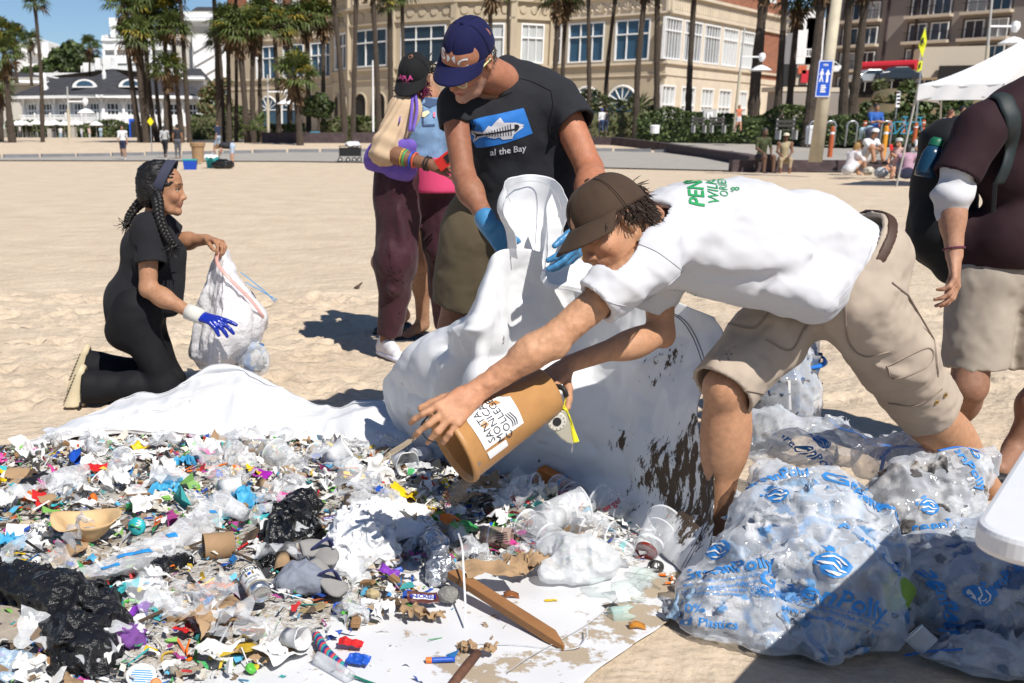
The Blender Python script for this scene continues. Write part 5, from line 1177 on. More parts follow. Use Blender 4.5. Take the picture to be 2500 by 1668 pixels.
# ================================================================ man in the navy cap holding up the tarp
PB=psn('person in navy cap and charcoal T-shirt with blue fish print, holding up the tarp',gp(1215,1160))
def build_B():
 def at(u,v,Y,f=globals()['at']):return f(u,v,Y*1.08)
 sk=(.38,.165,.095)
 H=Head(at(1143,140,3.88),un(A3(-.52,-.52,-.68)),un(A3(-.22,-.62,.76)),1.06)
 nb=at(1218,196,4.03);shR=at(1108,262,4.0);elR=at(1132,430,3.88);wrR=at(1192,548,3.72);shL=at(1366,250,4.06);elL=at(1440,415,3.95);wrL=at(1428,545,3.52)
 chest=at(1240,330,4.06);waist=at(1250,500,4.14);hipR=at(1150,585,4.26);hipL=at(1320,590,4.26);knR=at(1110,800,4.34);anR=A3(.38,5.3,.09);knL=at(1330,800,4.3);anL=A3(.84,5.2,.09)
 lo,hi=bbox(H.o,nb,m=.17);S=SDF(lo,hi,.0036);H.sdf(S,nose=1.15,jaw=1.08);H.neck(S,nb,.064);S.cap(H.w(-.02,.04,-.09),nb+A3(.03,0,0),.03,.035,.03)
 V,F=S.mesh(1);C=skc(V,np.array(sk)*[1.05,1.05,1.05],1);H.color(V,C,lip=(.33,.12,.09),brow=(.14,.10,.07),stubble=(.42,.36,.32));parts=[(V,F,C)]
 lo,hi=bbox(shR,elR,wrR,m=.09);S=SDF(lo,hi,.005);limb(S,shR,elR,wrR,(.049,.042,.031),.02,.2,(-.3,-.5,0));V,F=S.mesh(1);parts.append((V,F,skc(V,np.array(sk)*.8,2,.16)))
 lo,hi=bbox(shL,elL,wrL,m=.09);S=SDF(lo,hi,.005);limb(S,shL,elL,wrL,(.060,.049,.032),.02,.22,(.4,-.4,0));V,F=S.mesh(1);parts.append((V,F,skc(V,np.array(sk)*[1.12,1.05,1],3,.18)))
 lo,hi=bbox(hipR,knR,anR,hipL,knL,anL,m=.12);S=SDF(lo,hi,.01);limb(S,hipR,knR,anR,(.09,.068,.045),.03,.18,(0,.6,0));limb(S,hipL,knL,anL,(.09,.068,.045),.03,.18,(0,.6,0))
 for an in(anR,anL):S.cap(an+A3(0,0,-.04),an+A3(-.05,-.17,-.05),.045,.036,.03)
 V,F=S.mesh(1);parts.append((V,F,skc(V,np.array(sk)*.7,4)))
 jnb(parts,PB,inner=[(nb,chest+A3(0,.06,0),.06),(shR,nb+A3(0,.03,-.05),.045),(shL,nb+A3(0,.03,-.05),.05),(chest+A3(0,.06,0),waist+A3(0,.06,0),.09),(waist+A3(0,.06,0),hipR,.08),(waist+A3(0,.06,0),hipL,.08)])
 # T-shirt
 lo,hi=bbox(nb,shR,shL,chest,waist,at(1430,320,3.95),m=.2);slR=at(1112,306,3.98);slL=at(1398,298,4.0)
 def tso(S):
  S.cap(at(1190,270,4.08),at(1305,262,4.10),.105,.110,.06);S.cap(at(1212,330,4.10),at(1320,330,4.12),.125,.128,.06);S.cap(at(1222,420,4.15),at(1330,420,4.15),.130,.132,.06);S.cap(at(1230,515,4.18),at(1325,515,4.18),.135,.135,.06);S.cap(nb+A3(0.01,.02,-.04),nb+A3(0.02,.04,-.1),.075,.11,.05);S.cap(at(1238,182,4.14),at(1315,222,4.12),.075,.085,.05)
 def sleR(S):S.cap(nb+A3(-.05,.03,-.07),shR+A3(.02,.02,0),.055,.072,.05);S.cap(shR+A3(.02,.02,.01),slR+(slR-shR)*.5,.072,.066,.04)
 def sleL(S):S.cap(nb+A3(.06,.03,-.06),shL+A3(-.01,0,-.005),.065,.078,.05);S.cap(shL,slL+(slL-shL)*.5,.080,.080,.04)
 seg=[]
 for k,(u0,v0,u1,v1,hh)in enumerate(((1260,215,1330,330,.008),(1290,215,1365,320,-.008),(1200,240,1165,330,.008),(1150,260,1160,340,-.010),(1140,300,1190,390,.010),(1330,330,1390,300,.010),(1330,380,1400,330,-.010),(1180,430,1260,470,.012),(1170,400,1230,440,-.010),(1300,420,1390,400,.010),(1290,460,1380,440,-.012),(1200,480,1330,500,.010),(1350,240,1420,280,-.006),(1120,270,1150,320,.007),(1310,290,1345,400,.008))):seg.append((at(u0,v0,3.94),at(u1,v1,3.95),.020,hh))
 nd=un(H.w(-.02,0,-.06)-nb)
 V,F,S,_=garm(lo,hi,.0062,tso,[(sleR,slR,slR-shR),(sleL,slL+un(slL-shL)*.02,slL-shL)],.04,lambda P:crs(P,seg)*1.2+.006*fbm(P*7,3,25)+.002*fbm(P*25,2,29),.014,cuts=[(at(1250,560,4.1),(0,0,-1))],local=[(nb+nd*.02,nd,.085)])
 o=mnp('t_shirt',V,F,clm('tshirtcharcoal',(.020,.021,.025),.9,.3,500,.25,scale=220,sheen=.04),PB);tr=bvh(o)
 # fish print
 c=at(1222,320,3.94);rt=un(A3(1,.08,.14));up=A3(0,-.1,1);W,Hh=.235,.120;k_=.0036
 def fl(polys):V_,F_=shf(polys,.012);return V_,F_
 def R(px,py):return((px-1190)/3.267/690*1.0,0)
 def q(x,y):return((x-1185)/2250.,(1060-y)/2250.)
 lay('print_panel',fl([[q(900,950),q(1190,932),q(1412,915),q(1475,1130),q(1250,1175),q(1015,1195)][::-1]]),tr,c,rt,up,mat('printblue',(.018,.16,.52),.75),o,.002)
 fish=[(948,1030),(985,1040),(1060,1060),(1105,1015),(1130,1025),(1170,985),(1205,962),(1232,1005),(1330,1018),(1405,1048),(1385,1058),(1398,1068),(1350,1090),(1310,1112),(1298,1145),(1285,1115),(1240,1120),(1215,1142),(1190,1118),(1150,1125),(1110,1112),(1075,1095),(1035,1105),(993,1142),(1000,1090)]
 lay('fish_shape',fl([[q(*p)for p in fish][::-1]]),tr,c,rt,up,mat('printpale',(.60,.60,.64),.75),o,.0035)
 bones=[[(1060,1074),(1320,1064),(1320,1078),(1060,1086)],[(1318,1030),(1345,1035),(1362,1055),(1345,1080),(1318,1092)],[(985,1040),(1012,1068),(1062,1074),(1062,1086),(1020,1092),(1005,1120),(1010,1082)]]+[[(1082+22*k,1074-8-5*k),(1088+22*k,1074-8-5*k),(1094+22*k,1086+14+2*k),(1088+22*k,1086+14+2*k)]for k in range(10)]
 lay('fish_bones',fl([[q(*p)for p in b][::-1]for b in bones]),tr,c,rt,up,mat('printblack',(.01,.01,.012),.8),o,.005)
 tx=tfl('al the Bay',.034,.01);lay('lettering',tx,tr,at(1250,372,3.94),rt,up,MT['printpale'],o,.003)
 for sp_ in(((1210,190),(1190,222),(1205,240),(1250,225)),((1262,190),(1300,200),(1345,222)),((1345,222),(1350,260),(1340,310),(1352,345)),((1372,300),(1400,290),(1424,268))):
  Q=on_view(tr,sp_,.002)
  if len(Q)>5:mb=MB();mb.tube(Q,.0016,4);mb.mk('seam',mat('seamblack',(.008,.008,.010),.9),o)
  # khaki shorts
 lo,hi=bbox(waist,hipR,knR,hipL,knL,m=.2);
 heR=at(1122,742,4.32);heL=at(1328,742,4.32)
 seg=[(at(1140,590,4),at(1180,720,4),.022,.012),(at(1110,620,4),at(1150,740,4),.02,-.012),(at(1180,580,4),at(1120,660,4),.02,.010),(at(1190,620,4),at(1140,700,4),.02,-.01)]
 V,F,S,_=garm(lo,hi,.0075,lambda S:S.cap(hipR+A3(.04,0,.08),hipL+A3(-.04,0,.08),.145,.145,.05),[((lambda S:S.cap(hipR,heR+(heR-hipR)*.3,.135,.115,.06)),heR,heR-hipR),((lambda S:S.cap(hipL,heL+(heL-hipL)*.3,.135,.115,.06)),heL,heL-hipL)],.05,lambda P:crs(P,seg)*1.4+.006*fbm(P*8,3,35),.015,cuts=[(waist+A3(0,0,.1),(0,0,1))])
 mnp('shorts',V,F,clm('olivekhaki',(.125,.098,.060),.9,.3,400,.1),PB)
 # blue gloves
 gm=mat('gloveblue',(.055,.22,.43),.38,.12,40,.5,55,bdist=.004,spec=.5)
 lo,hi=bbox(wrR,at(1245,600,3.7),m=.12);S=SDF(lo,hi,.0036);S.cap(wrR+un(elR-wrR)*.03,wrR,.039,.036,.01)
 hand(S,wrR+un(at(1232,600,3.74)-wrR)*.01,at(1236,596,3.72)-wrR,A3(.55,.75,-.35),.20,(1.35,1.4,1.4,1.4),.0,(.5,1.2),side=-1,th=.0105)
 V,F=S.mesh(1);mnp('glove',V,F,gm,PB)
 lo,hi=bbox(wrL,at(1400,630,3.42),m=.14);S=SDF(lo,hi,.0036);S.cap(wrL+un(elL-wrL)*.03,wrL,.039,.036,.01);d2=at(1392,640,3.44)-wrL
 hand(S,wrL+un(d2)*.01,d2,A3(-.7,.3,-.2),.20,((.5,.25,.2),(.45,.25,.2),(.5,.3,.2),(.6,.3,.2)),.05,(.5,.8),side=1,th=.0105)
 V,F=S.mesh(1);mnp('glove',V,F,gm,PB)
 co=cap_obj(PB,H,'navy',(.008,.009,.052),brim=.076,tilt=.02,mat_name='capnavy',high=.010,bw=.98,q=.95);tr=bvh(co);wm=mat('thread',(.78,.78,.78),.7)
 ax=H.R;c0=H.w(.10,.0,.062);rt=un(H.R[1]);up=H.R[2];n=np.cross(rt,up)
 if n@H.R[0]<0:rt=-rt
 for ch,dx,dz in(('S',-.034,.012),('M',.0,.0),('C',.036,-.012)):lay('lettering',tfl(ch,.047,.022),tr,c0+rt*dx*-1*(-1)+up*dz,rt,up,wm,co.parent,.0045,.2)
 # glasses
 mb=MB();gl=mat('glassesframe',(.62,.60,.30),.35)
 for y in(-1,1):mb.tube([H.w(.112,y*.033+.025*math.cos(a),-.004+.020*math.sin(a))for a in np.linspace(0,6.283,19)],.0022,5,cap=False);mb.tube([H.w(.110,y*.058,.004),H.w(.06,y*.078,.012),H.w(-.01,y*.083,.006)],.0032,5)
 mb.tube([H.w(.114,-.010,.0),H.w(.117,0,.003),H.w(.114,.010,.0)],.0022,5);g=mb.mk('glasses',gl,PB,smooth=True)
 mb=MB()
 for y in(-1,1):mb.add([H.w(.112,y*.033+.024*math.cos(a),-.004+.019*math.sin(a))for a in np.linspace(0,6.1,16)],[tuple(range(16))])
 mb.mk('lens',film('lens',(.9,.95,.9),.06,.05,0,edge=.15),g)
 mb=MB();rs=np.random.RandomState(8);roots=[H.w(-.01-.095*math.cos(a),.079*math.sin(a),rs.uniform(-.03,.03))for a in rs.uniform(-1.7,1.7,260)];str_(mb,roots,[-H.R[2]*.8+rs.normal(size=3)*.2 for _ in roots],.022,.0016,.2,3,n=3,grav=.1);mb.mk('hair',mat('hairgrey',(.16,.14,.125),.6,.3,90),PB)
build_B()
# ================================================================ kneeling young woman
PC=psn('person in black T-shirt and leggings kneeling on the sand, holding a white trash bag open',gp(330,960))
def build_C():
 sk=(.40,.205,.115);Yk=5.55
 H=Head(at(396,462,Yk),un(A3(1,-.03,-.06)),un(A3(.06,0,1)),.98)
 nb=at(374,540,Yk+.02);shN=at(362,565,Yk-.14);elN=at(362,705,Yk-.20);wrN=at(466,764,Yk-.28);shF=at(392,560,Yk+.17);elF=at(440,590,Yk+.2);wrF=at(505,585,Yk+.08)
 hip=at(335,770,Yk);knN=at(405,945,Yk-.10);knF=at(415,925,Yk+.12);anN=at(215,945,Yk-.12);anF=at(225,895,Yk+.14)
 lo,hi=bbox(H.o,nb,m=.17);S=SDF(lo,hi,.004);H.sdf(S,nose=.98,jaw=.95);H.neck(S,nb,.05);V,F=S.mesh(1);C=skc(V,sk,1);H.color(V,C,lip=(.40,.13,.12),brow=(.02,.012,.01));parts=[(V,F,C)]
 lo,hi=bbox(shN,elN,wrN,m=.1);S=SDF(lo,hi,.0055);limb(S,shN,elN,wrN,(.052,.043,.028),.02,.14,(.3,-.3,-.3));V,F=S.mesh(1);parts.append((V,F,skc(V,sk,2)))
 lo,hi=bbox(shF,elF,wrF,at(545,600,Yk),m=.1);S=SDF(lo,hi,.0048);limb(S,shF,elF,wrF,(.050,.042,.027),.02,.12);d=at(540,592,Yk)-wrF
 hand(S,wrF+un(d)*.01,d,A3(.1,-.3,-.9),.175,(.7,.75,.8,.85),.08,(.5,.9),side=1);V,F=S.mesh(1);parts.append((V,F,skc(V,sk,3)))
 jnb(parts,PC,inner=[(nb,hip+A3(0,0,.2),.05),(shN,nb,.045),(shF,nb,.045)])
 # leggings: one skin from waist to ankles
 lo,hi=bbox(hip,knN,knF,anN,anF,m=.2);S=SDF(lo,hi,.008);hN=hip+A3(0,-.09,0);hF=hip+A3(0,.09,0)
 S.cap(hip+A3(.02,-.05,.05),hip+A3(.02,.05,.05),.135,.135,.05);S.cap(hip+A3(-.04,-.05,-.06),hip+A3(-.04,.05,-.06),.115,.115,.06)
 for h_,k_,a_ in((hN,knN,anN),(hF,knF,anF)):S.cap(h_,k_,.105,.066,.05);S.cap(k_,k_+(a_-k_)*.45,.068,.072,.04);S.cap(k_+(a_-k_)*.4,a_+(a_-k_)*.05,.072,.085,.04)
 S.disp(lambda P:.004*fbm(P*9,3,45)+.004*np.sin(P[:,0]*55+3*fbm(P*4,2,3))*sm(.25,.1,P[:,2]),.05);S.cut(hip+A3(0,0,.18),(0,0,1))
 for k_,a_ in((knN,anN),(knF,anF)):ctl(S,a_+(a_-k_)*.06,a_-k_,.12)
 V,F=S.mesh(1);mnp('leggings',V,F,clm('leggings',(.0085,.0085,.0105),.75,.1,400,.05,sheen=.0),PC)
 # T-shirt
 lo,hi=bbox(nb,shN,shF,hip,m=.22);ch=at(362,610,Yk);wa=at(352,690,Yk)
 slN=at(368,645,Yk-.19);slF=shF+(elF-shF)*.7
 def tso(S):
  S.cap(nb+A3(-.01,0,-.04),ch,.08,.115,.05);S.cap(ch+A3(.02,-.03,0),ch+A3(.02,.03,0),.125,.125,.05);S.cap(ch,wa+A3(0,-.02,0),.125,.118,.05);S.cap(wa,hip+A3(-.015,0,.06),.120,.140,.05);S.cap(hip+A3(-.015,0,.06),hip+A3(-.015,0,-.06),.140,.148,.05);S.cap(at(425,620,Yk),at(412,740,Yk-.02),.06,.07,.05)
 def sleN(S):S.cap(nb+A3(0,-.06,-.04),shN+A3(0,.03,.0),.065,.080,.05);S.cap(shN+A3(0,.03,.0),slN+(slN-shN)*.4,.080,.080,.05)
 def sleF(S):S.cap(nb+A3(0,.06,-.04),shF,.065,.078,.05);S.cap(shF,slF+(slF-shF)*.4,.078,.07,.04)
 seg=[(at(u0,v0,5.35),at(u1,v1,5.38),.022,hh)for u0,v0,u1,v1,hh in((300,690,400,720,.012),(295,715,380,745,-.012),(310,660,360,690,.010),(400,650,430,740,.010),(350,560,400,620,.008),(330,600,345,660,-.010),(410,600,440,660,-.008),(290,735,350,765,.012))]
 nd=un(H.w(0,0,-.06)-nb)
 V,F,S,_=garm(lo,hi,.0065,tso,[(sleN,slN,slN-shN),(sleF,slF,slF-shF)],.04,lambda P:crs(P,seg)*1.4+.005*fbm(P*8,3,55),.015,cuts=[(hip+A3(0,0,-.02),un(A3(.10,0,-1)))],local=[(nb+nd*.02,nd,.085)])
 mnp('t_shirt',V,F,clm('tshirtblack',(.016,.016,.019),.9,.25,400,.1,sheen=.02),PC)
 # glove
 lo,hi=bbox(wrN,at(575,800,Yk-.3),m=.1);S=SDF(lo,hi,.0045);d=at(545,792,Yk-.34)-wrN;w0=wrN+un(d)*.035
 hand(S,w0,d,A3(-.1,.3,-.9),.19,((.05,.1,.1),(.25,.25,.2),(.35,.3,.2),(.45,.3,.2)),.10,(.35,.8),side=-1,th=.0105);V,F=S.mesh(1);g=mnp('glove',V,F,mat('gloveroyal',(.008,.025,.30),.28,.1,30,.3,60,spec=.6),PC)
 mb=MB();mb.tube([wrN+un(wrN-elN)*-.02,wrN+un(d)*.02,w0+un(d)*.03],[.040,.038,.036],14);mb.mk('cuff',clm('knitwhite',(.62,.60,.55),.95,.6,260,.1),g,smooth=True)
 # hair: cap of hair, head band and braids
 hm=mat('hairblack',(.0075,.006,.0055),.5,.4,90,.6,140,bdist=.003);lo,hi=bbox(H.o,m=.2);S=SDF(lo,hi,.005)
 S.ell(H.w(-.022,0,.046),np.array([.108,.088,.094])*H.q,H.R,.02);S.ell(H.w(-.05,0,-.015),np.array([.078,.088,.085])*H.q,H.R,.04);S.ell(H.w(.065,0,-.05),np.array([.075,.066,.09])*H.q,H.R,.012,True);S.ell(H.w(.094,0,-.005),np.array([.055,.08,.075])*H.q,H.R,.012,True)
 S.disp(lambda P:.0035*np.sin(H.l(P)[:,2]*420+9*fbm(H.l(P)*14,3,4))+.005*fbm(H.l(P)*30,3,5),.03);V,F=S.mesh(1);mnp('hair',V,F,hm,PC)
 def braid(P,r0,r1,n=17,nm='braid'):
  P=spl(P,80);mb=MB();L=len(P)
  for s_ in range(3):
   pts=[];rr=[]
   for i in range(L):
    t=i/(L-1);a=t*n*2.1+s_*2.094;tg=un(P[min(i+1,L-1)]-P[max(i-1,0)]);sd=un(np.cross(tg,A3(0,1,.01)));R_=r0+(r1-r0)*t
    pts.append(P[i]+sd*R_*math.sin(a)*.9+A3(0,-1,0)*R_*math.sin(2*a)*.55);rr.append(R_*.72*(.8 if t>.97 else 1))
   mb.tube(pts,rr,8)
  o=mb.mk(nm,hm,PC,smooth=True);mb2=MB();rs=np.random.RandomState(3);str_(mb2,[P[-1]+rs.normal(size=3)*.008 for _ in range(50)],[A3(.1,0,-1)+rs.normal(size=3)*.5 for _ in range(50)],.06,.002,.5,2,grav=.1);mb2 .mk('braid_tuft',hm,o)
 braid([H.w(-.02,-.075,-.02),at(385,490,Yk-.13),at(390,530,Yk-.17),at(405,570,Yk-.20),at(424,600,Yk-.2)],.021,.013);braid([H.w(-.09,0,-.06),at(338,500,Yk),at(318,525,Yk),at(310,545,Yk)],.020,.012,10)
 mb=MB();G=np.zeros((7,41,3))
 for i in range(7):
  for j in range(41):
   a=2*math.pi*j/40;x=.022+(i-3)*.0085;yy=.0905*math.sin(a);zz=.040+.098*math.cos(a);wob=.0018*math.sin(i*2.2+a*2);G[i,j]=H.w(x+(zz-.03)*.42-.018,yy*(1+wob),zz+wob+.002)
 mb.grid(G);o=mb.mk('headband',clm('headband',(.045,.048,.075),.9,.4,200,.1),PC,smooth=True);md=o.modifiers.new('s','SOLIDIFY');md.thickness=.004
 # clogs
 cm=mat('clogcream',(.56,.47,.31),.7,.08,30);ct=mat('clogtread',(.40,.33,.22),.8)
 for an,kn in((anN,knN),(anF,knF)):
  d=un(an-kn);hl=an+d*.02+A3(0,0,.02);toe=hl+A3(-.06,-.01,-.13);up=A3(-.9,0,.2);lo,hi=bbox(hl,toe,m=.16);S=SDF(lo,hi,.006)
  S.cap(hl+A3(-.02,0,.05),toe,.052,.055,.03,sq=((1,0,-.4),1.0));S.cap(toe,toe+A3(.02,0,-.03),.056,.045,.03);S.ell(hl+A3(.06,0,.03),(.07,.045,.05),None,.02,True)
  S.cut(hl+A3(-.048,0,0),un(A3(-.93,0,.42)));S.cut(A3(0,0,.006),(0,0,-1));V,F=S.mesh(1);c=mnp('clog',V,F,cm,PC)
  mb=MB();ax=un(toe-hl);n_=un(A3(-.93,0,.42));sd=np.cross(ax,n_)
  for k in range(9):p=hl+A3(-.040,0,.04)+ax*(.018*k);mb.ob(p,sd*(.026+.006*math.sin(k*.4)),ax*.005,n_*.0015)
  tag(mb.mk('tread',ct,c),kind='stuff')
  for k,(s_,y_)in enumerate(((.07,-.03),(.09,-.042),(.105,-.028),(.115,-.045),(.125,-.03))):q=hl+ax*s_+A3(.03,y_-.008,-.01);mb=MB();mb.lt([(.0075,-.012),(.0075,.012)],q,(.3,-1,0),8,cap=(True,True));mb.mk('vent_hole',MT['darkopen'],c)
 return dict(hand=wrF+un(at(540,592,Yk)-wrF)*.13)
C_INFO=build_C()
# ================================================================ woman in maroon trousers with purple bag
PD=psn('person in maroon trousers, denim vest and black cap carrying a purple shoulder bag',gp(950,880))
def build_D():
 sk=(.22,.105,.06);Yd=6.7
 H=Head(at(1012,190,Yd),un(A3(-.30,-.55,-.55)),un(A3(-.15,-.42,.85)),1.04);nb=at(1040,240,Yd+.05)
 shN=at(988,268,Yd-.05);elN=at(938,372,Yd-.16);wrN=at(1052,402,Yd-.30);hip=at(1015,440,Yd+.05);hN=hip+A3(-.10,-.04,-.02);hF=hip+A3(.12,.05,-.02)
 knN=at(968,640,Yd-.06);anN=at(945,830,Yd+.02);knF=at(1082,600,Yd+.05);anF=A3(knF[0]+.05,knF[1]+.25,.10)
 lo,hi=bbox(H.o,nb,m=.17);S=SDF(lo,hi,.006);H.sdf(S);H.neck(S,nb);V,F=S.mesh(1);C=skc(V,sk,1);H.color(V,C,lip=(.2,.05,.05));parts=[(V,F,C)]
 lo,hi=bbox(shN,elN,wrN,at(1095,405,Yd-.35),m=.1);S=SDF(lo,hi,.006);limb(S,shN,elN,wrN,(.055,.046,.030),.02,.12);d=at(1090,412,Yd-.36)-wrN;hand(S,wrN+un(d)*.01,d,A3(.3,.7,-.3),.19,(.5,.55,.6,.65),.08,(.5,.6),side=-1);V,F=S.mesh(1);parts.append((V,F,skc(V,sk,2)))
 lo,hi=bbox(anN,anF,m=.15);S=SDF(lo,hi,.01);S.cap(anN+A3(0,0,.1),anN+A3(0,0,-.04),.045,.045,.03);S.cap(anF+A3(0,0,.1),anF+A3(0,0,-.04),.045,.045,.03);V,F=S.mesh(1);parts.append((V,F,skc(V,sk,3)))
 jnb(parts,PD,inner=[(nb,hip,.08),(shN,nb,.045),(hip,anN,.045),(hip,anF,.045)])
 lo,hi=bbox(hip,knN,anN,knF,anF,m=.22);seg=[(at(u0,v0,6.5),at(u1,v1,6.55),.03,hh)for u0,v0,u1,v1,hh in((960,480,1000,640,.016),(1010,500,985,620,-.016),(940,560,975,700,.014),(930,700,970,720,.018),(935,740,960,760,-.018),(930,770,965,785,.018),(1050,500,1090,560,.014),(1060,560,1100,600,-.014),(1000,470,1060,480,.012))]
 def lN(S):S.cap(hN,knN,.145,.115,.06);S.cap(knN,anN+A3(0,0,-.02),.115,.070,.05)
 def lF(S):S.cap(hF,knF,.145,.110,.06);S.cap(knF,anF,.11,.065,.05)
 V,F,S,_=garm(lo,hi,.010,lambda S:S.cap(hip+A3(-.07,0,.08),hip+A3(.08,0,.08),.165,.165,.06),[(lN,anN+A3(0,0,.03),(0,0,-1)),(lF,anF+A3(0,0,.03),(0,0,-1))],.06,lambda P:crs(P,seg)*1.8+.012*fbm(P*[9,9,5],3,65),.02,cuts=[(hip+A3(0,0,.2),(0,0,1))])
 mnp('trousers',V,F,mat('maroon',(.036,.004,.011),.75,.2,8,.6,26,sheen=.1,bdist=.01),PD)
 # sweater sleeve, denim vest, pink top
 lo,hi=bbox(nb,shN,elN,hip,m=.25);slN=elN+(wrN-elN)*.12
 S=SDF(lo,hi,.0085);S.cap(nb+A3(-.04,0,-.04),shN,.07,.088,.05);S.cap(shN+A3(0,0,-.02),elN+A3(.0,0,.02),.092,.078,.05);S.cap(elN,slN,.074,.052,.03)
 ax=un(elN-shN);S.disp(lambda P:.0045*np.sin(np.arctan2((P-shN)@un(np.cross(ax,(0,1,0))),(P-shN)@A3(0,-1,0))*17)+.010*np.sin(((P-shN)@ax)*60)*sm(.12,.28,(P-shN)@ax),.05);V,F=S.mesh(1);mnp('sweater_sleeve',V,F,clm('knitcream',(.52,.38,.25),.95,.4,300,.08),PD)
 def tso(S):S.cap(nb+A3(0,0,-.06),at(1045,310,Yd+.06),.10,.165,.06);S.cap(at(1045,310,Yd+.06),at(1035,420,Yd+.06),.165,.175,.06)
 V,F,S,_=garm(lo,hi,.009,tso,[],.04,lambda P:.006*fbm(P*9,3,75)+.003*fbm(P*30,2,7),.02,cuts=[(at(1035,455,Yd),(0,0,-1))],local=[(nb+A3(0,0,.0),(0,-.2,1),.08)])
 vest=mnp('denim_vest',V,F,mat('denim',(.17,.28,.44),.85,.4,16,.5,300,col2=None,bdist=.002),PD);tr=bvh(vest)
 def patch(nm,pts,m,off=.004,par=vest):
  V_,F_=shf([[((x-1060)/430.,(330-y)/430.)for x,y in pts][::-1]],.04);return lay(nm,(V_,F_),tr,at(1060,330,Yd-.15),A3(1,0,0),A3(0,-.1,1),m,par,off,.5)
 dd=mat('denimdark',(.045,.075,.15),.9);patch('pocket_flap',[(1030,246),(1068,252),(1070,262),(1050,270),(1032,262)],dd,.006);patch('pocket_seam',[(1030,268),(1034,268),(1036,308),(1062,306),(1062,312),(1032,312)],dd);patch('hem_band',[(985,432),(1075,444),(1075,452),(985,440)],dd,.006)
 patch('pin',[(1032,280),(1046,276),(1050,282),(1040,284),(1036,292),(1031,290)],mat('pincream',(.6,.5,.3),.5),.008);patch('pin',[(1058,280),(1063,280),(1063,292),(1058,290)],mat('pinpink',(.65,.08,.15),.5),.008)
 lo,hi=bbox(hip,m=.35);S=SDF(lo,hi,.012);S.cap(at(1060,415,Yd+.0),at(1065,455,Yd+.0),.15,.15,.05);S.cut(at(1050,470,Yd),(0,0,-1));S.cut(at(1050,385,Yd),(0,0,1));V,F=S.mesh(1);mnp('pink_top',V,F,clm('pink',(.60,.06,.16)),PD)
 # cap with APLA lettering
 co=cap_obj(PD,H,'black',(.010,.010,.011),brim=.08,tilt=.0,mat_name='capblack');tr=bvh(co);rt=H.R[1];pk=mat('pinkthread',(.75,.10,.36),.7)
 lay('lettering',tfl('APLA',.034,.03),tr,H.w(.1,-.004,.070),rt,H.R[2],pk,co.parent,.004,.2);lay('lettering',tfl('los angeles',.0105,.02),tr,H.w(.1,-.004,.050),rt,H.R[2],pk,co.parent,.004,.2)
 mb=MB();rs=np.random.RandomState(3);str_(mb,[H.w(.05+rs.uniform(-.03,.03),.07*rs.choice([-1,1]),rs.uniform(-.06,.0))for _ in range(80)],[rs.normal(size=3)*.5-A3(0,0,.6)for _ in range(80)],.05,.004,.5,4);mb.mk('hair',mat('hairmagenta',(.10,.006,.035),.5,.3,40),PD)
 mb=MB();rs=np.random.RandomState(5);str_(mb,[H.w(-.085+rs.uniform(-.02,.02),rs.uniform(-.06,.06),rs.uniform(-.02,.05))for _ in range(120)],[A3(.8,.2,.2)+rs.normal(size=3)*.5 for _ in range(120)],.07,.004,.6,6,grav=.05);mb.mk('hair',MT['hairblack'],PD)
 # bracelets, phone
 for k,(t_,m_)in enumerate(((.42,mat('bandyellow',(.7,.5,.02),.4)),(.47,mat('bandgreen',(.03,.35,.08),.4)),(.60,mat('beadblue',(.03,.08,.5),.4)),(.66,mat('beadred',(.6,.1,.05),.4)),(.90,MT['black']),(.96,MT['black']))):
  c=elN+(wrN-elN)*t_;ax=un(wrN-elN);R_=frame(ax,(0,0,1));r_=.046-.014*t_+.004;mb=MB();mb.tube([c+r_*(math.cos(a)*R_[1]+math.sin(a)*R_[2])for a in np.linspace(0,6.283,17)],.006,5,cap=False);mb.mk('bracelet',m_,PD,smooth=True)
 ph=th_('phone','red and cream phone in a bubble case held by the person in maroon trousers','phone',tuple(at(1092,392,Yd-.40)));mb=MB();c=at(1090,390,Yd-.42);mb.ob(c,un(A3(.5,-.3,.4))*.065,un(A3(-.55,0,.8))*.035,un(A3(.3,.8,.2))*.006);mb.mk('case',mat('phonered',(.75,.03,.02),.35),ph,bevel=.004)
 mb=MB();mb.ob(c+A3(.01,-.012,.008),un(A3(.5,-.3,.4))*.022,un(A3(-.55,0,.8))*.022,un(A3(.3,.8,.2))*.004);mb.mk('camera_bump',MT['black'],ph,bevel=.003)
 # shoe
 shm=mat('shoewhite',(.68,.66,.68),.6,.1,20);shp=mat('shoepink',(.55,.12,.28),.5)
 for an,dr in((anN,A3(.35,-.94,0)),(anF,A3(.5,-.8,0))):
  dr=un(dr);b=A3(an[0],an[1],0);lo,hi=bbox(b+A3(0,0,.05),b+dr*.2,m=.13);S=SDF(lo,hi,.007);S.cap(b-dr*.05+A3(0,0,.06),b-dr*.03+A3(0,0,.10),.045,.043,.02);S.cap(b-dr*.05+A3(0,0,.045),b+dr*.17+A3(0,0,.036),.044,.036,.03);S.cap(b+A3(0,0,.09),b+dr*.1+A3(0,0,.065),.04,.035,.03);S.cut(A3(0,0,.028),(0,0,-1));V,F=S.mesh(1);sh=mnp('shoe',V,F,shm,PD)
  S=SDF(lo,hi,.007);S.cap(b-dr*.055+A3(0,0,.02),b+dr*.175+A3(0,0,.02),.050,.044,.02,sq=((0,0,1),1.9));V,F=S.mesh(1);mnp('sole',V,F,mat('soleblue',(.55,.55,.65),.6),sh)
  mb=MB()
  for k in range(4):p=b+dr*(.03+.025*k)+A3(0,0,.115-.012*k);sd=A3(-dr[1],dr[0],0);mb.tube([p-sd*.025,p+A3(0,0,.006),p+sd*.025],.003,4)
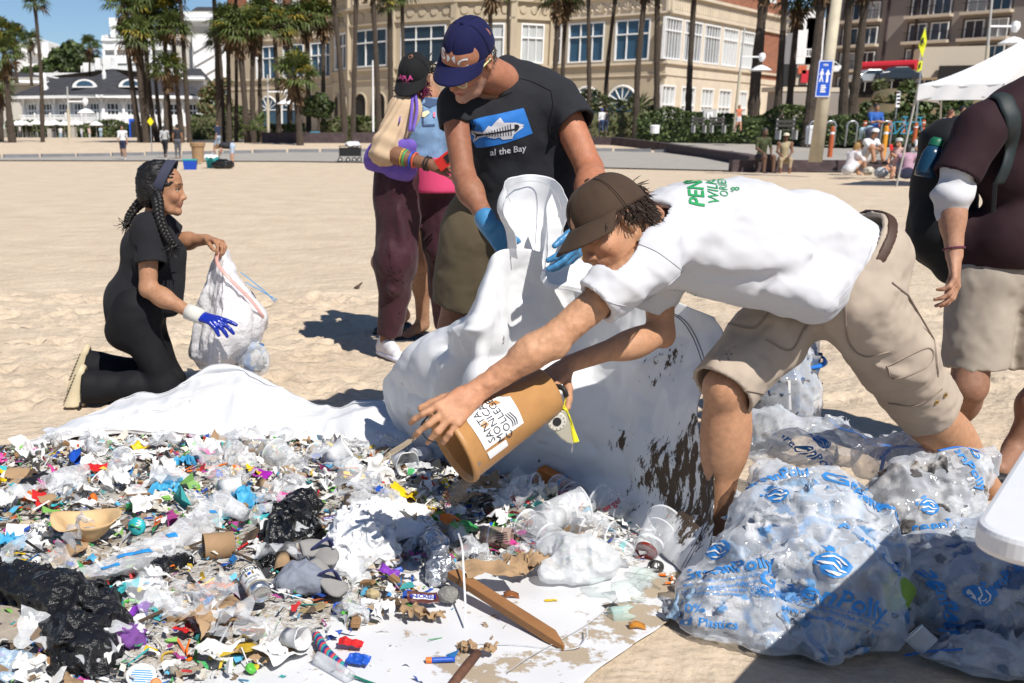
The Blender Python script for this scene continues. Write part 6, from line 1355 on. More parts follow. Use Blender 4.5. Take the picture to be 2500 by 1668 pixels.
  mb.mk('laces',mat('lacenavy',(.03,.05,.18),.7),sh)
  # purple bag
 bg_=th_('shoulder_bag','purple canvas shoulder bag hanging under the arm with a cream knit sleeve','bag',tuple(at(960,400,Yd-.2)))
 lo,hi=bbox(at(915,400,Yd-.1),at(1010,300,Yd-.2),at(960,430,Yd-.15),m=.13);S=SDF(lo,hi,.0085)
 S.cap(at(925,385,Yd-.08),at(985,415,Yd-.14),.075,.065,.05,sq=((.2,1,0),1.2));S.cap(at(925,385,Yd-.06),at(985,360,Yd-.18),.065,.045,.06,sq=((.2,1,0),1.4));S.cap(at(1004,355,Yd-.21),at(996,412,Yd-.18),.030,.045,.05,sq=((.2,1,0),1.6));S.disp(lambda P:.008*rdg(P*8,2,3)+.004*fbm(P*20,2,3),.05);V,F=S.mesh(1);pm=clm('purple',(.155,.095,.42),.85,.3,300,.1);mnp('bag_body',V,F,pm,bg_)
 for off in(0,.04):mb=MB();mb.tube(spl([at(1000+200*off,320,Yd-.24),at(1006+300*off,260,Yd-.16),at(1004,212-200*off,Yd-.04),at(985,225,Yd+.05),at(975,300,Yd-.2)],24),.010,6,sq=.4);mb.mk('strap',pm,bg_,smooth=True)
build_D()
# ================================================================ person half hidden behind them
PE=psn('person in a dark dress with bare legs and black beaded slippers, half hidden behind others',gp(1025,835))
def build_E():
 sk=(.36,.20,.12);Ye=7.25;hip=at(1060,470,Ye);hN=hip+A3(-.09,0,-.05);hF=hip+A3(.09,.02,-.05);knN=at(1030,640,Ye-.05);anN=at(1032,792,Ye+.05);knF=at(930,640,Ye+.1);anF=at(985,770,Ye+.25)
 H=Head(at(1040,215,Ye+.05),(0.3,-.9,-.2),(0,0,1),.95);nb=at(1045,265,Ye+.05);el=at(950,420,Ye);wr=at(935,500,Ye-.1);sh=at(985,300,Ye)
 lo,hi=bbox(hip,knN,anN,knF,anF,H.o,wr,m=.17);S=SDF(lo,hi,.012);H.sdf(S);H.neck(S,nb);S.cap(nb,hip,.12,.15,.06);limb(S,hN,knN,anN,(.09,.062,.042),.03,.2,(0,.5,0));limb(S,hF,knF,anF,(.09,.062,.042),.03,.2,(0,.5,0));limb(S,sh,el,wr,(.05,.04,.028),.02);hand(S,wr,A3(-.3,-.2,-.9),A3(1,0,0),.18,(.5,)*4,.05,(.5,.5))
 for an in(anN,anF):S.cap(an,an+A3(-.12,-.08,-.07),.04,.033,.03)
 V,F=S.mesh(1);mnp('body',V,F,SKIN,PE,col=skc(V,sk,1))
 lo,hi=bbox(nb,hip,m=.25);S=SDF(lo,hi,.012);S.cap(nb+A3(0,0,-.12),hip+A3(0,0,.1),.15,.17,.06);S.cap(hip+A3(0,0,.1),hip+A3(0,0,-.12),.18,.21,.06);S.cut(hip+A3(0,0,-.2),(0,0,-1));S.disp(lambda P:.01*fbm(P*8,3,4),.05);V,F=S.mesh(1);mnp('dress',V,F,clm('dressblack',(.012,.013,.018)),PE)
 sm_=mat('slipper',(.012,.012,.014),.3,.4,60,spec=.7)
 for an in(anN,anF):
  lo,hi=bbox(an+A3(0,0,-.06),an+A3(-.16,-.1,-.1),m=.1);S=SDF(lo,hi,.008);S.cap(an+A3(.02,0,-.085),an+A3(-.17,-.10,-.095),.047,.042,.02,sq=((0,0,1),1.2));V,F=S.mesh(1);o=mnp('slipper',V,F,sm_,PE)
  mb=MB();rs=np.random.RandomState(4)
  for k in range(16):p=an+A3(-.02-.09*rs.rand(),-.02-.06*rs.rand(),-.045);mb.lt([(0,-.006),(.007,0),(0,.006)],p,n=6)
  tag(mb.mk('beads',mat('beadsilver',(.6,.6,.62),.2,metal=.6),o),kind='stuff')
build_E()
# ================================================================ man at the right edge in a dark plum shirt
PF=psn('person in a plum sweatshirt over white sleeves and khaki shorts with a black backpack',gp(2480,1130))
def build_F():
 sk=(.42,.22,.14);Yf=4.25
 nb=at(2590,190,Yf);sh=at(2395,315,Yf-.02);el=at(2325,480,Yf-.06);wr=at(2330,625,Yf-.12);hip=at(2430,690,Yf+.08);hN=hip+A3(-.05,0,-.02);hF=hip+A3(.20,.02,-.02);knN=at(2365,945,Yf-.02);anN=A3(knN[0]+.10,Yf+.25,.1);knF=at(2560,945,Yf);anF=A3(2.62,Yf+.02,.1)
 lo,hi=bbox(el,wr,at(2330,710,Yf-.15),m=.1);S=SDF(lo,hi,.005);S.cap(el,wr,.045,.030,.02);S.ell(el+(wr-el)*.35,(.045,.047,.08),None,.02);d=at(2332,705,Yf-.18)-wr;hand(S,wr+un(d)*.01,d,A3(-.75,.65,0),.195,(.45,.5,.55,.6),.05,(.35,.9),side=-1);V,F=S.mesh(1);parts=[(V,F,skc(V,sk,1))]
 lo,hi=bbox(hN,knN,anN,hF,knF,anF,m=.13);S=SDF(lo,hi,.01);limb(S,hN,knN,anN,(.09,.065,.045),.03,.18,(0,.5,0));limb(S,hF,knF,anF,(.09,.065,.045),.03,.18,(0,.5,0))
 for an in(anN,anF):S.cap(an,an+A3(-.12,-.12,-.05),.042,.035,.03)
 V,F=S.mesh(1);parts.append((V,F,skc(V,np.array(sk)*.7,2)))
 H=Head(at(2600,60,Yf),(-.4,-.9,-.1),(0,0,1));lo,hi=bbox(H.o,nb,m=.17);S=SDF(lo,hi,.008);H.sdf(S);H.neck(S,nb);V,F=S.mesh(1);C=skc(V,sk,4);H.color(V,C);parts.append((V,F,C))
 jnb(parts,PF,inner=[(nb,hip,.08),(sh,nb,.045),(sh,el,.04),(hip,hN,.07),(hip,hF,.07)])
 lo,hi=bbox(nb,sh,el,hip,at(2700,640,Yf),m=.2);sl=at(2335,430,Yf-.05)
 seg=[(at(u0,v0,4.08),at(u1,v1,4.1),.024,hh)for u0,v0,u1,v1,hh in((2400,470,2500,500,.012),(2390,520,2490,560,-.012),(2400,560,2500,590,.014),(2370,330,2345,400,.008),(2400,340,2370,420,-.010),(2440,400,2480,480,.010),(2350,605,2480,620,.010))]
 def tso(S):S.cap(at(2470,290,Yf+.05),at(2640,290,Yf+.05),.115,.13,.06);S.cap(at(2480,420,Yf+.06),at(2640,420,Yf+.06),.135,.14,.06);S.cap(at(2470,590,Yf+.06),at(2640,590,Yf+.06),.165,.165,.06);S.cap(nb,nb+A3(0,0,-.1),.08,.12,.06);S.cap(at(2340,560,Yf+.12),at(2380,620,Yf+.1),.07,.08,.06)
 def sle(S):S.cap(nb+A3(-.1,0,-.06),sh,.07,.082,.05);S.cap(sh,sl+(sl-sh)*.4,.084,.080,.05)
 V,F,S,_=garm(lo,hi,.008,tso,[(sle,sl,sl-sh)],.05,lambda P:crs(P,seg)*1.3+.005*fbm(P*7,3,85),.016,cuts=[(at(2440,655,Yf),(0,0,-1))]);SWEAT=mnp('sweatshirt',V,F,clm('plum',(.026,.011,.015),.8,.2,300,.08,sheen=.02),PF).name
 lo,hi=bbox(sl,el,m=.16);S=SDF(lo,hi,.006);S.cap(sl+(sh-sl)*.1,el+(wr-el)*.0,.060,.062,.03);S.cap(el,el+(wr-el)*.36,.062,.046,.03);S.disp(lambda P:.006*np.sin(P[:,2]*75+3*fbm(P*6,2,3))+.004*fbm(P*14,2,5),.05);t=S.d.copy();S.shell(.012);S.cut(el+(wr-el)*.38,wr-el);V,F=S.mesh(1);mnp('white_sleeve',V,F,MT['tshirtwhite'],PF)
 lo,hi=bbox(hN,knN,hF,knF,m=.2);heN=at(2385,898,Yf+.02);heF=at(2560,898,Yf+.02);seg=[(at(u0,v0,4.1),at(u1,v1,4.1),.022,hh)for u0,v0,u1,v1,hh in((2340,760,2420,720,.012),(2330,800,2400,780,-.012),(2420,700,2480,760,.012),(2380,830,2440,880,.010),(2350,850,2410,890,-.01),(2440,760,2490,800,-.012))]
 V,F,S,_=garm(lo,hi,.0085,lambda S:S.cap(hip+A3(.0,0,.04),hip+A3(.2,0,.04),.13,.13,.06),[((lambda S:S.cap(hN,heN+A3(0,0,-.1),.125,.118,.05)),heN,(0,0,-1)),((lambda S:S.cap(hF,heF+A3(0,0,-.1),.138,.128,.05)),heF,(0,0,-1))],.05,lambda P:crs(P,seg)*1.3+.006*fbm(P*9,3,95)+.003*fbm(P*28,2,3),.016,cuts=[(hip+A3(0,0,.12),(0,0,1))]);mnp('shorts',V,F,clm('khakigrey',(.36,.31,.255),.9,.35,400,.1),PF)
 lo,hi=bbox(sh,at(2260,600,Yf+.2),at(2300,330,Yf+.2),m=.2);mb=MB();c=wr+(el-wr)*.12;ax=un(wr-el);R_=frame(ax,(0,0,1));mb.tube([c+.036*(math.cos(a)*R_[1]+math.sin(a)*R_[2])for a in np.linspace(0,6.283,17)],.0035,5,cap=False);mb.mk('bracelet',mat('cordplum',(.12,.03,.06),.8),PF)
 for an in(anN,anF):lo,hi=bbox(an,an+A3(-.15,-.15,-.08),m=.09);S=SDF(lo,hi,.01);S.cap(an+A3(.04,.04,-.075),an+A3(-.14,-.14,-.075),.05,.048,.02,sq=((0,0,1),2));V,F=S.mesh(1);mnp('sandal',V,F,MT['black'],PF)
 bp=th_('backpack','black backpack with a padded strap worn by the person in the plum sweatshirt','backpack',tuple(at(2270,500,Yf+.2)));bm_=clm('packblack',(.010,.011,.013),.7,.4,200,.1)
 lo,hi=bbox(at(2270,330,Yf+.2),at(2300,640,Yf+.25),m=.22);S=SDF(lo,hi,.011);S.cap(at(2310,350,Yf+.25),at(2300,570,Yf+.24),.10,.13,.05,sq=((0,1,0),.9));S.cap(at(2280,540,Yf+.2),at(2330,640,Yf+.2),.08,.09,.05);S.disp(lambda P:.008*fbm(P*9,3,3),.05);V,F=S.mesh(1);mnp('pack_body',V,F,bm_,bp)
 trs=bvh(bpy.data.objects[SWEAT]);Q=on_view(trs,((2436,232),(2452,240),(2462,262),(2474,300),(2464,390),(2440,450)),.008,40);mb=MB();Q=[q for q in Q];mb.tube(Q,[.032]*len(Q),10,sq=.3,up=(0,-1,.3));mb.mk('strap',mat('strapgrey',(.018,.026,.028),.6,.2,30),bp,smooth=True)
 mb=MB();mb.tube([at(2430,448,Yf-.165),at(2425,520,Yf-.15)],.008,5);mb.mk('webbing',bm_,bp)
 bt=th_('water_bottle','dark blue water bottle with a green cap in the backpack side pocket','bottle',tuple(at(2262,420,Yf+.05)));q=at(2255,432,Yf+.05);mb=MB();mb.lt([(.034,0),(.037,.02),(.035,.085),(.024,.115)],q,(.25,0,1),14,cap=(True,True));mb.mk('bottle_body',mat('bottleblue',(.01,.045,.09),.25),bt,smooth=True);mb=MB();mb.lt([(.026,.115),(.026,.135),(.018,.145)],q,(.25,0,1),14,cap=(False,True));mb.mk('bottle_cap',mat('capgreen',(.01,.12,.06),.4),bt,smooth=True)
build_F()
# crouching person whose jeans show behind the tarp
PG=psn('person in blue jeans crouching behind the raised tarp, nearly hidden',A3(.95,4.35,0))
def build_G():
 hip=A3(1.05,4.5,.42);kn=A3(.88,4.25,.62);kn2=A3(1.12,4.22,.60);an=A3(.90,4.40,.1);an2=A3(1.15,4.42,.1);H=Head(A3(1.10,4.52,.98),(-.8,-.3,-.5),(-.3,0,1),.98)
 lo,hi=bbox(hip,an,an2,H.o,m=.25);S=SDF(lo,hi,.014);H.sdf(S);S.cap(hip,A3(1.08,4.5,.8),.13,.14,.06);S.cap(A3(1.08,4.5,.8),H.o,.06,.06,.05);V,F=S.mesh(1);mnp('body',V,F,SKIN,PG,col=skc(V,(.45,.26,.17),1))
 S=SDF(lo,hi,.012);limb(S,hip+A3(-.08,0,0),kn,an,(.10,.085,.06),.04);limb(S,hip+A3(.08,0,0),kn2,an2,(.10,.085,.06),.04);S.cap(hip+A3(-.06,0,0),hip+A3(.06,0,0),.14,.14,.05);V,F=S.mesh(1);mnp('jeans',V,F,mat('jeansblue',(.10,.22,.42),.85,.3,20,.4,200,bdist=.003),PG)
 S=SDF(lo,hi,.014);S.cap(hip+A3(0,0,.1),A3(1.08,4.5,.84),.145,.155,.06);V,F=S.mesh(1);mnp('shirt',V,F,MT['tshirtwhite'],PG)
build_G()
# ================================================================ white vinyl tarp
def uyz(u,Y,z):
 zc=Y*_c+(HCAM-z)*_s;return A3((u-CX)/FPX*zc,Y,z)
def vnm(name,dirt,thr=.5,scale=14,stretch=None,base=(.70,.705,.72)):
 m,nt,b=_nodes(name);MT[name]=m
 tc=nt.nodes.new('ShaderNodeTexCoord').outputs['Object'];vec=tc
 if stretch:mp=nt.nodes.new('ShaderNodeMapping');mp.inputs['Scale'].default_value=stretch;mp.inputs['Rotation'].default_value=(0,.5,0);nt.links.new(tc,mp.inputs[0]);vec=mp.outputs[0]
 at_=nt.nodes.new('ShaderNodeVertexColor');at_.layer_name='Col';sp=nt.nodes.new('ShaderNodeSeparateColor');nt.links.new(at_.outputs[0],sp.inputs[0])
 nz=_nz(nt,scale,7,.68,vec=vec);ad=nt.nodes.new('ShaderNodeMath');ad.operation='MULTIPLY_ADD';nt.links.new(sp.outputs[0],ad.inputs[0]);ad.inputs[1].default_value=.42;nt.links.new(nz.outputs['Fac'],ad.inputs[2])
 r=_ramp(nt,ad.outputs[0],[(min(.98,thr+.22),(0,0,0)),(min(1,thr+.26),(1,1,1))])
 sc=_nz(nt,2.5,5,vec=tc);rs_=_ramp(nt,sc.outputs['Fac'],[(.35,base),(.7,[x*.93 for x in base])])
 fn=_nz(nt,300,3,.7,vec=tc);rd=_ramp(nt,fn.outputs['Fac'],[(.3,[x*.7 for x in dirt]),(.7,dirt)])
 mx=nt.nodes.new('ShaderNodeMix');mx.data_type='RGBA';nt.links.new(r.outputs[0],mx.inputs[0]);nt.links.new(rs_.outputs[0],mx.inputs[6]);nt.links.new(rd.outputs[0],mx.inputs[7]);nt.links.new(mx.outputs[2],b.inputs['Base Color'])
 mr=nt.nodes.new('ShaderNodeMapRange');mr.inputs[3].default_value=.42;mr.inputs[4].default_value=.95;nt.links.new(r.outputs[0],mr.inputs[0]);nt.links.new(mr.outputs[0],b.inputs['Roughness']);b.inputs['Specular IOR Level'].default_value=.4
 bp=nt.nodes.new('ShaderNodeBump');bp.inputs['Strength'].default_value=.35;bp.inputs['Distance'].default_value=.006;nt.links.new(r.outputs[0],bp.inputs['Height']);nt.links.new(bp.outputs[0],b.inputs['Normal'])
 return m
vnm('vinylmud',(.10,.068,.045),.47,34,(1,1,.45));vnm('vinylsand',(.46,.37,.27),.46,9);vnm('vinylclean',(.05,.045,.045),.72,16)
TARP=th_('tarp','big white vinyl tarp spread under the litter with one side held up','tarp',tuple(gp(900,1300)))
def normals(G):
 du=np.gradient(G,axis=1);dv=np.gradient(G,axis=0);n=np.cross(du,dv);return n/(np.linalg.norm(n,axis=-1,keepdims=True)+1e-9)
def sht(name,G,m,mask=None,th=.002,par=TARP,folds=(),nz=0,seed=1,sgn=1):
 N=normals(G)*sgn;P=G.reshape(-1,3)
 D=crs(P,folds,True)if folds else np.zeros(len(P))
 if nz:D=D+nz*(.6*fbm(P*6,3,seed)+2.4*np.abs(vnoise(P*4.5,seed))+.8*np.abs(vnoise(P*10+3,seed+2))+.25*np.abs(vnoise(P*22+5,seed+3)))
 P=P+N.reshape(-1,3)*D[:,None];col=np.zeros((len(P),3))
 if mask is not None:col[:,0]=mask(P)
 o=mnp(name,P,grf(*G.shape[:2]),MT[m],par,col=col);md=o.modifiers.new('s','SOLIDIFY');md.thickness=th;md.offset=0;return o
 # ground sheet
def build_ground_sheet():
 near=[gp(u,v)for u,v in((-420,1700),(200,1800),(1000,1780),(1330,1740),(1463,1638),(1630,1522))];far=[gp(u,v)for u,v in((-300,1108),(60,1084),(500,1020),(1000,1050),(1480,1170),(1700,1398))]
 A_=spl(near,90);B_=spl(far,90);T=np.linspace(0,1,80)[:,None,None];G=A_[None]*(1-T)+B_[None]*T
 P=G.reshape(-1,3);P[:,2]=.008+.006*fbm(P*2.2,3,6)+.002*fbm(P*9,2,3)+.010*np.maximum(0,rdg(P*1.5,2,4)-.75);G=P.reshape(G.shape)
 def mask(P):
  m=.10+0*P[:,0]
  for u,v,r,a in((60,1120,.30,.95),(250,1085,.34,.75),(-40,1140,.3,.9),(1490,1545,.11,.55),(1560,1500,.09,.6),(1400,1620,.09,.4),(1330,1470,.1,.12),(400,1075,.2,.45),(1660,1440,.12,.9),(600,1600,.25,.2),(1250,1660,.14,.3),(900,1500,.2,.25),(1150,1640,.1,.4)):c=gp(u,v);m=m+a*np.exp(-((P-c)**2).sum(1)/r**2)
  return m
 sht('ground_sheet',G,'vinylsand',mask)
 mb=MB();L_=[gp(u,v,.018)for u,v in((1240,1640),(1300,1600),(1440,1520),(1520,1450),(1590,1400))];mb.tube(spl(L_,30),.0014,4);mb.mk('seam',mat('vinylseam',(.40,.39,.38),.7),TARP)
build_ground_sheet()
# folded edge on the left
def build_fold():
 top=[(58,1082,4.78),(140,1040,4.9),(234,996,5.05),(300,965,5.12),(345,954,5.14),(393,958,5.12),(468,925,5.16),(515,905,5.18),(571,904,5.16),(609,916,5.12),(730,968,4.98),(815,990,4.9),(875,974,4.86),(974,982,4.8),(1040,1010,4.72),(1085,1050,4.62)]
 low=[(60,1084),(140,1070),(234,1058),(300,1053),(345,1056),(400,1058),(468,1060),(530,1063),(590,1066),(640,1068),(730,1070),(796,1077),(866,1088),(960,1097),(1040,1099),(1090,1096)]
 rows=[[],[],[],[],[],[]]
 for(u,v,Y),(ul,vl)in zip(top,low):
  r=at(u,v,Y);l=gp(ul,vl,.035);b=A3(r[0]+.03,r[1]+.22+.3*r[2],.004);tk=A3(l[0],l[1]+.05,.014)
  rows[0].append(b);rows[1].append(r+A3(.0,.045,-.012));rows[2].append(r);rows[3].append(r*.55+l*.45+A3(0,-.03,.022));rows[4].append(l);rows[5].append(tk)
 G=cns(np.array(rows),70,240)
 folds=[(at(u0,v0,4.9),at(u1,v1,4.9),w_,h)for u0,v0,u1,v1,w_,h in((545,915,470,1050,.05,.022),(620,930,660,1050,.035,-.022),(640,965,720,1020,.03,.022),(690,985,790,1030,.035,-.026),(750,990,870,1050,.03,.026),(330,965,350,1050,.03,-.018),(400,965,345,1050,.025,.016),(820,1000,960,1070,.025,-.022),(880,990,1000,1080,.025,.024),(930,995,1040,1060,.02,-.018),(450,950,430,1055,.04,-.014))]
 def mask(P):
  m=0*P[:,0]
  for u,v,r in((456,992,.05),(470,993,.04),(805,1012,.035),(795,1016,.03),(715,1020,.025),(812,1000,.03)):c=at(u,v,4.95);m=m+.9*np.exp(-((P-c)**2).sum(1)/r**2)
  return m
 o=sht('folded_edge',G,'vinylclean',mask,folds=folds,nz=.012);tr=bvh(o)
 for pts in(((235,1050),(300,1018),(340,1002),(410,998),(500,950),(575,908)),((242,1052),(304,1022),(342,1006),(412,1002),(503,954),(578,912))):
  Q=[]
  for p in spl([A3(u,v,0)for u,v in pts],50):
   d=ray(p[0],p[1]);h=tr.ray_cast(Vector((0,0,HCAM)),Vector(d))[0]
   if h is not None:Q.append(np.array(h)-un(d)*.003)
  if len(Q)>3:mb=MB();mb.tube(Q,.0012,4);mb.mk('seam',MT['vinylseam'],TARP)
build_fold()
# raised sheet
def build_raised():
 R0=[at(*p)for p in((966,893,4.40),(1060,813,4.24),(1160,768,4.05),(1200,632,3.92),(1255,606,3.94),(1322,615,4.00),(1420,640,4.00),(1530,690,3.86),(1640,731,3.70),(1745,776,3.60))]
 R1=[at(*p)for p in((938,932,4.52),(1040,880,4.16),(1138,850,3.90),(1180,780,3.84),(1245,770,3.96),(1325,790,4.02),(1430,800,4.02),(1540,830,3.82),(1660,850,3.68),(1768,835,3.54))]
 R2=[at(*p)for p in((948,985,4.58),(1030,990,4.22),(1110,975,4.0),(1165,945,3.84),(1250,950,3.92),(1350,970,3.93),(1460,985,3.88),(1570,1000,3.74),(1660,1010,3.56),(1722,1005,3.40))]
 R3=[at(*p)for p in((990,1058,4.62),(1050,1068,4.36),(1120,1068,4.16),(1185,1060,4.02),(1270,1070,4.0),(1370,1095,3.94),(1480,1110,3.82),(1580,1120,3.62),(1670,1125,3.42),(1744,1120,3.28))]
 R4=[uyz(*p)for p in((1010,4.62,.03),(1060,4.42,.03),(1130,4.24,.03),(1200,4.12,.04),(1290,4.05,.06),(1385,3.96,.08),(1490,3.80,.10),(1590,3.58,.12),(1680,3.36,.15),(1754,3.20,.17))]
 R5=[uyz(*p)for p in((1020,4.56,.012),(1070,4.36,.012),(1140,4.18,.012),(1215,4.04,.012),(1300,3.95,.012),(1400,3.84,.012),(1500,3.66,.012),(1590,3.45,.012),(1660,3.22,.012),(1700,3.08,.016))]
 G=cns(np.array([R0,R1,R2,R3,R4,R5]),150,250)
 F_=[(at(u0,v0,Y0),at(u1,v1,Y1),w_,h)for u0,v0,Y0,u1,v1,Y1,w_,h in((1215,640,3.7,1170,1000,3.85,.022,.050),(1240,640,3.72,1205,1000,3.9,.02,-.05),(1262,640,3.74,1240,980,3.9,.02,.03),(1190,700,3.7,1100,990,4.0,.03,-.04),(1170,790,3.85,1060,1010,4.2,.03,.045),(1120,800,3.95,1010,960,4.4,.035,-.03),(1085,830,4.1,1000,1010,4.4,.03,.03),(1330,800,3.88,1400,1080,3.9,.05,-.02),(1480,760,3.8,1560,1080,3.7,.06,.02),(1640,780,3.68,1650,1010,3.55,.04,-.018),(1380,1000,3.9,1480,1180,3.7,.03,.022),(1300,990,3.93,1340,1120,3.9,.025,.02),(1225,650,3.7,1140,880,3.9,.012,.03),(1150,800,3.9,1080,900,4.1,.014,.03),(1100,820,4.05,1030,930,4.3,.014,-.03),(1290,700,3.85,1310,900,3.9,.02,.018),(1440,860,3.88,1620,800,3.75,.02,.014),(1350,1010,3.9,1460,1100,3.85,.014,-.018),(1560,900,3.78,1700,830,3.6,.014,.012),(1050,990,4.25,1180,960,3.95,.016,.03),(980,960,4.5,1090,1040,4.25,.016,.03))]
 def mask(P):
  m=0*P[:,0]
  for u,v,Y,r,a in((1690,1130,3.38,.13,.62),(1735,1050,3.35,.07,.75),(1640,1180,3.42,.13,.58),(1700,1220,3.25,.14,.62),(1740,1130,3.28,.08,.6),(1600,1150,3.5,.09,.45),(1560,1190,3.55,.08,.5),(1650,1260,3.25,.10,.5),(1530,1180,3.65,.06,.6),(1500,1085,3.78,.05,.55),(1525,1080,3.75,.04,.5),(1640,870,3.66,.05,.5),(1600,925,3.72,.05,.5),(1220,845,3.85,.04,.62),(1390,715,3.82,.035,.5),(1308,590,3.8,.03,.55),(1435,898,3.88,.03,.5),(1630,900,3.68,.04,.5),(1580,1080,3.6,.05,.4)):c=at(u,v,Y);m=m+a*np.exp(-((P-c)**2).sum(1)/r**2)
  return np.minimum(m*.8,.62)
 F_=[(a,b,w_*.8,1.5*h)for a,b,w_,h in F_];o=sht('raised_sheet',G,'vinylmud',mask,folds=F_,nz=.012,sgn=-1);tr=bvh(o)
 for k in(0,8):
  Q=[]
  for p in spl([A3(1600+k,745,0),A3(1670+k,790,0),A3(1712+k,880,0),A3(1716+k,960,0),A3(1735-k,1150,0),A3(1730-k,1270,0),A3(1670-k,1390,0)],70):
   d=ray(p[0],p[1]);h=tr.ray_cast(Vector((0,0,HCAM)),Vector(d))[0]
   if h is not None:Q.append(np.array(h)-un(d)*.003)
  if len(Q)>3:mb=MB();mb.tube(Q,.0013,4);mb.mk('seam',mat('vinylseamdark',(.12,.12,.14),.7),TARP)
  # rolled pocket above the fist
 P0=[at(*p)for p in((1246,478,3.86),(1238,450,3.90),(1262,433,4.00),(1300,428,4.06),(1338,438,4.04),(1362,470,3.96),(1372,500,3.90))]
 P1=[at(*p)for p in((1240,520,3.85),(1224,512,3.88),(1250,500,4.00),(1295,505,4.08),(1338,520,4.06),(1362,540,3.96),(1368,560,3.90))]
 P2=[at(*p)for p in((1262,575,3.89),(1240,560,3.92),(1256,560,4.00),(1295,570,4.06),(1330,590,4.05),(1345,605,3.98),(1340,620,3.92))]
 P3=[at(*p)for p in((1268,628,3.92),(1244,626,3.94),(1262,630,3.98),(1300,640,4.02),(1325,650,4.02),(1328,660,3.98),(1318,668,3.92))]
 G=cns(np.array([P0,P1,P2,P3]),60,70);sht('rolled_rim',G,'vinylclean',folds=[(at(1240,500,3.66),at(1262,580,3.68),.015,.018),(at(1230,540,3.68),at(1265,600,3.7),.012,-.02),(at(1300,520,3.86),at(1300,620,3.83),.03,.015)],nz=.010)
 mb=MB();Q=spl([p-A3(0,.004,.02)for p in P0],40);mb.tube(Q,.0014,4);mb.mk('seam',MT['vinylseam'],TARP)
 # flap folded over towards the viewer
 Q0=[at(*p)for p in((1352,470,3.92),(1368,520,3.90),(1385,580,3.90),(1420,625,3.90),(1480,650,3.88),(1560,680,3.86))]
 Q1=[at(*p)for p in((1338,520,3.89),(1340,585,3.87),(1352,640,3.86),(1400,665,3.84),(1465,680,3.82),(1540,700,3.80))]
 Q2=[at(*p)for p in((1326,590,3.88),(1322,640,3.85),(1340,680,3.82),(1390,694,3.80),(1450,700,3.78),(1520,712,3.76))]
 Q3=[at(*p)for p in((1318,640,3.89),(1311,676,3.86),(1332,702,3.82),(1385,710,3.80),(1430,716,3.78),(1500,728,3.76))]
 sht('folded_flap',cns(np.array([Q0,Q1,Q2,Q3]),40,60),'vinylclean',nz=.009)
build_raised()
# ================================================================ bucket with label, hand scale
BK=th_('bucket','tan plastic bucket with a torn white college label being tipped out over the litter','bucket',tuple(at(1230,1030,2.95)))
bo=at(1104,1092,2.93);bb_=at(1340,951,3.03);bax=un(bb_-bo);BL=np.linalg.norm(bb_-bo)
bmat=mat('buckettan',(.42,.215,.075),.45,.12,25,.1,120,spec=.5)
mb=MB();mb.lt([(.098,.012),(.106,.0),(.109,-.004),(.113,.002),(.113,.014),(.107,.018),(.0705,BL-.006),(.066,BL),(.0,BL+.001)],bo,bax,40);bko=mb.mk('wall',bmat,BK,smooth=True)
mb=MB();mb.lt([(.098,.012),(.065,BL-.006),(0,BL-.006)],bo,bax,40);mb.mk('inside',bmat,BK,smooth=True)
tr=bvh(bko);n_=un(-bax*0+A3(-.25,-1,.25));n_=un(n_-bax*(n_@bax));tang=np.cross(n_,bax)
def onb(name,flat,sx,sy,m,ang=0.0,off=.0016,par=BK,turn=0):
 V2,F=flat;V=[]
 for x,y in V2:
  a=math.radians(turn);X=x*math.cos(a)-y*math.sin(a)+sx;Yy=x*math.sin(a)+y*math.cos(a)+sy;r=(.107+(.0705-.107)*((X-.018)/(BL-.024)))+off;th=Yy/r;V.append(bo+bax*X+r*(math.cos(th)*n_+math.sin(th)*tang))
 return mnp(name,V,F,m,par,smooth=True)
paper=mat('labelpaper',(.78,.78,.79),.7,.04,30)
rag=lambda pts:shf([pts],.012)
onb('paper_label',rag([(.050,-.062),(.185,-.050),(.190,.035),(.155,.042),(.162,.052),(.090,.054),(.070,.040),(.055,.054),(.046,.030)]),0,0,paper);onb('paper_label',rag([(.055,-.098),(.120,-.090),(.118,-.066),(.052,-.070)]),0,0,paper)
onb('torn_patch',rag([(.075,-.01),(.095,-.004),(.088,.012),(.07,.006)]),0,0,bmat,off=.0022);onb('torn_patch',rag([(.128,.036),(.158,.03),(.150,.046),(.126,.05)]),0,0,bmat,off=.0022)
ink=mat('ink',(.012,.015,.03),.7)
# lettering reads from the bucket's lower side upwards
for k,(t_,sx)in enumerate((('SANTA',.080),('MONICA',.106),('COLLEGE',.134))):onb('lettering',tfl(t_,.030,.0,align='CENTER',maxedge=.2),sx,-.004,ink,off=.003,turn=90)
for k in range(3):onb('wave_emblem',shf([[(.155+.006*k,-.045+.01*j+.0)if 0 else(.150+.007*k+.004*math.sin(j*.9),-.048+.008*j)for j in range(6)]+[(.153+.007*k+.004*math.sin(j*.9),-.048+.008*j)for j in range(5,-1,-1)]],.02),0,.005,ink,off=.003)
for sx,sy in((.018,.04),(.018,-.09)):onb('rivet',shf([[(.006*math.cos(a),.006*math.sin(a))for a in np.linspace(0,6,10)]],.02),sx,sy,MT['steel'],off=.003)
mb=MB();mb.tube(spl([at(1046,1014,2.95),at(1028,1040,2.88),at(1040,1070,2.84),at(1068,1082,2.82)],16),.0022,6);mb.mk('wire_handle',mat('wire',(.05,.06,.07),.4,metal=.6),BK)
for k in range(4):mb=MB();mb.tube(spl([at(1046,1016,2.94),at(1030-3*k,1050,2.93),at(1010-5*k,1075,2.92),at(975-9*k,1100+2*k,2.92),at(945-6*k,1118+6*k,2.92)],18),.0016,5);mb.mk('cord',mat('rope',(.42,.34,.24),.9),BK)
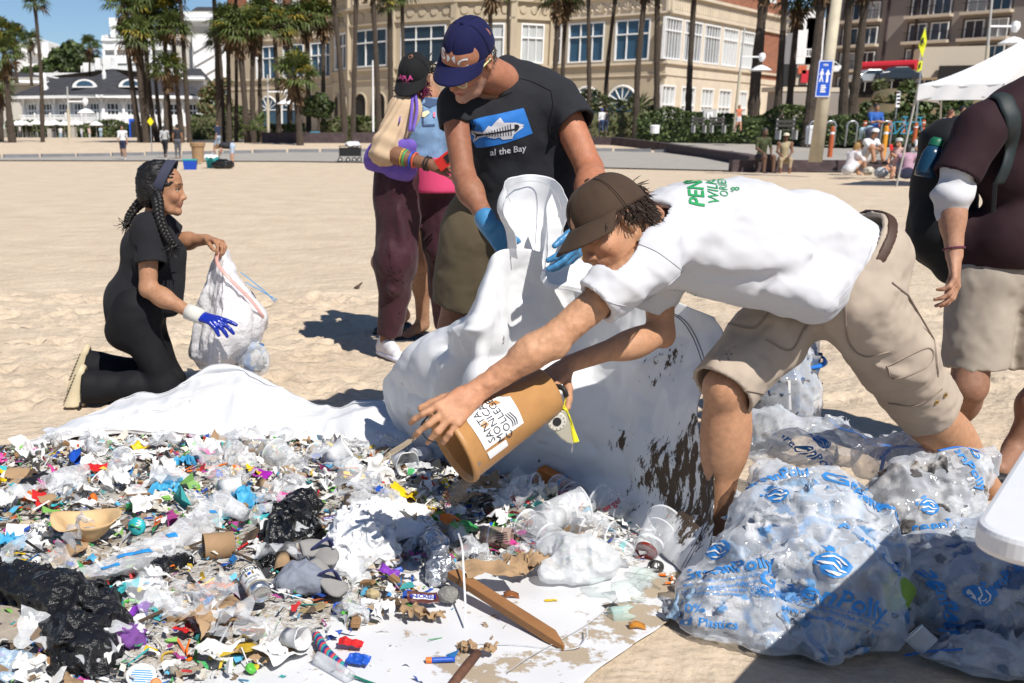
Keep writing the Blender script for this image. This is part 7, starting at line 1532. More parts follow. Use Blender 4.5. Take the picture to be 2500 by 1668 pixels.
HS=th_('hand_scale','yellow and grey hanging scale with a round dial under the bucket','scale',tuple(at(1385,1035,3.0)));Yh=3.0
def hp_(pts,nm,m,d=.03,Y=Yh):mb=MB();mb.prism([at(u,v,Y)for u,v in pts][::-1],(0,d,0));return mb.mk(nm,m,HS,bevel=.004)
hp_([(1340,1022),(1348,1048),(1368,1070),(1385,1082),(1402,1086),(1396,1058),(1394,1030),(1386,1004),(1366,1000)],'housing',mat('scalegrey',(.38,.36,.29),.5));hp_([(1372,996),(1384,996),(1394,1020),(1404,1050),(1416,1080),(1400,1083),(1395,1055),(1388,1015)],'yellow_grip',mat('scaleyellow',(.75,.70,.03),.4),.034,Yh-.002)
c=at(1360,1030,Yh-.004);mb=MB();mb.lt([(0,.0),(.024,.0),(.027,.003),(.027,.012)],c,(0,1,0),24);mb.mk('dial',mat('dialgrey',(.55,.53,.47),.5),HS,smooth=False);mb=MB();mb.lt([(.0,-.002),(.012,-.002),(.013,.004)],c,(0,1,0),20);mb.mk('dial_hub',MT['black'],HS)
for k in range(12):a=k*math.pi/6;mb=MB();p=c+A3(.021*math.cos(a),-.001,.021*math.sin(a));mb.ob(p,A3(math.cos(a),0,math.sin(a))*.002,(0,.0006,0),A3(-math.sin(a),0,math.cos(a))*.0005);mb.mk('dial_mark',MT['black'],HS)
mb=MB();mb.tube([at(1399,1084,Yh+.015),at(1396,1104,Yh+.015)],.0028,8);mb.mk('hook_pin',MT['steel'],HS)
mb=MB();mb.tube(spl([at(1340,950,3.06),at(1358,944,3.02),at(1376,950,3.0),at(1383,968,3.0)],16),.0075,8);mb.mk('carry_handle',MT['black'],HS,smooth=True)
mb=MB();mb.tube(spl([at(1383,968,3.0),at(1378,985,3.0),at(1380,1000,3.0)],10),.0018,5);mb.mk('ring',MT['scaleyellow'],HS)
# ================================================================ litter on the tarp
PILE=[gp(u,v)[:2]for u,v in((-120,1130),(180,1098),(380,1078),(700,1080),(1000,1115),(1250,1140),(1470,1195),(1610,1290),(1600,1375),(1420,1405),(1200,1380),(1080,1420),(1000,1490),(860,1560),(640,1640),(560,1720),(-120,1720))]
def inpoly(P,poly):
 x,y=P[:,0],P[:,1];r=np.zeros(len(P),bool);n=len(poly)
 for i in range(n):
  (x0,y0),(x1,y1)=poly[i],poly[(i+1)%n];c=((y0>y)!=(y1>y))&(x<(x1-x0)*(y-y0)/(y1-y0+1e-12)+x0);r^=c
 return r
def edge_dist(P,poly):
 d=np.full(len(P),9.);n=len(poly)
 for i in range(n):
  a=np.array(poly[i]);b=np.array(poly[(i+1)%n])-a;t=np.clip((P-a)@b/(b@b),0,1);d=np.minimum(d,np.linalg.norm(P-a-t[:,None]*b,axis=1))
 return d
def heap(x,y):
 P=np.array([[x,y]])if np.isscalar(x)else np.stack([x,y],1);i=inpoly(P,PILE);d=edge_dist(P,PILE)
 h=.012+np.where(i,.045*sm(.02,.4,d),0)+np.where(i,.014*fbm(np.c_[P*5,0*P[:,0]],3,2)*sm(0,.1,d),0);return h[0]if np.isscalar(x)else np.maximum(h,.012)
LR=np.random.RandomState(42)
PAL=np.array([(.74,.73,.71)]*20+[(.62,.58,.50)]*10+[(.48,.40,.29)]*6+[(.30,.21,.13)]*5+[(.16,.11,.07)]*3+[(.04,.04,.045)]*4+[(.34,.35,.37)]*4+2*[(.03,.20,.50),(.10,.42,.66),(.02,.07,.34),(.50,.03,.03),(.58,.12,.03),(.66,.45,.04),(.05,.32,.10),(.22,.46,.10),(.42,.06,.26),(.05,.36,.36)])
def bits(n,pk_,size,seed,lift=.02):
 """n small scraps: bent flakes, sticks and chips, all joined: far too many to count"""
 rs=np.random.RandomState(seed);V=[];F=[];C=[];lo=np.min(PILE,0);hi=np.max(PILE,0);P=rs.uniform(lo,hi,(n*3,2));P=P[pk_(P)][:n];n=len(P);H=heap(P[:,0],P[:,1]);b=0
 for k in range(n):
  s=size*rs.lognormal(0,.45);kind=rs.rand();a=rs.uniform(0,6.28);t=rs.normal(0,.5,2);x=un(A3(math.cos(a),math.sin(a),t[0]));y=un(np.cross(A3(t[1],rs.normal(0,.4),1),x));z=np.cross(x,y);o=A3(P[k,0],P[k,1],H[k]+rs.uniform(.0,lift))
  if kind<.72:
   w_=s*rs.uniform(.25,.75);f=rs.uniform(-.6,.6,3)*s;q=rs.uniform(.35,1.35,8);vs_=[o-x*s*q[0]-y*w_*q[6]+z*f[2]*.4,o-x*s*q[1]+y*w_*q[7],o+y*w_*q[2]+z*f[0],o-y*w_*q[3]+z*f[0]*.7,o+x*s*.8*q[4]-y*w_*q[5]+z*f[1],o+x*s*.7*q[5]+y*w_*q[4]+z*f[1]*.5,o+x*s*1.3+y*w_*.2*q[6]];fs=[(0,1,2,3),(3,2,5,4),(4,5,6)]
  elif kind<.9:
   l=s*rs.uniform(.8,2.0);r=s*rs.uniform(.07,.16);vs_=[o+e*x*l+r*(y*math.cos(g)+z*math.sin(g))for e in(-1,1)for g in(0,2.1,4.2)];fs=[(0,1,4,3),(1,2,5,4),(2,0,3,5),(0,2,1),(3,4,5)]
  else:
   h=s*rs.uniform(.2,.5);w_=s*rs.uniform(.3,.7);vs_=[o+x*s*.8*i_*rs.uniform(.3,1)+y*w_*j_*rs.uniform(.3,1)+z*h*(k_*rs.uniform(.2,.6))for k_ in(-1,1)for j_ in(-1,1)for i_ in(-1,1)];fs=[(0,2,3,1),(4,5,7,6),(0,1,5,4),(1,3,7,5),(3,2,6,7),(2,0,4,6)]
  V+=vs_;F+=[[b+i for i in f_]for f_ in fs];b+=len(vs_);C+=[PAL[rs.randint(len(PAL))]*rs.uniform(.75,1.1)]*len(vs_)
 return V,F,np.array(C)
litmat=mat('litterbits',(.5,.5,.5),.6,.15,80,attr=True)
inside=lambda P:inpoly(P,PILE);
V,F,C=bits(5200,inside,.0145,1,.03);tag(mnp('small_litter',V,F,litmat,None,smooth=False,col=C),'countless small scraps of plastic, paper, wood and shell heaped on the tarp','litter',kind='stuff')
OUT=[gp(u,v)[:2]for u,v in((560,1720),(860,1540),(1000,1470),(1180,1480),(1260,1560),(1230,1700),(1100,1760))]
V,F,C=bits(260,lambda P:inpoly(P,OUT),.009,2,.003);V=[v-A3(0,0,.0)for v in V];tag(mnp('scattered_litter',V,F,litmat,None,smooth=False,col=C),'thin scatter of crumbs and splinters on the bare front of the tarp','litter',kind='stuff')
# heap core of sand and crumbs between the scraps
X,Yg=np.meshgrid(np.linspace(np.min(PILE,0)[0],np.max(PILE,0)[0],150),np.linspace(np.min(PILE,0)[1],np.max(PILE,0)[1],150));P=np.stack([X.ravel(),Yg.ravel()],1);hz=heap(P[:,0],P[:,1])-.004-.02*(~inpoly(P,PILE))
fc=grf(150,150);ok=inpoly(P[fc].mean(1),PILE)&(edge_dist(P[fc].mean(1),PILE)+.12*fbm(np.c_[P[fc].mean(1)*5,0*fc[:,0]],3,8)>.10);mat('crumbs',(.40,.33,.25),.95,.5,30,1.0,90,col2=(.76,.75,.72),bdist=.02);tag(mnp('litter_bed',np.c_[P,hz],fc[ok],MT['crumbs']),'bed of sand, crumbs and shreds under the litter','litter',kind='stuff')
# ---------------------------------------------------------------- countable pieces
def jitter(V,a,seed,f=30):return V+a*np.stack([fbm(V*f+7,2,seed),fbm(V*f+31,2,seed+1),fbm(V*f+57,2,seed+2)],1)
def crm(L,W,n,amp,seed,f=1.0):
 x,y=np.meshgrid(np.linspace(-L,L,n),np.linspace(-W,W,n),indexing='ij');P=np.stack([x,y,0*x],-1).reshape(-1,3)
 k=f/max(L,W);h=rdg(np.c_[P[:,:2]*k,P[:,0]*0+seed],3,seed);P[:,2]+=amp*h;P[:,:2]+=.35*amp*np.stack([fbm(P*k*1.3+3,2,seed),fbm(P*k*1.3+9,2,seed+5)],1);P[:,2]-=P[:,2].min();return P,grf(n,n)
def wad(r,seed,amp=.35,n=18,sq=.7):
 u,v=np.meshgrid(np.linspace(0,2*math.pi,2*n),np.linspace(0,math.pi,n),indexing='ij');P=np.stack([np.cos(u)*np.sin(v),np.sin(u)*np.sin(v),np.cos(v)*sq],-1).reshape(-1,3)
 P=P*r*(1+amp*rdg(P*1.6+seed,3,seed)[:,None]);P[:,2]-=P[:,2].min();return P,grf(2*n,n)
def rotm(rx,ry,rz):return np.array(Matrix.Rotation(rz,3,'Z')@Matrix.Rotation(ry,3,'Y')@Matrix.Rotation(rx,3,'X'))
def cylV(r0,r1,L,n=14,ox=0):a=np.linspace(0,2*math.pi,n,endpoint=False);c=np.stack([0*a,np.cos(a),np.sin(a)],1);return np.vstack([c*r0+[-L/2,0,0],c*r1+[L/2,0,0]]),[(i,(i+1)%n,n+(i+1)%n,n+i)for i in range(n)]
def proto(name,V,F,m,smooth=True):o=mnp(name,V,F,m,None,smooth);d=o.data;bpy.data.objects.remove(o);return d
KINDS_=[]
whites=mat('paperwhite',(.72,.71,.69),.8,.12,30);milky=film('filmmilky',(.80,.82,.84),.45,.3,.8,40,.4);clear=film('filmclear',(.85,.87,.9),.16,.15,.8,45,.5);foil=mat('foil',(.62,.64,.68),.25,.2,40,.8,60,metal=.9,bdist=.01);kraft=mat('kraft',(.36,.235,.13),.85,.15,18,.3,60);wood=mat('wood',(.30,.17,.075),.8,.3,9,.5,40,stretch=(1,12,12));woodd=mat('wooddark',(.085,.055,.035),.9,.4,12,.6,40)
def cols(nm,c,r=.45):return mat(nm,c,r,.1,40)
bl=cols('plasticblue',(.015,.085,.45));rd=cols('plasticred',(.58,.02,.02));gr=cols('plasticgreen',(.10,.45,.05));ye=cols('plasticyellow',(.78,.52,.01));orr=cols('plasticorange',(.72,.16,.01));pk=cols('plasticpink',(.60,.06,.28));bk=cols('plasticblack',(.014,.014,.015),.4);gy=cols('plasticgrey',(.34,.35,.36));wh_=cols('plasticwhite',(.74,.74,.73),.4);cy=cols('plasticcyan',(.05,.42,.45));pu=cols('plasticpurple',(.20,.04,.38))
nitrile=mat('nitrile',(.06,.36,.62),.5,.15,30,.5,60)
MARKS=[(210,1290,'tan paper bowl'),(300,1400,'long clear plastic sleeve'),(535,1325,'cardboard tube'),(635,1445,'beer can'),(715,1290,'glossy black bag'),(880,1330,'crumpled white bag'),(130,1500,'big black bag'),(735,1415,'grey knit cap'),(155,1190,'popcorn bag'),(705,1130,'clear plastic tub'),(1290,1190,'pair of clear cups'),(1390,1240,'big clear cup'),(1490,1230,'red-lettered cup'),(1585,1290,'cup smeared with sauce'),(1430,1370,'crushed milk jug'),(1250,1500,'wooden stake'),(480,1550,'crumpled brown paper'),(1035,1465,'chocolate wrapper'),(1050,1245,'yellow sand shovel'),(700,1170,'grey pipe'),(1060,1340,'silver foil balloon'),(345,1650,'blue-printed lid'),(800,1590,'braided cord'),(480,1215,'black printed bag label')]
def near_mark(u,v):
 k=min(MARKS,key=lambda m_:(m_[0]-u)**2+2.5*(m_[1]-v)**2);dx,dy=u-k[0],v-k[1]
 return('left of' if dx<0 else 'right of')+' the '+k[2]if abs(dx)>1.2*abs(dy)else('behind' if dy<0 else 'in front of')+' the '+k[2]
def to_px(p):
 d=np.asarray(p,float)-A3(0,0,HCAM);zc=d[1]*_c-d[2]*_s;up=d[1]*_s+d[2]*_c;return CX+FPX*d[0]/zc,CY-FPX*up/zc
def scatter(kind,label,cat,group,n,makers,size=(.8,1.25),lift=.02,tilt=.35,seed=0,region=PILE):
 rs=np.random.RandomState(seed+77);lo=np.min(region,0);hi=np.max(region,0);k=0
 while k<n:
  p=rs.uniform(lo,hi)
  if not inpoly(p[None],region)[0]or any((p[0]-q[0])**2+(p[1]-q[1])**2<.0105 for q in TAKEN):continue
  d=makers[rs.randint(len(makers))];o=bpy.data.objects.new(kind,d);link(o);o.location=(p[0],p[1],heap(p[0],p[1])+rs.uniform(.2,1)*lift);s=rs.uniform(*size);sz_='small' if s<size[0]+.3*(size[1]-size[0])else 'large' if s>size[0]+.7*(size[1]-size[0])else 'mid-sized';mn=d.materials[0].name;cn=next((c_ for c_ in('blue','red','green','yellow','orange','pink','black','grey','white','cyan','purple')if c_ in mn),{'foil':'silver','filmmilky':'milky','filmclear':'clear','kraft':'brown','wood':'pale brown','wooddark':'dark brown','pebble':'brown'}.get(mn,''));tag(o,f'{sz_} {cn} {label} {near_mark(*to_px(o.location))}'.strip(),cat,group);o.rotation_euler=(rs.normal(0,tilt),rs.normal(0,tilt),rs.uniform(0,6.28));o.scale=(s,s*rs.uniform(.85,1.1),s);k+=1
TAKEN=[gp(u,v,.05)[:2]for u,v in((210,1290),(300,1340),(535,1325),(635,1445),(715,1290),(880,1330),(130,1500),(735,1415),(155,1190),(705,1130),(1290,1190),(1400,1260),(1490,1230),(1585,1290),(1430,1370),(1540,1345),(480,1215),(400,1290),(250,1400),(620,1410),(650,1480),(1060,1340),(790,1380),(735,1485),(1050,1245))]
def M2(kind,V,F,m,sm_=True):return proto(kind,V,F,m,sm_)
paper_p=[M2('paper_scrap',*crm(.03+.004*i,.02+.003*i,13,.010,i,.8),whites)for i in range(5)]+[M2('paper_scrap',*crm(.026,.024,13,.017,30+i,1.0),whites)for i in range(3)]
film_p=[M2('film_scrap',*crm(.045,.03,12,.016,20+i,1.3),milky if i%2 else clear)for i in range(5)]
kraft_p=[M2('cardboard_scrap',*crm(.030,.022,8,.008,40+i),kraft)for i in range(4)]
wrap_p=[M2('wrapper',*crm(.030,.016,9,.010,50+i),m_)for i,m_ in enumerate((rd,bl,ye,pk,gr,foil,pu,orr,cy))]
def cap_proto(m_):mb=MB();mb.lt([(0,.013),(.013,.013),(.0155,.010),(.0155,0),(.0135,0),(.0135,.009),(0,.010)],n=14);o=mb.mk('bottle_cap',m_,smooth=False);d=o.data;bpy.data.objects.remove(o);return d
cap_p=[cap_proto(m_)for m_ in(bl,wh_,gr,rd,ye,bk,orr)]
def tube_proto(nm,L,r,m_,bend=0):mb=MB();mb.tube([A3(t*L,bend*t*t*L,0)for t in np.linspace(-.5,.5,6)],r,7);o=mb.mk(nm,m_,smooth=True);d=o.data;bpy.data.objects.remove(o);return d
straw_p=[tube_proto('drinking_straw',.12+.02*i,.0032,m_,.25*(i%3-1))for i,m_ in enumerate((wh_,rd,bk,gr,clear,orr))]
stick_p=[tube_proto('wood_stick',.07+.03*i,.0045,wood if i%2 else woodd,.2*(i%2))for i in range(4)]
def plank_proto(L,W,T,m_,s_):V=np.array([(i,j,k)for k in(0,1)for j in(-1,1)for i in(-1,1)],float)*[L,W,T];V=jitter(V,.006,s_,40);o=mnp('wood_chip',V,[(0,2,3,1),(4,5,7,6),(0,1,5,4),(1,3,7,5),(3,2,6,7),(2,0,4,6)],m_,None,False);d=o.data;bpy.data.objects.remove(o);return d
chip_p=[plank_proto(.035,.012,.009,wood,1),plank_proto(.045,.02,.012,woodd,2),plank_proto(.022,.012,.01,wood,3)]
foam_p=[M2('foam_chunk',*crm(.016,.014,6,.016,60+i,1.0),wh_,False)for i in range(3)];stone_p=[M2('pebble',*wad(.013,70+i,.12,8,.7),mat('pebble',(.30,.27,.22),.9,.3,60,.6,120))for i in range(3)]
glove_p=[M2('rubber_glove',*crm(.05,.035,16,.022,80+i,1.8),nitrile)for i in range(3)]
butt_p=[]
for i in range(2):mb=MB();mb.tube([A3(-.014,0,0),A3(.006,0,0)],.0038,7,0);mb.tube([A3(.006,0,0),A3(.016,0,.001)],.0036,7,1);o=mb.mk('cigarette_butt',[orr if i else kraft,whites]);butt_p.append(o.data);bpy.data.objects.remove(o)
lid_p=[]
for m_ in(clear,wh_,milky):mb=MB();mb.lt([(.0,.006),(.032,.006),(.038,.010),(.041,.002),(.043,.0)],n=20);o=mb.mk('cup_lid',m_,smooth=True);lid_p.append(o.data);bpy.data.objects.remove(o)
toy_p=[]
for m_ in(gr,ye,rd,bl,pk,orr):mb=MB();mb.tube([A3(-.03,0,0),A3(.01,0,.002),A3(.035,.012,.0)],[.003,.0035,.006],6,sq=.5);mb.lt([(0,.003),(.010,.002),(.011,-.002),(0,-.003)],A3(.04,.014,0),n=8);o=mb.mk('plastic_spoon',m_);toy_p.append(o.data);bpy.data.objects.remove(o)
shard_p=[]
for i,m_ in enumerate((bl,rd,gr,ye,cy,pk,wh_,bk,gy)):V,F=crm(.018,.012,4,.006,90+i);shard_p.append(M2('plastic_shard',V,F,m_,False))
S_=scatter
cup_p=[]
for i,m_ in enumerate((clear,milky,film('cupscatter',(.85,.87,.9),.12,.08,.3,20,.6),wh_,kraft)):
 mb=MB();mb.lt([(0,.003),(.024,.003),(.025,0),(.030,.035),(.036,.075),(.038,.077),(.036,.078)],A3(0,-.03,.03),(.15,.95,.25),20);V=jitter(np.array(mb.V),.007,i,22);cup_p.append(M2('drink_cup',V,mb.F,m_))
S_('drink_cup','crushed drink cup','cup','crushed drink cups',22,cup_p,(.8,1.3),.02,.4,seed=15)
S_('paper_scrap','crumpled paper scrap','paper scrap','white paper scraps',100,paper_p,(.8,1.8),seed=1);S_('film_scrap','crumpled plastic film scrap','plastic film','plastic film scraps',60,film_p,(1.0,2.0),.03,seed=2);S_('cardboard_scrap','torn cardboard scrap','cardboard scrap','cardboard scraps',34,kraft_p,(.9,1.9),seed=3)
S_('wrapper','snack wrapper','wrapper','snack wrappers',56,wrap_p,(.8,1.8),seed=4);S_('bottle_cap','plastic screw cap','bottle cap','screw caps',34,cap_p,seed=5,tilt=.6);S_('drinking_straw','drinking straw','straw','drinking straws',30,straw_p,lift=.03,tilt=.15,seed=6)
S_('wood_stick','thin stick','stick','wooden sticks',34,stick_p,lift=.03,tilt=.15,seed=7);S_('wood_chip','weathered wood chip','wood chip','wood chips',26,chip_p,seed=8);S_('foam_chunk','foam chunk','foam chunk','foam chunks',22,foam_p,seed=9);S_('pebble','pebble','pebble','pebbles',16,stone_p,seed=10)
S_('cup_lid','round cup lid','cup lid','cup lids',16,lid_p,(.7,1.1),.03,.5,seed=11);S_('plastic_spoon','plastic spoon','spoon','plastic spoons',18,toy_p,seed=12);S_('plastic_shard','hard plastic shard','plastic shard','plastic shards',60,shard_p,(.6,1.2),seed=13);S_('cigarette_butt','cigarette butt','cigarette butt','cigarette butts in the heap',26,butt_p,seed=14)
for k,(u,v)in enumerate(((1620,1408),(1640,1415),(1655,1420),(1648,1432),(1668,1418),(1632,1428),(1675,1432))):p=gp(u,v,.012);o=bpy.data.objects.new('cigarette_butt',butt_p[1]);link(o);tag(o,'orange cigarette butt on the sand by the right corner of the tarp','cigarette butt','cigarette butts at the tarp corner');o.location=tuple(p+A3(0,0,.006));o.rotation_euler=(0,0,k*1.3)
for k,(lab,u,v,s_)in enumerate((('pale blue rubber glove balled up near the back of the heap',455,1132,1.0),('pale blue rubber glove beside the black printed bag label',410,1192,1.1),('blue glove scraps right of the clear plastic sleeve',600,1232,1.2),('blue rubber glove at the left edge of the picture',18,1332,1.0),('blue glove beside the grey plastic pipe',812,1142,.8))):
 o=bpy.data.objects.new('rubber_glove',glove_p[k%3]);link(o);tag(o,lab,'glove','rubber gloves in the heap');p=gp(u,v+10,.05);o.location=tuple(p);o.rotation_euler=(.2,-.2,k*1.1);o.scale=(s_*1.0,)*3
 # ---------------------------------------------------------------- larger things in the heap
def hz_(u,v):p=gp(u,v,.04);return heap(p[0],p[1])
def pt(u,v,z=.03):return gp(u,v,z)
def crk(name,label,cat,caps,amp,m,freq=14,res=.0055,k=.03,fine=.3,seed=1,group=None,sq=None,cutz=.012,smooth=1,facet=False):
 """crumpled thing from (u, v, height, radius) points, joined in order unless None"""
 pts=[None if c is None else(pt(c[0],c[1],c[2]),c[3])for c in caps];P=[p for p in pts if p is not None];rm=max(r for _,r in P);lo,hi=bbox(*[p for p,_ in P],m=rm+.05);S=SDF(lo,hi,res);prev=None
 for q in pts:
  if q is None:prev=None;continue
  S.cap((prev or q)[0],q[0],(prev or q)[1],q[1],k,sq);prev=q
 S.disp(lambda Q:amp*rdg(Q*freq,3,seed)+amp*fine*fbm(Q*freq*3.5,2,seed+4)-amp*.4,.05);S.cut(A3(0,0,cutz),(0,0,-1));V,F=S.mesh(smooth)
 o=mnp(name,V,F,m,None,not facet);return tag(o,label,cat,group)
def lth(name,label,cat,base,axis,parts,group=None,n=28):
 t=th_(name,label,cat,tuple(base),0,group)
 for nm,prof,m,cap_ in parts:mb=MB();mb.lt(prof,base,axis,n,cap=cap_);mb.mk(nm,m,t,smooth=True)
 return t
blackbag=mat('blackbag',(.009,.009,.010),.18,.2,20,.9,35,bdist=.012,spec=.6);blackdust=mat('blackbagdust',(.011,.011,.012),.26,.2,20,.9,40,col2=None,bdist=.012);whitebag=mat('whitebag',(.76,.76,.77),.45,.05,20,.7,40,bdist=.01)
crk('black_bag','glossy black plastic bag crumpled in the middle of the heap','plastic bag',[(690,1360,.06,.035),(700,1290,.09,.06),(740,1240,.09,.05),None,(700,1290,.08,.06),(745,1300,.08,.05),None,(670,1390,.05,.025),(690,1340,.07,.04)],.022,blackbag,16)
crk('white_bag','crumpled white plastic bag right of the glossy black bag','plastic bag',[(820,1375,.06,.06),(880,1320,.09,.085),(920,1270,.08,.06),None,(880,1320,.08,.08),(930,1350,.06,.05),None,(960,1310,.06,.05),(1010,1310,.05,.04)],.020,whitebag,19,fine=.55)
o=crk('black_bag','large dusty black plastic bag slumped at the left front of the heap','plastic bag',[(-40,1430,.07,.06),(60,1430,.09,.055),(150,1470,.10,.065),(230,1490,.08,.06),(250,1540,.06,.06),(215,1610,.05,.06),None,(160,1480,.09,.05),(180,1560,.07,.06),(190,1620,.05,.05)],.022,blackdust,13)
crk('black_bag','thin black bag strip behind the clear plastic sleeve','plastic bag',[(300,1430,.05,.03),(380,1400,.06,.035),(450,1380,.05,.025)],.016,blackbag,20);crk('black_pouch','black cloth pouch at the left back of the heap','pouch',[(70,1190,.05,.03),(110,1180,.05,.04),(140,1190,.04,.03)],.006,MT['plasticblack'],14)
for k,(lab,caps,am)in enumerate((('crumpled brown kraft paper in front of the beer can',[(430,1530,.04,.035),(480,1550,.05,.045),(540,1550,.04,.04)],.020),('balled brown kraft paper at the top of the wooden stake',[(1270,1395,.05,.045),(1310,1390,.05,.045)],.018),('torn brown paper below the chocolate wrapper',[(1020,1515,.025,.030),(1060,1515,.025,.028)],.014),('shredded brown cardboard near the front edge',[(1150,1590,.02,.022),(1200,1600,.015,.02)],.014),('crumpled brown paper bag standing behind the clear tub',[(742,1120,.04,.03),(748,1085,.05,.028)],.008),('rough brown bark lump at the front',[(560,1600,.02,.025),(540,1600,.02,.02)],.012))):
 for i in range(2):c=caps[i];P,F=crm(c[3]*1.25,c[3]*1.0,17,c[3]*.75,3*k+i,1.1);P=P@rotm(.3*i,.2,k+i).T;P=P*[1,1,.8]+pt(c[0]if i else c[0]-8,c[1],max(.012,c[2]-.02));(V_,F_)=(P,F)if i==0 else(np.vstack([V_,P]),np.vstack([F_,F+len(V_)]))
 tag(mnp('kraft_paper',V_,F_,MT['kraft'],None,False),lab,'brown paper')
mb=MB();P,F=crm(.085,.045,18,.010,12,1.0);o=mnp('cardboard_flap',P,F,MT['kraft']);o.location=tuple(pt(1200,1400,.07));o.rotation_euler=(.1,.05,.15);tag(o,'flat brown cardboard flap over the head of the wooden stake','cardboard')
crk('foil_balloon','silver crumpled foil balloon right of the white bag','foil balloon',[(1040,1290,.05,.025),(1060,1330,.06,.03),(1075,1390,.05,.028),(1060,1415,.03,.02)],.014,MT['foil'],26,.0045,seed=6)
crk('milk_jug','crushed translucent white plastic jug in front of the cups','jug',[(1360,1340,.07,.05),(1410,1370,.06,.075),(1450,1370,.06,.062),(1350,1400,.04,.04)],.012,film('jugplastic',(.78,.80,.82),.50,.35,.4,30,.3),12,.006,.03)
crk('clear_bag','clear plastic bag behind the crumpled white bag','plastic bag',[(890,1245,.06,.05),(940,1240,.07,.05),(970,1255,.05,.04)],.016,film('bagclear',(.82,.83,.85),.30,.2,.9,40,.5),18);crk('clear_bag','clear plastic bag at the back of the heap left of the tub','plastic bag',[(570,1110,.06,.045),(590,1140,.06,.05),(600,1160,.04,.04)],.016,MT['bagclear'],18,seed=3);crk('clear_bag','crumpled clear wrap between the black bag and the grey pipe','plastic bag',[(680,1200,.05,.03),(720,1190,.06,.035),(700,1230,.04,.03)],.014,MT['bagclear'],20,seed=5);crk('clear_bag','small clear bag left of the cardboard tube','plastic bag',[(420,1390,.04,.03),(450,1370,.05,.035)],.014,MT['bagclear'],20,seed=7);crk('clear_bag','clear produce bag at the left edge behind the black pouch','plastic bag',[(40,1215,.05,.03),(90,1210,.05,.035)],.012,MT['bagclear'],20,seed=8)
kc=crk('popcorn_bag','clear popcorn bag with a white oval label at the left back','snack bag',[(140,1230,.05,.035),(165,1180,.08,.045),(200,1160,.06,.04),None,(165,1180,.07,.04),(190,1220,.05,.04)],.010,MT['bagclear'],14,seed=9);tr=bvh(kc);h=hit(tr,140,1195);c=(h[0]if h else pt(140,1195,.1));rt,up=un(A3(.8,.25,.3)),un(A3(-.35,.35,.9));lay('oval_label',shf([[(.034*math.cos(a),.030*math.sin(a))for a in np.linspace(0,6.2,20)]],.012),tr,c,rt,up,MT['plasticwhite'],kc,.002,.08);lay('lettering',tfl('Kettle',.017,.02),tr,c+up*.007,rt,up,MT['plasticblack'],kc,.004,.08);lay('lettering',tfl('corn',.015,.02),tr,c-up*.008,rt,up,MT['plasticblack'],kc,.004,.08)
# long clear sleeve with printed label
G=cns(np.array([[pt(130,1400,.05),pt(230,1375,.11),pt(330,1325,.13),pt(430,1275,.13),pt(520,1205,.12),pt(590,1165,.06)],[pt(170,1420,.06),pt(270,1400,.12),pt(360,1350,.13),pt(450,1300,.13),pt(530,1230,.12),pt(600,1185,.06)],[pt(250,1425,.04),pt(310,1410,.08),pt(390,1375,.09),pt(480,1325,.08),pt(560,1265,.08),pt(610,1205,.04)]]),40,90)
sl_=th_('plastic_sleeve','long clear plastic sleeve with blue print lying across the heap','plastic sleeve',tuple(pt(360,1330)));N_=normals(G);G2=G+N_*(.007*rdg(G.reshape(-1,3)*[9,9,9],3,4)+.003*fbm(G.reshape(-1,3)*40,2,3)).reshape(G.shape[:2]+(1,));o=mnp('film',G2 .reshape(-1,3),grf(40,90),MT['bagclear'],sl_);tr=bvh(o)
for(u,v,w_,h_)in((330,1352,.10,.014),(420,1308,.03,.02),(270,1385,.05,.012),(250,1345,.03,.03),(520,1250,.03,.014)):h=hit(tr,u,v);(lay('blue_print',shf([[(-w_/2,-h_/2),(w_/2,-h_/2),(w_/2*.9,h_/2),(-w_/2,h_/2*.8)]],.02),tr,h[0],un(A3(.9,.45,0)),un(A3(-.3,.5,.8)),mat('printsky',(.03,.27,.62),.5),sl_,.003,.08)if h else None)
h=hit(tr,490,1222)
if h:
 rt,up=un(A3(.85,.55,.0)),un(A3(-.35,.55,.7));lay('black_label',shf([[(-.075,-.024),(.075,-.024),(.075,.024),(-.075,.024)]],.015),tr,h[0],rt,up,MT['plasticblack'],sl_,.004,.09)
 for k in range(5):lay('small_print',shf([[(-.068,.016-.009*k),(.030+.01*(k%2),.016-.009*k),(.030,.012-.009*k),(-.068,.012-.009*k)]],.015),tr,h[0],rt,up,MT['plasticwhite'],sl_,.006,.09)
 lay('barcode_panel',shf([[(.045,-.018),(.07,-.018),(.07,.018),(.045,.018)]],.015),tr,h[0],rt,up,MT['plasticwhite'],sl_,.006,.09)
 # tan paper bowl, torn
mb=MB();n=36;G=np.zeros((9,n+1,3));c=pt(215,1305,.085)
for i in range(9):
 for j in range(n+1):
  a=2*math.pi*j/n;t=i/8;r=.045+.052*t**1.2;torn=.55+.45*sm(.0,.9,abs(((a-3.9+math.pi)%(2*math.pi))-math.pi));z=.062*min(t,torn)**1.4;q=A3(r*math.cos(a)*1.15,r*math.sin(a)*.9,z);q[2]+=.012*math.sin(2*a+1);G[i,j]=c+q+A3(.004,.004,0)*fbm(np.array([[a*2,t*3,1]]),2,3)[0]
mb.grid(G);mb.add([c+A3(.05*math.cos(a),.04*math.sin(a),.004)for a in np.linspace(0,6.2,20)],[tuple(range(20))]);bw=th_('paper_bowl','torn tan paper bowl with sand in it at the left of the heap','bowl',tuple(c));o=mb.mk('bowl_wall',mat('bowltan',(.62,.42,.22),.7,.1,20),bw,smooth=True);md=o.modifiers.new('s','SOLIDIFY');md.thickness=.002
mb=MB();mb.lt([(.052,.006),(.03,.015),(.0,.018)],c,n=20);mb.mk('sand_inside',MT['crumbs'],bw,smooth=True)
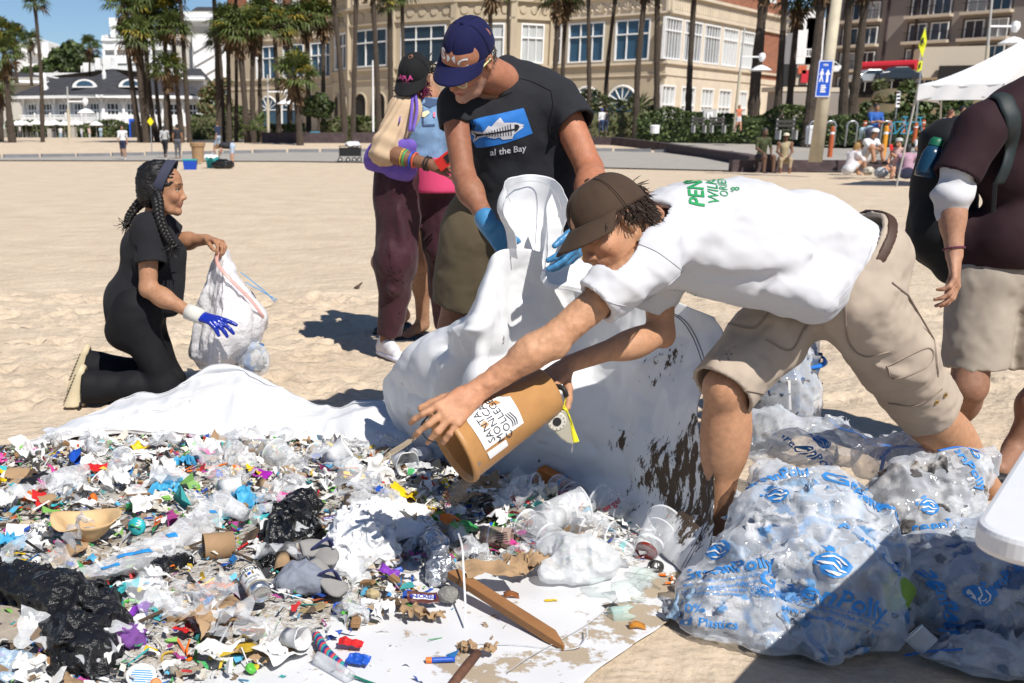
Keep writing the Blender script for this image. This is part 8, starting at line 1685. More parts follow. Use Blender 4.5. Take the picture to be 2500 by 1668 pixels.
# tubes, cans, cups
c0,c1=pt(497,1335,.10),pt(570,1328,.10);lth('cardboard_tube','short brown cardboard tube standing out behind the beer can','cardboard tube',c0,c1-c0,[('tube_wall',[(.040,0),(.040,np.linalg.norm(c1-c0)),(.0375,np.linalg.norm(c1-c0)),(.0375,0)],mat('tubekraft',(.34,.215,.115),.85,.12,25),(False,False))])
c0,c1=pt(608,1400,.125),pt(655,1482,.09);L=np.linalg.norm(c1-c0);can=th_('beer_can','white and silver beer can with gold bands lying in the middle of the heap','can',tuple(c0));al=mat('aluminium',(.72,.73,.75),.25,.1,30,metal=.95);ax=un(c1-c0);s_=.125/L;base=c0-ax*.008
mb=MB();mb.lt([(.0,.004),(.024,.004),(.027,.0),(.032,.012)],base,ax,32);mb.mk('top',al,can,smooth=True);mb=MB();mb.lt([(.032,.012),(.0328,.018),(.0328,.098)],base,ax,32);cb=mb.mk('label_wrap',mat('canwhite',(.74,.74,.72),.3,.03,20),can,smooth=True);mb=MB();mb.lt([(.0328,.098),(.0318,.108),(.025,.119),(.0235,.117),(.012,.112),(0,.111)],base,ax,32);mb.mk('bottom',al,can,smooth=True)
for z0,z1 in((.016,.020),(.092,.097)):mb=MB();mb.lt([(.0331,z0),(.0331,z1)],base,ax,32);mb.mk('gold_band',mat('gold',(.55,.38,.10),.35,metal=.7),can,smooth=True)
vn=un(A3(0,0,HCAM)-c0);vn=un(vn-ax*(vn@ax));tg=np.cross(ax,vn)
def on_can(nm,flat,sx,sy,m):V2,F=flat;mnp(nm,[base+ax*(.055-(y+sy))+.0334*(math.cos((x+sx)/.033)*vn+math.sin((x+sx)/.033)*tg*1)for x,y in V2],F,m,can,smooth=True)
on_can('lettering',tfl('Modelo',.025,.012,maxedge=.15),0,.024,MT['ink']);on_can('lettering',tfl('Especial',.016,.0,shear=.25,maxedge=.15),0,-.014,MT['ink']);on_can('crest',shf([[(.006*math.cos(a),.006*math.sin(a))for a in np.linspace(0,6,12)]],.005),0,.004,MT['plasticblue'])
for sg_ in(-1,1):on_can('lion_emblem',shf([[(sg_*x,y)for x,y in((.007,-.006),(.011,-.008),(.014,-.002),(.012,.006),(.016,.010),(.010,.009),(.008,.002))]],.006),0,.004,mat('lionbrown',(.22,.13,.04),.5))
for k in range(3):on_can('small_print',shf([[(-.016+.003*k,-.0008),(.016-.003*k,-.0008),(.016-.003*k,.0006),(-.016+.003*k,.0006)]],.006),0,-.026-.004*k,MT['ink'])
cupm=film('cupclear',(.86,.88,.9),.10,.08,.25,20,.55);cupmilk=film('cupmilky',(.80,.82,.84),.34,.25,.4,25,.45)
def cup(label,u0,v0,z0,u1,v1,z1,r0,r1,m=cupm,lip=True,extra=None,group='plastic cups and tubs'):
 a,b=pt(u0,v0,z0),pt(u1,v1,z1);ax=un(b-a);L=np.linalg.norm(b-a);t=th_('plastic_cup',label,'plastic cup',tuple(a),0,group);n=32;pr=[(0,.004),(r0*.95,.004),(r0,0),(r0+(r1-r0)*.5,L*.5),(r1,L)]
 mb=MB();mb.lt(pr,a,ax,n);V=jitter(np.array(mb.V),r1*.10,int(u0),9);o=mnp('cup_wall',V,mb.F,m,t)
 if lip:mb=MB();mb.lt([(r1,L-.004),(r1+.003,L-.002),(r1+.003,L+.002),(r1-.001,L+.002)],a,ax,n);V=jitter(np.array(mb.V),r1*.10,int(u0),9);mnp('rim',V,mb.F,film('rimclear',(.9,.92,.95),.5,.1,0,edge=.4),t)
 for f in((.25,.30),(.70,.72)):mb=MB();mb.lt([(r0+(r1-r0)*f[0]+.0008,L*f[0]),(r0+(r1-r0)*f[1]+.0008,L*f[1])],a,ax,n);V=jitter(np.array(mb.V),r1*.10,int(u0),9);mnp('rib',V,mb.F,MT['rimclear'],t)
 return t,o
cup('clear square tub tipped on its side at the back of the heap',735,1150,.05,672,1105,.09,.042,.058,cupmilk);cup('clear round tub right of the brown paper bag',810,1125,.05,770,1108,.06,.04,.05,cupm);cup('clear cup lying at the left back of the heap',255,1215,.06,300,1120,.08,.030,.046,cupm);cup('small clear cup above the back rim of the heap',560,1085,.03,590,1060,.05,.025,.035,cupm)
cup('clear cup with a wide mouth in front of the black coffee cup',1255,1195,.07,1310,1195,.085,.043,.056,cupm);cup('clear cup right of the wide-mouthed clear cup',1410,1215,.06,1360,1190,.06,.048,.045,cupm);cup('big ribbed clear cup lying in the middle of the cup group',1310,1265,.09,1425,1235,.12,.040,.062,cupmilk);cup('clear cup below the big ribbed cup',1360,1330,.06,1280,1275,.09,.052,.045,cupm);cup('clear cup left of the crushed milk jug',1400,1290,.08,1490,1315,.07,.034,.056,cupm)
t,o=cup('clear cup with dark red lettering leaning on the muddy tarp',1540,1255,.06,1465,1215,.08,.035,.048,cupm);tr=bvh(o);h=hit(tr,1492,1235)
if h:lay('lettering',tfl('Burger',.026,.02),tr,h[0],un(A3(.8,.3,.55)),un(A3(-.4,.2,.8)),mat('printred',(.38,.02,.03),.6),t,.003,.08)
t,o=cup('large clear cup smeared with red sauce at the right end of the heap',1575,1350,.035,1625,1270,.10,.036,.056,cupm);a,b=pt(1575,1350,.035),pt(1625,1270,.10);mb=MB();mb.lt([(.0,.003),(.034,.004),(.036,.012),(.031,.014),(.0,.008)],a,b-a,28);mb.mk('sauce_residue',mat('sauce',(.22,.022,.008),.25,.3,60),t,smooth=True)
for k in range(9):mb=MB();rs=np.random.RandomState(k);q=a+(b-a)*rs.uniform(.3,.95);R_=frame(b-a);an=rs.uniform(0,6.28);rr=.036+.02*.6;p=q+rr*.95*(math.cos(an)*R_[1]+math.sin(an)*R_[2]);mb.lt([(0,.001),(.004,0)],p,p-q,7);mb.mk('sauce_drop',MT['sauce'],t)
cup('clear ribbed clamshell tub right of the milk jug',1500,1375,.02,1520,1335,.06,.045,.036,cupm);cup('clear dome lid among the cups',1560,1225,.06,1545,1215,.08,.04,.03,cupm,False);cup('small clear cup with soil in front of the cups',1115,1300,.05,1130,1335,.05,.035,.030,cupmilk,False)
t,o=cup('brown printed coffee bottle crushed left of the cups',1175,1310,.05,1250,1318,.05,.036,.036,film('coffeeplastic',(.42,.30,.24),.6,.3,.5,30,.3),False);h=hit(bvh(o),1225,1310)
for k in range(5):(lay('small_print',shf([[(-.018,.012-.007*k),(.018,.012-.007*k),(.018,.009-.007*k),(-.018,.009-.007*k)]],.01),bvh(o),h[0],un(A3(1,0,.1)),un(A3(0,.4,.8)),mat('printbrown',(.08,.04,.03),.7),t,.002,.05)if h else None)
a,b=pt(1262,1130,.07),pt(1305,1150,.06);lth('coffee_cup','black paper coffee cup lying behind the clear cups','paper cup',a,b-a,[('outer_wall',[(.0,.0),(.032,.0),(.044,.075)],mat('cupblack',(.012,.009,.014),.5),(False,False)),('rim',[(.044,.075),(.046,.077),(.044,.079),(.042,.076)],MT['plasticwhite'],(False,False)),('inner_wall',[(.042,.075),(.031,.004),(0,.004)],mat('cupinner',(.55,.50,.43),.7),(False,False))])
ob=th_('box','orange cardboard box with a blue band behind the clear cups','box',tuple(pt(1345,1170,.06)));R_=frame(un(A3(.7,-.5,-.3)));c=pt(1345,1175,.07);mb=MB();mb.ob(c,R_[0]*.055,R_[1]*.03,R_[2]*.035);mb.mk('carton',cols('cartonorange',(.55,.17,.03),.6),ob,bevel=.002);mb=MB();mb.ob(c+R_[0]*.04,R_[0]*.006,R_[1]*.031,R_[2]*.0358);mb.mk('blue_band',MT['printsky'],ob)
a,b=pt(1320,1130,.05),pt(1390,1150,.05);lth('spray_can','green and white spray tube lying behind the orange box','can',a,b-a,[('body',[(0,0),(.018,0),(.018,.07)],MT['plasticgreen'],(False,False)),('end',[(.018,.07),(.018,.10),(.0,.10)],MT['plasticwhite'],(False,False))])
# knit cap, sandals, insole
crk('knit_cap','grey knitted cap lying right of the beer can','knit cap',[(700,1430,.065,.030),(735,1410,.08,.045),(765,1420,.07,.038)],.006,clm('knitgrey',(.22,.24,.29),.95,.9,180,.3),30,.005)
for k,(lab,A_)in enumerate((('grey rubber sandal behind the knitted cap, turned on edge',((735,1340,.13),(790,1340,.12),(800,1380,.10))),('grey rubber sandal leaning right of the knitted cap',((760,1370,.12),(800,1415,.08),(840,1450,.05))))):
 P=spl([pt(*q)for q in A_],16);mb=MB();mb.tube(P,[.026,.03,.032,.033,.033,.032,.031,.031,.032,.034,.036,.037,.037,.035,.030,.020],12,sq=.28,up=(.3,-.5,.8));t=th_('sandal',lab,'sandal',tuple(P[8]));mb.mk('sole',cols('sandalgrey',(.26,.25,.24),.8),t,smooth=True);mb=MB();mb.tube(spl([P[5]+A3(-.02,-.02,.0),P[8]+A3(.01,-.02,.04),P[10]+A3(.02,.02,.0)],10),.010,8,sq=.4);mb.mk('strap',cols('strapnavy',(.03,.035,.12),.8),t,smooth=True)
mb=MB();c=pt(735,1485,.03);pts=[c+A3(.062*math.cos(a)*(1.0+.12*math.cos(a)),.038*math.sin(a)*(1+.25*math.cos(a)),.006*math.cos(a))for a in np.linspace(0,6.2,30)];mb.prism(pts,(0,0,.004));tag(mb.mk('shoe_insole',mat('insoletan',(.33,.25,.13),.8,.2,30),bevel=.0015),'worn tan shoe insole lying in front of the knitted cap','insole')
# wooden stake, rods, straps
a,b=pt(1105,1400,.07),pt(1385,1580,.02);d=un(b-a);sd=un(np.cross(d,(0,0,1)));up=np.cross(sd,d);L=np.linalg.norm(b-a);mb=MB();pr=[(-.021,-.010),(.021,-.010),(.021,.012),(-.021,.012)]
mb.add([a+sd*x+up*z for x,z in pr]+[a+d*L*.86+sd*x+up*z for x,z in pr]+[b+sd*(x*.15+.012)+up*z*.7 for x,z in pr],[(3,2,1,0),(0,1,5,4),(1,2,6,5),(2,3,7,6),(3,0,4,7),(4,5,9,8),(5,6,10,9),(6,7,11,10),(7,4,8,11),(8,9,10,11)]);tag(mb.mk('wooden_stake',mat('stakewood',(.33,.155,.055),.75,.35,4,.6,22,stretch=(1,1,1),col2=(.23,.105,.04)),bevel=.002),'weathered wooden stake with a pointed end lying on the bare front of the tarp','stake')
mb=MB();mb.tube([pt(1090,1690,.02),pt(1165,1595,.04)],[.012,.0125],10);tag(mb.mk('rusty_rod',mat('rust',(.13,.058,.035),.85,.4,60,.6,90),smooth=True),'short rusty iron rod at the front edge of the picture','rod')
def rib(name,lab,cat,pts,w_,m,n=40,up=(0,0,1),sq=.15):mb=MB();mb.tube(spl(pts,n),w_,6,sq=sq,up=up);return tag(mb.mk(name,m,smooth=True),lab,cat)
rib('plastic_strap','thin white plastic strap standing up over the heap left of the stake','strap',[pt(1118,1300,.12),pt(1128,1335,.14),pt(1132,1400,.10),pt(1136,1480,.05),pt(1134,1530,.015)],.0035,MT['plasticwhite']);rib('plastic_strap','thin translucent strap curling round the point of the wooden stake','strap',[pt(1130,1570,.012),pt(1250,1575,.014),pt(1390,1585,.016),pt(1430,1560,.03),pt(1432,1535,.03)],.0035,milky)
rib('grey_pipe','grey plastic pipe lying across the back of the heap','pipe',[pt(600,1192,.06),pt(700,1178,.07),pt(795,1168,.06)],.009,MT['plasticgrey'],sq=1);rib('red_straw','thick red plastic straw behind the clear wrap','straw',[pt(900,1168,.06),pt(950,1182,.05)],.005,MT['plasticred'],8,sq=1);rib('blue_pen','blue pen lying under the grey cord from the bucket','pen',[pt(880,1128,.05),pt(960,1130,.05)],.004,MT['plasticblue'],8,sq=1);rib('driftwood','dark broken wood slat right of the glossy black bag','wood',[pt(850,1210,.08),pt(840,1260,.09),pt(825,1310,.06)],.014,MT['wooddark'],12,sq=.5);rib('white_stick','long pale stick lying in front of the big black bag','stick',[pt(75,1610,.03),pt(160,1632,.03),pt(265,1660,.02)],.005,MT['plasticwhite'],10,sq=1);rib('foam_dart','blue foam dart with an orange tip at the front of the tarp','foam dart',[pt(1050,1612,.018),pt(1110,1610,.018)],.008,MT['plasticblue'],8,sq=1);mb=MB();mb.lt([(0,-.008),(.008,-.006),(.0085,.008)],pt(1046,1612,.018),(1,0,0),10);tag(mb.mk('dart_tip',MT['plasticorange'],bpy.data.objects['foam_dart']),None);
rib('clear_tube','clear plastic tube lying at the front of the tarp','tube',[pt(775,1605,.03),pt(855,1655,.02)],.018,cupmilk,10,sq=1);rib('green_cord','thin green cord running out of the front of the picture','cord',[pt(850,1645,.02),pt(900,1665,.015),pt(980,1690,.015)],.0035,cols('cordgreen',(.01,.16,.11)),10,sq=1)
pc=th_('braided_cord','braided red, blue and teal cord at the front of the heap','cord',tuple(pt(800,1590)));
for k,m_ in enumerate((cols('braidred',(.55,.06,.08)),cols('braidblue',(.03,.04,.22)),cols('braidteal',(.03,.30,.30)))):mb=MB();P=spl([pt(772,1552,.025),pt(795,1590,.03),pt(838,1632,.02)],60);mb.tube([p+.0085*(math.cos(i*.62+k*2.09)*A3(.7,.6,0)+math.sin(i*.62+k*2.09)*A3(0,0,1))for i,p in enumerate(P)],.0065,7);mb.mk('strand',m_,pc,smooth=True)
# shovel, wrappers with print, small individual pieces
sv=th_('sand_shovel','yellow toy sand shovel left of the bucket shadow','shovel',tuple(pt(1050,1240)));mb=MB();mb.tube([pt(970,1222,.07),pt(1015,1236,.065)],.0055,8);mb.mk('handle',MT['plasticyellow'],sv,smooth=True);G=cns(np.array([[pt(1012,1232,.07),pt(1040,1235,.075),pt(1082,1244,.06)],[pt(1016,1242,.05),pt(1045,1250,.045),pt(1080,1256,.045)],[pt(1025,1252,.055),pt(1050,1262,.055),pt(1075,1262,.045)]]),12,14);mb=MB();mb.grid(G);o=mb.mk('blade',MT['plasticyellow'],sv,smooth=True);md=o.modifiers.new('s','SOLIDIFY');md.thickness=.002
def wrp(name,lab,cat,u,v,L,W,m,rz,seed,z=.05,txt=None,tcol=None,amp=.008,tilt=(.3,.1),bg=None):
 P,F=crm(L,W,20,amp,seed,.8);Rm=rotm(tilt[0],tilt[1],rz);c=pt(u,v,z);V=P@Rm.T+c;o=mnp(name,V,F,m);tag(o,lab,cat)
 tr=bvh(o);n=Rm@A3(0,0,1);x=Rm@A3(1,0,0);y=Rm@A3(0,1,0)
 if bg:lay('print_panel',shf([[(-L*.7,-W*.42),(L*.7,-W*.42),(L*.7,W*.42),(-L*.7,W*.42)]],.008),tr,c+n*.01,x,y,bg,o,.0015,.08)
 if txt:lay('lettering',tfl(txt,W*.9,.025),tr,c+n*.01,x,y,tcol,o,.003,.08)
 return o
wrp('chocolate_wrapper','brown chocolate bar wrapper with blue letters on white beside the grey pumice stone','wrapper',1032,1460,.045,.020,cols('chocbrown',(.10,.03,.025),.4),.15,3,.04,'SNICKERS',cols('snickblue',(.01,.03,.35)),.006,(.5,.1),MT['plasticwhite']);wrp('chocolate_wrapper','torn chocolate bar wrapper right of the glossy black bag','wrapper',803,1268,.025,.014,MT['chocbrown'],.3,5,.09,'SNICK',MT['snickblue'],.004,(.6,.0),MT['plasticwhite'])
wrp('snack_wrapper','shiny magenta snack wrapper left of the clear tub','wrapper',635,1160,.042,.026,cols('foilmagenta',(.34,.02,.36),.25),-.5,8,.07);wrp('snack_wrapper','green foil snack bag right of the foil balloon','wrapper',1135,1290,.055,.035,cols('foilgreen',(.04,.30,.07),.3),.9,9,.07);wrp('candy_box','red raisin box at the left back of the heap','box',235,1145,.045,.026,MT['plasticred'],.4,10,.07);wrp('snack_wrapper','pink snack wrapper at the back of the heap','wrapper',505,1105,.03,.028,MT['plasticpink'],1.0,11,.07);wrp('paper_sheet','white paper sheet under the red straw','paper',890,1155,.06,.03,whites,-.3,12,.06);wrp('paper_sheet','white paper box panel under the bucket mouth','paper',1110,1230,.06,.05,whites,.4,13,.05);wrp('paper_sheet','white paper napkin at the left edge above the blue glove','paper',60,1300,.06,.04,whites,.2,14,.06);wrp('paper_sheet','large white paper scrap behind the popcorn bag','paper',345,1115,.05,.03,whites,-.4,15,.06);wrp('paper_sheet','folded purple-edged white leaflet left of the beer can','paper',345,1435,.05,.03,whites,-.7,16,.06,amp=.014);wrp('receipt','long white printed receipt behind the chocolate wrapper','paper',940,1480,.07,.015,whites,.05,17,.025);wrp('yellow_foam','yellow foam scrap below the magenta wrapper','foam',610,1180,.03,.014,cols('foamyellow',(.68,.52,.16),.8),.1,18,.07);wrp('yellow_glove','yellow rubber glove finger at the left edge','glove',15,1158,.045,.018,MT['plasticyellow'],.5,19,.05);wrp('red_cloth','red crumpled cloth scrap at the front of the heap','cloth',855,1575,.035,.016,MT['plasticred'],-.2,20,.02);wrp('blue_sachet','blue and white sachet right of the braided cord','sachet',875,1615,.028,.016,MT['plasticblue'],-.4,21,.02);wrp('white_cloth','white cloth rag in front of the big black bag','cloth',310,1560,.05,.03,whites,.6,22,.04,amp=.018);wrp('blue_tarp_scrap','pale blue plastic sheet at the lower left corner','plastic sheet',20,1640,.05,.05,film('bluefilm',(.35,.48,.62),.7,.25,.8,40,.2),.2,23,.03,amp=.016)
def lump(name,lab,cat,u,v,r,m,seed,z=.03,amp=.15):P,F=wad(r,seed,amp,14,.75);o=mnp(name,P+pt(u,v,z),F,m);return tag(o,lab,cat)
lump('pumice_stone','rough grey pumice stone right of the chocolate wrapper','stone',1095,1472,.028,mat('pumice',(.26,.25,.23),.95,.35,120,1.0,130,bdist=.006),3,.015);lump('bread_lump','small tan lump left of the chocolate wrapper','stone',910,1462,.018,mat('tanlump',(.45,.36,.2),.9,.3,60),4,.02);lump('yarn_tangle','tangle of purple yarn in front of the big black bag','yarn',320,1590,.03,cols('yarnpurple',(.17,.06,.26),.9),6,.02,.6)
def ring(name,lab,cat,c,r,h,m,ax=(0,0,1)):mb=MB();mb.lt([(r,0),(r+.001,h*.5),(r,h),(r-.003,h),(r-.003,0),(r,0)],c,ax,26);return tag(mb.mk(name,m,smooth=True),lab,cat)
ring('wristband','lime green rubber wristband in front of the black bag strip','wristband',pt(322,1488,.05),.030,.012,cols('limeband',(.16,.58,.06)),(.2,-.3,1));ring('screw_lid','blue screw lid lying in front of the insole','bottle cap',pt(828,1490,.02),.017,.016,MT['plasticblue'],(0,-.35,1));ring('tape_ring','blue plastic ring behind the lime wristband','ring',pt(380,1408,.05),.018,.014,MT['plasticblue'],(.4,-.4,1));ring('metal_cup','small dark metal cup on the sandy right end of the tarp','cup',pt(1608,1385,.02),.020,.03,mat('darksteel',(.12,.12,.12),.35,metal=.8),(-.7,-.5,.3));ring('gold_ring','gold and red jar lid at the front of the heap','jar lid',pt(415,1610,.03),.022,.008,cols('lidgold',(.5,.33,.04)),(.1,-.4,1))
lidp=th_('printed_lid','round white lid with blue print at the front left of the heap','lid',tuple(pt(345,1650,.03)));mb=MB();mb.lt([(0,.006),(.034,.006),(.038,.003),(.038,0)],pt(345,1650,.03),(.1,-.4,1),28);o=mb.mk('disc',MT['plasticwhite'],lidp,smooth=False);
for k in range(7):(lambda x:lay('small_print',shf([[(-math.sqrt(.0009-x*x)*.9,x),(math.sqrt(.0009-x*x)*.9,x),(math.sqrt(.0009-x*x)*.9,x+.003),(-math.sqrt(.0009-x*x)*.9,x+.003)]],.01),bvh(o),pt(345,1650,.036),A3(1,0,0),A3(0,.92,.38),MT['printsky'],lidp,.001,.05))(-.024+.007*k)
db=th_('cyan_tub','cyan round tub with white letters right of the tan bowl','tub',tuple(pt(338,1282,.08)));mb=MB();c=pt(338,1285,.08);mb.lt([(0,0),(.028,.002),(.030,.008),(.027,.022),(0,.026)],c,(-.3,-1,.3),24);o=mb.mk('tub_body',cols('tubcyan',(.03,.42,.46),.35),db,smooth=True);tr=bvh(o);h=hit(tr,338,1280);(lay('lettering',tfl('IANI',.017,.02),tr,h[0],un(A3(.35,0,.9)),un(A3(-.9,0,.35)),MT['plasticwhite'],db,.002,.05)if h else None)
# glass: broken jar and bottle pieces on the bare corner
gl_=film('glassclear',(.80,.86,.84),.07,.03,.0,10,.35,tint=(.97,.99,.98))
def glp(lab,u0,v0,z0,u1,v1,z1,r,arc=4.2,ph=0,m=gl_):
 a,b=pt(u0,v0,z0),pt(u1,v1,z1);ax=un(b-a);R_=frame(ax,(0.2,.3,1));L=np.linalg.norm(b-a);n=18;G=np.zeros((6,n,3));rs=np.random.RandomState(int(u0));tp=rs.uniform(.7,1.15,n)
 for i in range(6):
  for j in range(n):an=ph+arc*j/(n-1);G[i,j]=a+ax*L*(i/5)*tp[j]+r*(1+.08*i/5)*(math.cos(an)*R_[1]+math.sin(an)*R_[2])
 mb=MB();mb.grid(G);o=mb.mk('glass_piece',m,smooth=True);md=o.modifiers.new('s','SOLIDIFY');md.thickness=.003;return tag(o,lab,'broken glass','broken glass on the tarp corner')
glp('broken clear glass jar with a paper label on the tarp corner',1500,1450,.03,1560,1440,.04,.035,5.4);glp('curved clear glass piece below the milk jug',1440,1440,.02,1490,1440,.025,.035,3.6,1);glp('clear glass jar shoulder right of the broken jar',1570,1410,.03,1600,1440,.02,.035,4.4,.6);glp('greenish thick glass base in front of the broken jar',1490,1505,.012,1540,1500,.014,.026,6.0,0,film('glassgreen',(.55,.75,.70),.25,.03,0,10,.6));glp('long flat clear glass bottle piece right of the clamshell tub',1540,1400,.02,1600,1410,.02,.024,5)
for lab,u,v,m_ in(('amber glass shard on the sand at the tarp edge',1555,1530,film('glassamber',(.55,.22,.02),.7,.05,0,10,.3)),('small brown glass shard left of the yellow scrap',1248,1455,film('glassbrown',(.25,.08,.02),.8,.05,0,10,.2))):mb=MB();c=pt(u,v,.014);G=np.array([[c+A3(-.022+.015*i,-.010+.01*j,.006*math.sin(i*1.3)+.004*j)for i in range(4)]for j in range(3)]);mb.grid(G);o=mb.mk('glass_shard',m_,smooth=True);md=o.modifiers.new('s','SOLIDIFY');md.thickness=.004;tag(o,lab,'broken glass')
wrp('jar_label','small white and red label on the broken jar','label',1520,1455,.022,.016,MT['plasticwhite'],.5,31,.06,amp=.002,tilt=(.9,.1));wrp('yellow_scrap','yellow plastic scrap alone on the bare tarp','plastic shard',1345,1467,.018,.007,MT['plasticyellow'],.1,32,.012,amp=.002,tilt=(0,0));mb=MB();mb.ob(pt(870,1515,.03),un(A3(.1,.9,.05))*.03,A3(.013,0,0),A3(0,0,.008));tag(mb.mk('wood_block',MT['wood'],bevel=.003),'small tan wood block in front of the insole','wood')
bd=th_('board','grey sandy board lying under the big black bag','board',tuple(pt(40,1520)));mb=MB();mb.prism([pt(-60,1480,.05),pt(130,1500,.05),pt(60,1575,.04),pt(-60,1560,.04)],(0,0,.012));mb.mk('panel',mat('boardgrey',(.36,.31,.25),.9,.3,30),bd,bevel=.002)
# sand pouring from the bucket
rs=np.random.RandomState(5);mb=MB();a=at(1160,1160,2.9);b=pt(1090,1240,.06)
for k in range(900):t=rs.rand();p=a+(b-a)*t+A3(0,0,.02*t*(1-t))+rs.normal(size=3)*(.006+.012*t);s_=rs.uniform(.0012,.003);mb.add([p+A3(s_,0,0),p+A3(-s_,s_,0),p+A3(-s_,-s_,0),p+A3(0,0,s_*1.4)],[(0,1,2),(0,2,3),(1,3,2),(0,3,1)])
tag(mb.mk('poured_sand',mat('sandgrain',(.30,.23,.16),.9)),'stream of sand and crumbs pouring from the bucket onto the heap','sand',kind='stuff')
# ================================================================ clear recycling bags with blue print
bagfilm=film('baggreenish',(.78,.82,.88),.24,.12,1.0,9,.55,var=.12,spec=.9,stretch=(1,1,.35));contents=mat('bagcontents',(.5,.5,.5),.7,.2,20,.8,30,attr=True,bdist=.02);pb=mat('printbag',(.03,.22,.58),.5);drawb=cols('drawblue',(.02,.16,.55),.4)
def bag(label,caps,amp=.020,freq=8,res=.009,k=.06,seed=1,pal=((.62,.64,.68),(.40,.43,.47),(.14,.33,.62),(.66,.67,.70),(.30,.33,.38),(.34,.50,.70),(.60,.62,.66)),fillz=1.0,group='clear recycling bags',shrink=.045,sun=1,stretch=(1,1,1),film_=None):
 P=[c for c in caps if c is not None];rm=max(c[1]for c in P);t=th_('recycling_bag',label,'trash bag',tuple(A3(P[0][0][0],P[0][0][1],0)),0,group);lo,hi=bbox(*[c[0]for c in P],m=rm+.06);S=SDF(lo,hi,res);prev=None
 for c in caps:
  if c is None:prev=None;continue
  S.cap((prev or c)[0],c[0],(prev or c)[1],c[1],k);prev=c
 d0=S.d.copy();S.disp(lambda Q:amp*rdg(Q*freq*np.asarray(stretch),3,seed)+amp*.35*rdg(Q*freq*3.1+3,2,seed+9)-amp*.5,.07);S.cut(A3(0,0,.006),(0,0,-1));V,F=S.mesh(1);o=mnp('film',V,F,film_ or bagfilm,t)
 S.d=d0+shrink;S.disp(lambda Q:.038*rdg(Q*13,3,seed+3)+.015*fbm(Q*34,2,seed),.08);S.cut(A3(0,0,.02),(0,0,-1));S.cut(A3(0,0,fillz),(0,0,1));V,F=S.mesh(0);n1=vnoise(V*7,seed+1);n2=vnoise(V*16+4,seed+2);pal=np.array(pal);idx=np.clip(((n1*.55+n2*.75)*.55+.5)*len(pal),0,len(pal)-1).astype(int);col=.78*pal[idx]*(1+.15*vnoise(V*40,3)[:,None])
 mnp('contents',V,F,contents,t,col=col,smooth=False);return t,o,bvh(o)
BIRD=[[(-.5,-.1),(-.42,.2),(-.2,.42),(.1,.48),(.35,.35),(.45,.1),(.38,-.15),(.2,-.35),(-.05,-.45),(-.3,-.38)]]
BIRDW=[[(-.30,.22),(-.05,.36),(.22,.30),(.33,.08),(.27,.08),(.17,.24),(-.04,.29),(-.26,.17)],[(.02,.18),(.16,.14),(.20,.0),(.14,-.10),(.13,.02),(.08,.09)],[(-.42,.0),(-.10,.04),(.10,-.14),(.30,-.14),(.28,-.19),(.06,-.20),(-.12,-.02),(-.40,-.06)],[(-.30,-.22),(.0,-.30),(.16,-.26),(.02,-.36),(-.2,-.30)]]
CREST=[[(-.20,.46),(-.30,.66),(-.18,.58),(-.12,.70),(-.04,.56),(.06,.66),(.06,.50)],[(-.50,.12),(-.66,.2),(-.56,.26),(-.64,.36),(-.44,.30)]]
def prn(t,tr,u,v,rt,up,size,parts=('bird','name','small'),reach=.10):
 h=hit(tr,u,v)
 if h is None:return
 c=h[0];n=np.cross(un(rt),un(up));rt=un(rt);up=un(np.asarray(up)-rt*(np.asarray(up)@rt));r_=reach
 if 'bird' in parts:
  s=size*1.6
  for polys,m_,of in((BIRD+CREST,pb,.003),(BIRDW,MT['plasticwhite'],.0055)):fl=shf([[(x*s,y*s)for x,y in p][::-1]for p in polys],s*.15);lay('bird_logo',fl,tr,c+up*size*1.75,rt,up,m_,t,of,r_)
 if 'name' in parts:lay('lettering',tfl('GreenPolly',size*1.35,.02),tr,c,rt,up,pb,t,.004,r_)
 if 'small' in parts:
  lay('lettering',tfl('Made from Post Consumer Recycled (PCR) plastic',size*.30,.012),tr,c-up*size*.85,rt,up,pb,t,.004,r_);lay('lettering',tfl('www.GreenPolly.com',size*.42,.012),tr,c-up*size*1.3,rt,up,pb,t,.004,r_)
  # the big one in front
def q(u,v,Y):return at(u,v,Y)
t,o,tr=bag('big clear recycling bag stuffed with blue and white plastic in the right foreground',[(q(1770,1480,2.84),.105),(q(1910,1410,2.92),.185),(q(2020,1480,2.80),.19),None,(q(1860,1280,3.06),.085),(q(1960,1300,3.02),.155),(q(2060,1310,3.0),.13),None,(q(1725,1500,2.84),.075),(q(1840,1530,2.76),.10),(q(1990,1590,2.66),.09),None,(q(1895,1200,3.16),.065),(q(2020,1230,3.12),.09),None,(q(2110,1400,2.9),.10),(q(2080,1540,2.78),.10)],.022,7,.009,.06,3)
prn(t,tr,2020,1455,A3(.9,.0,-.32),A3(.25,.35,.9),.046);prn(t,tr,1775,1390,A3(.95,-.05,.12),A3(-.1,.5,.85),.036);prn(t,tr,2125,1225,A3(.75,.0,-.6),A3(.5,.4,.7),.042,('bird','name'));prn(t,tr,1915,1255,A3(1,0,.1),A3(0,.6,.8),.035,('bird',));prn(t,tr,1895,1165,A3(.9,0,.3),A3(0,.7,.7),.032,('name',))
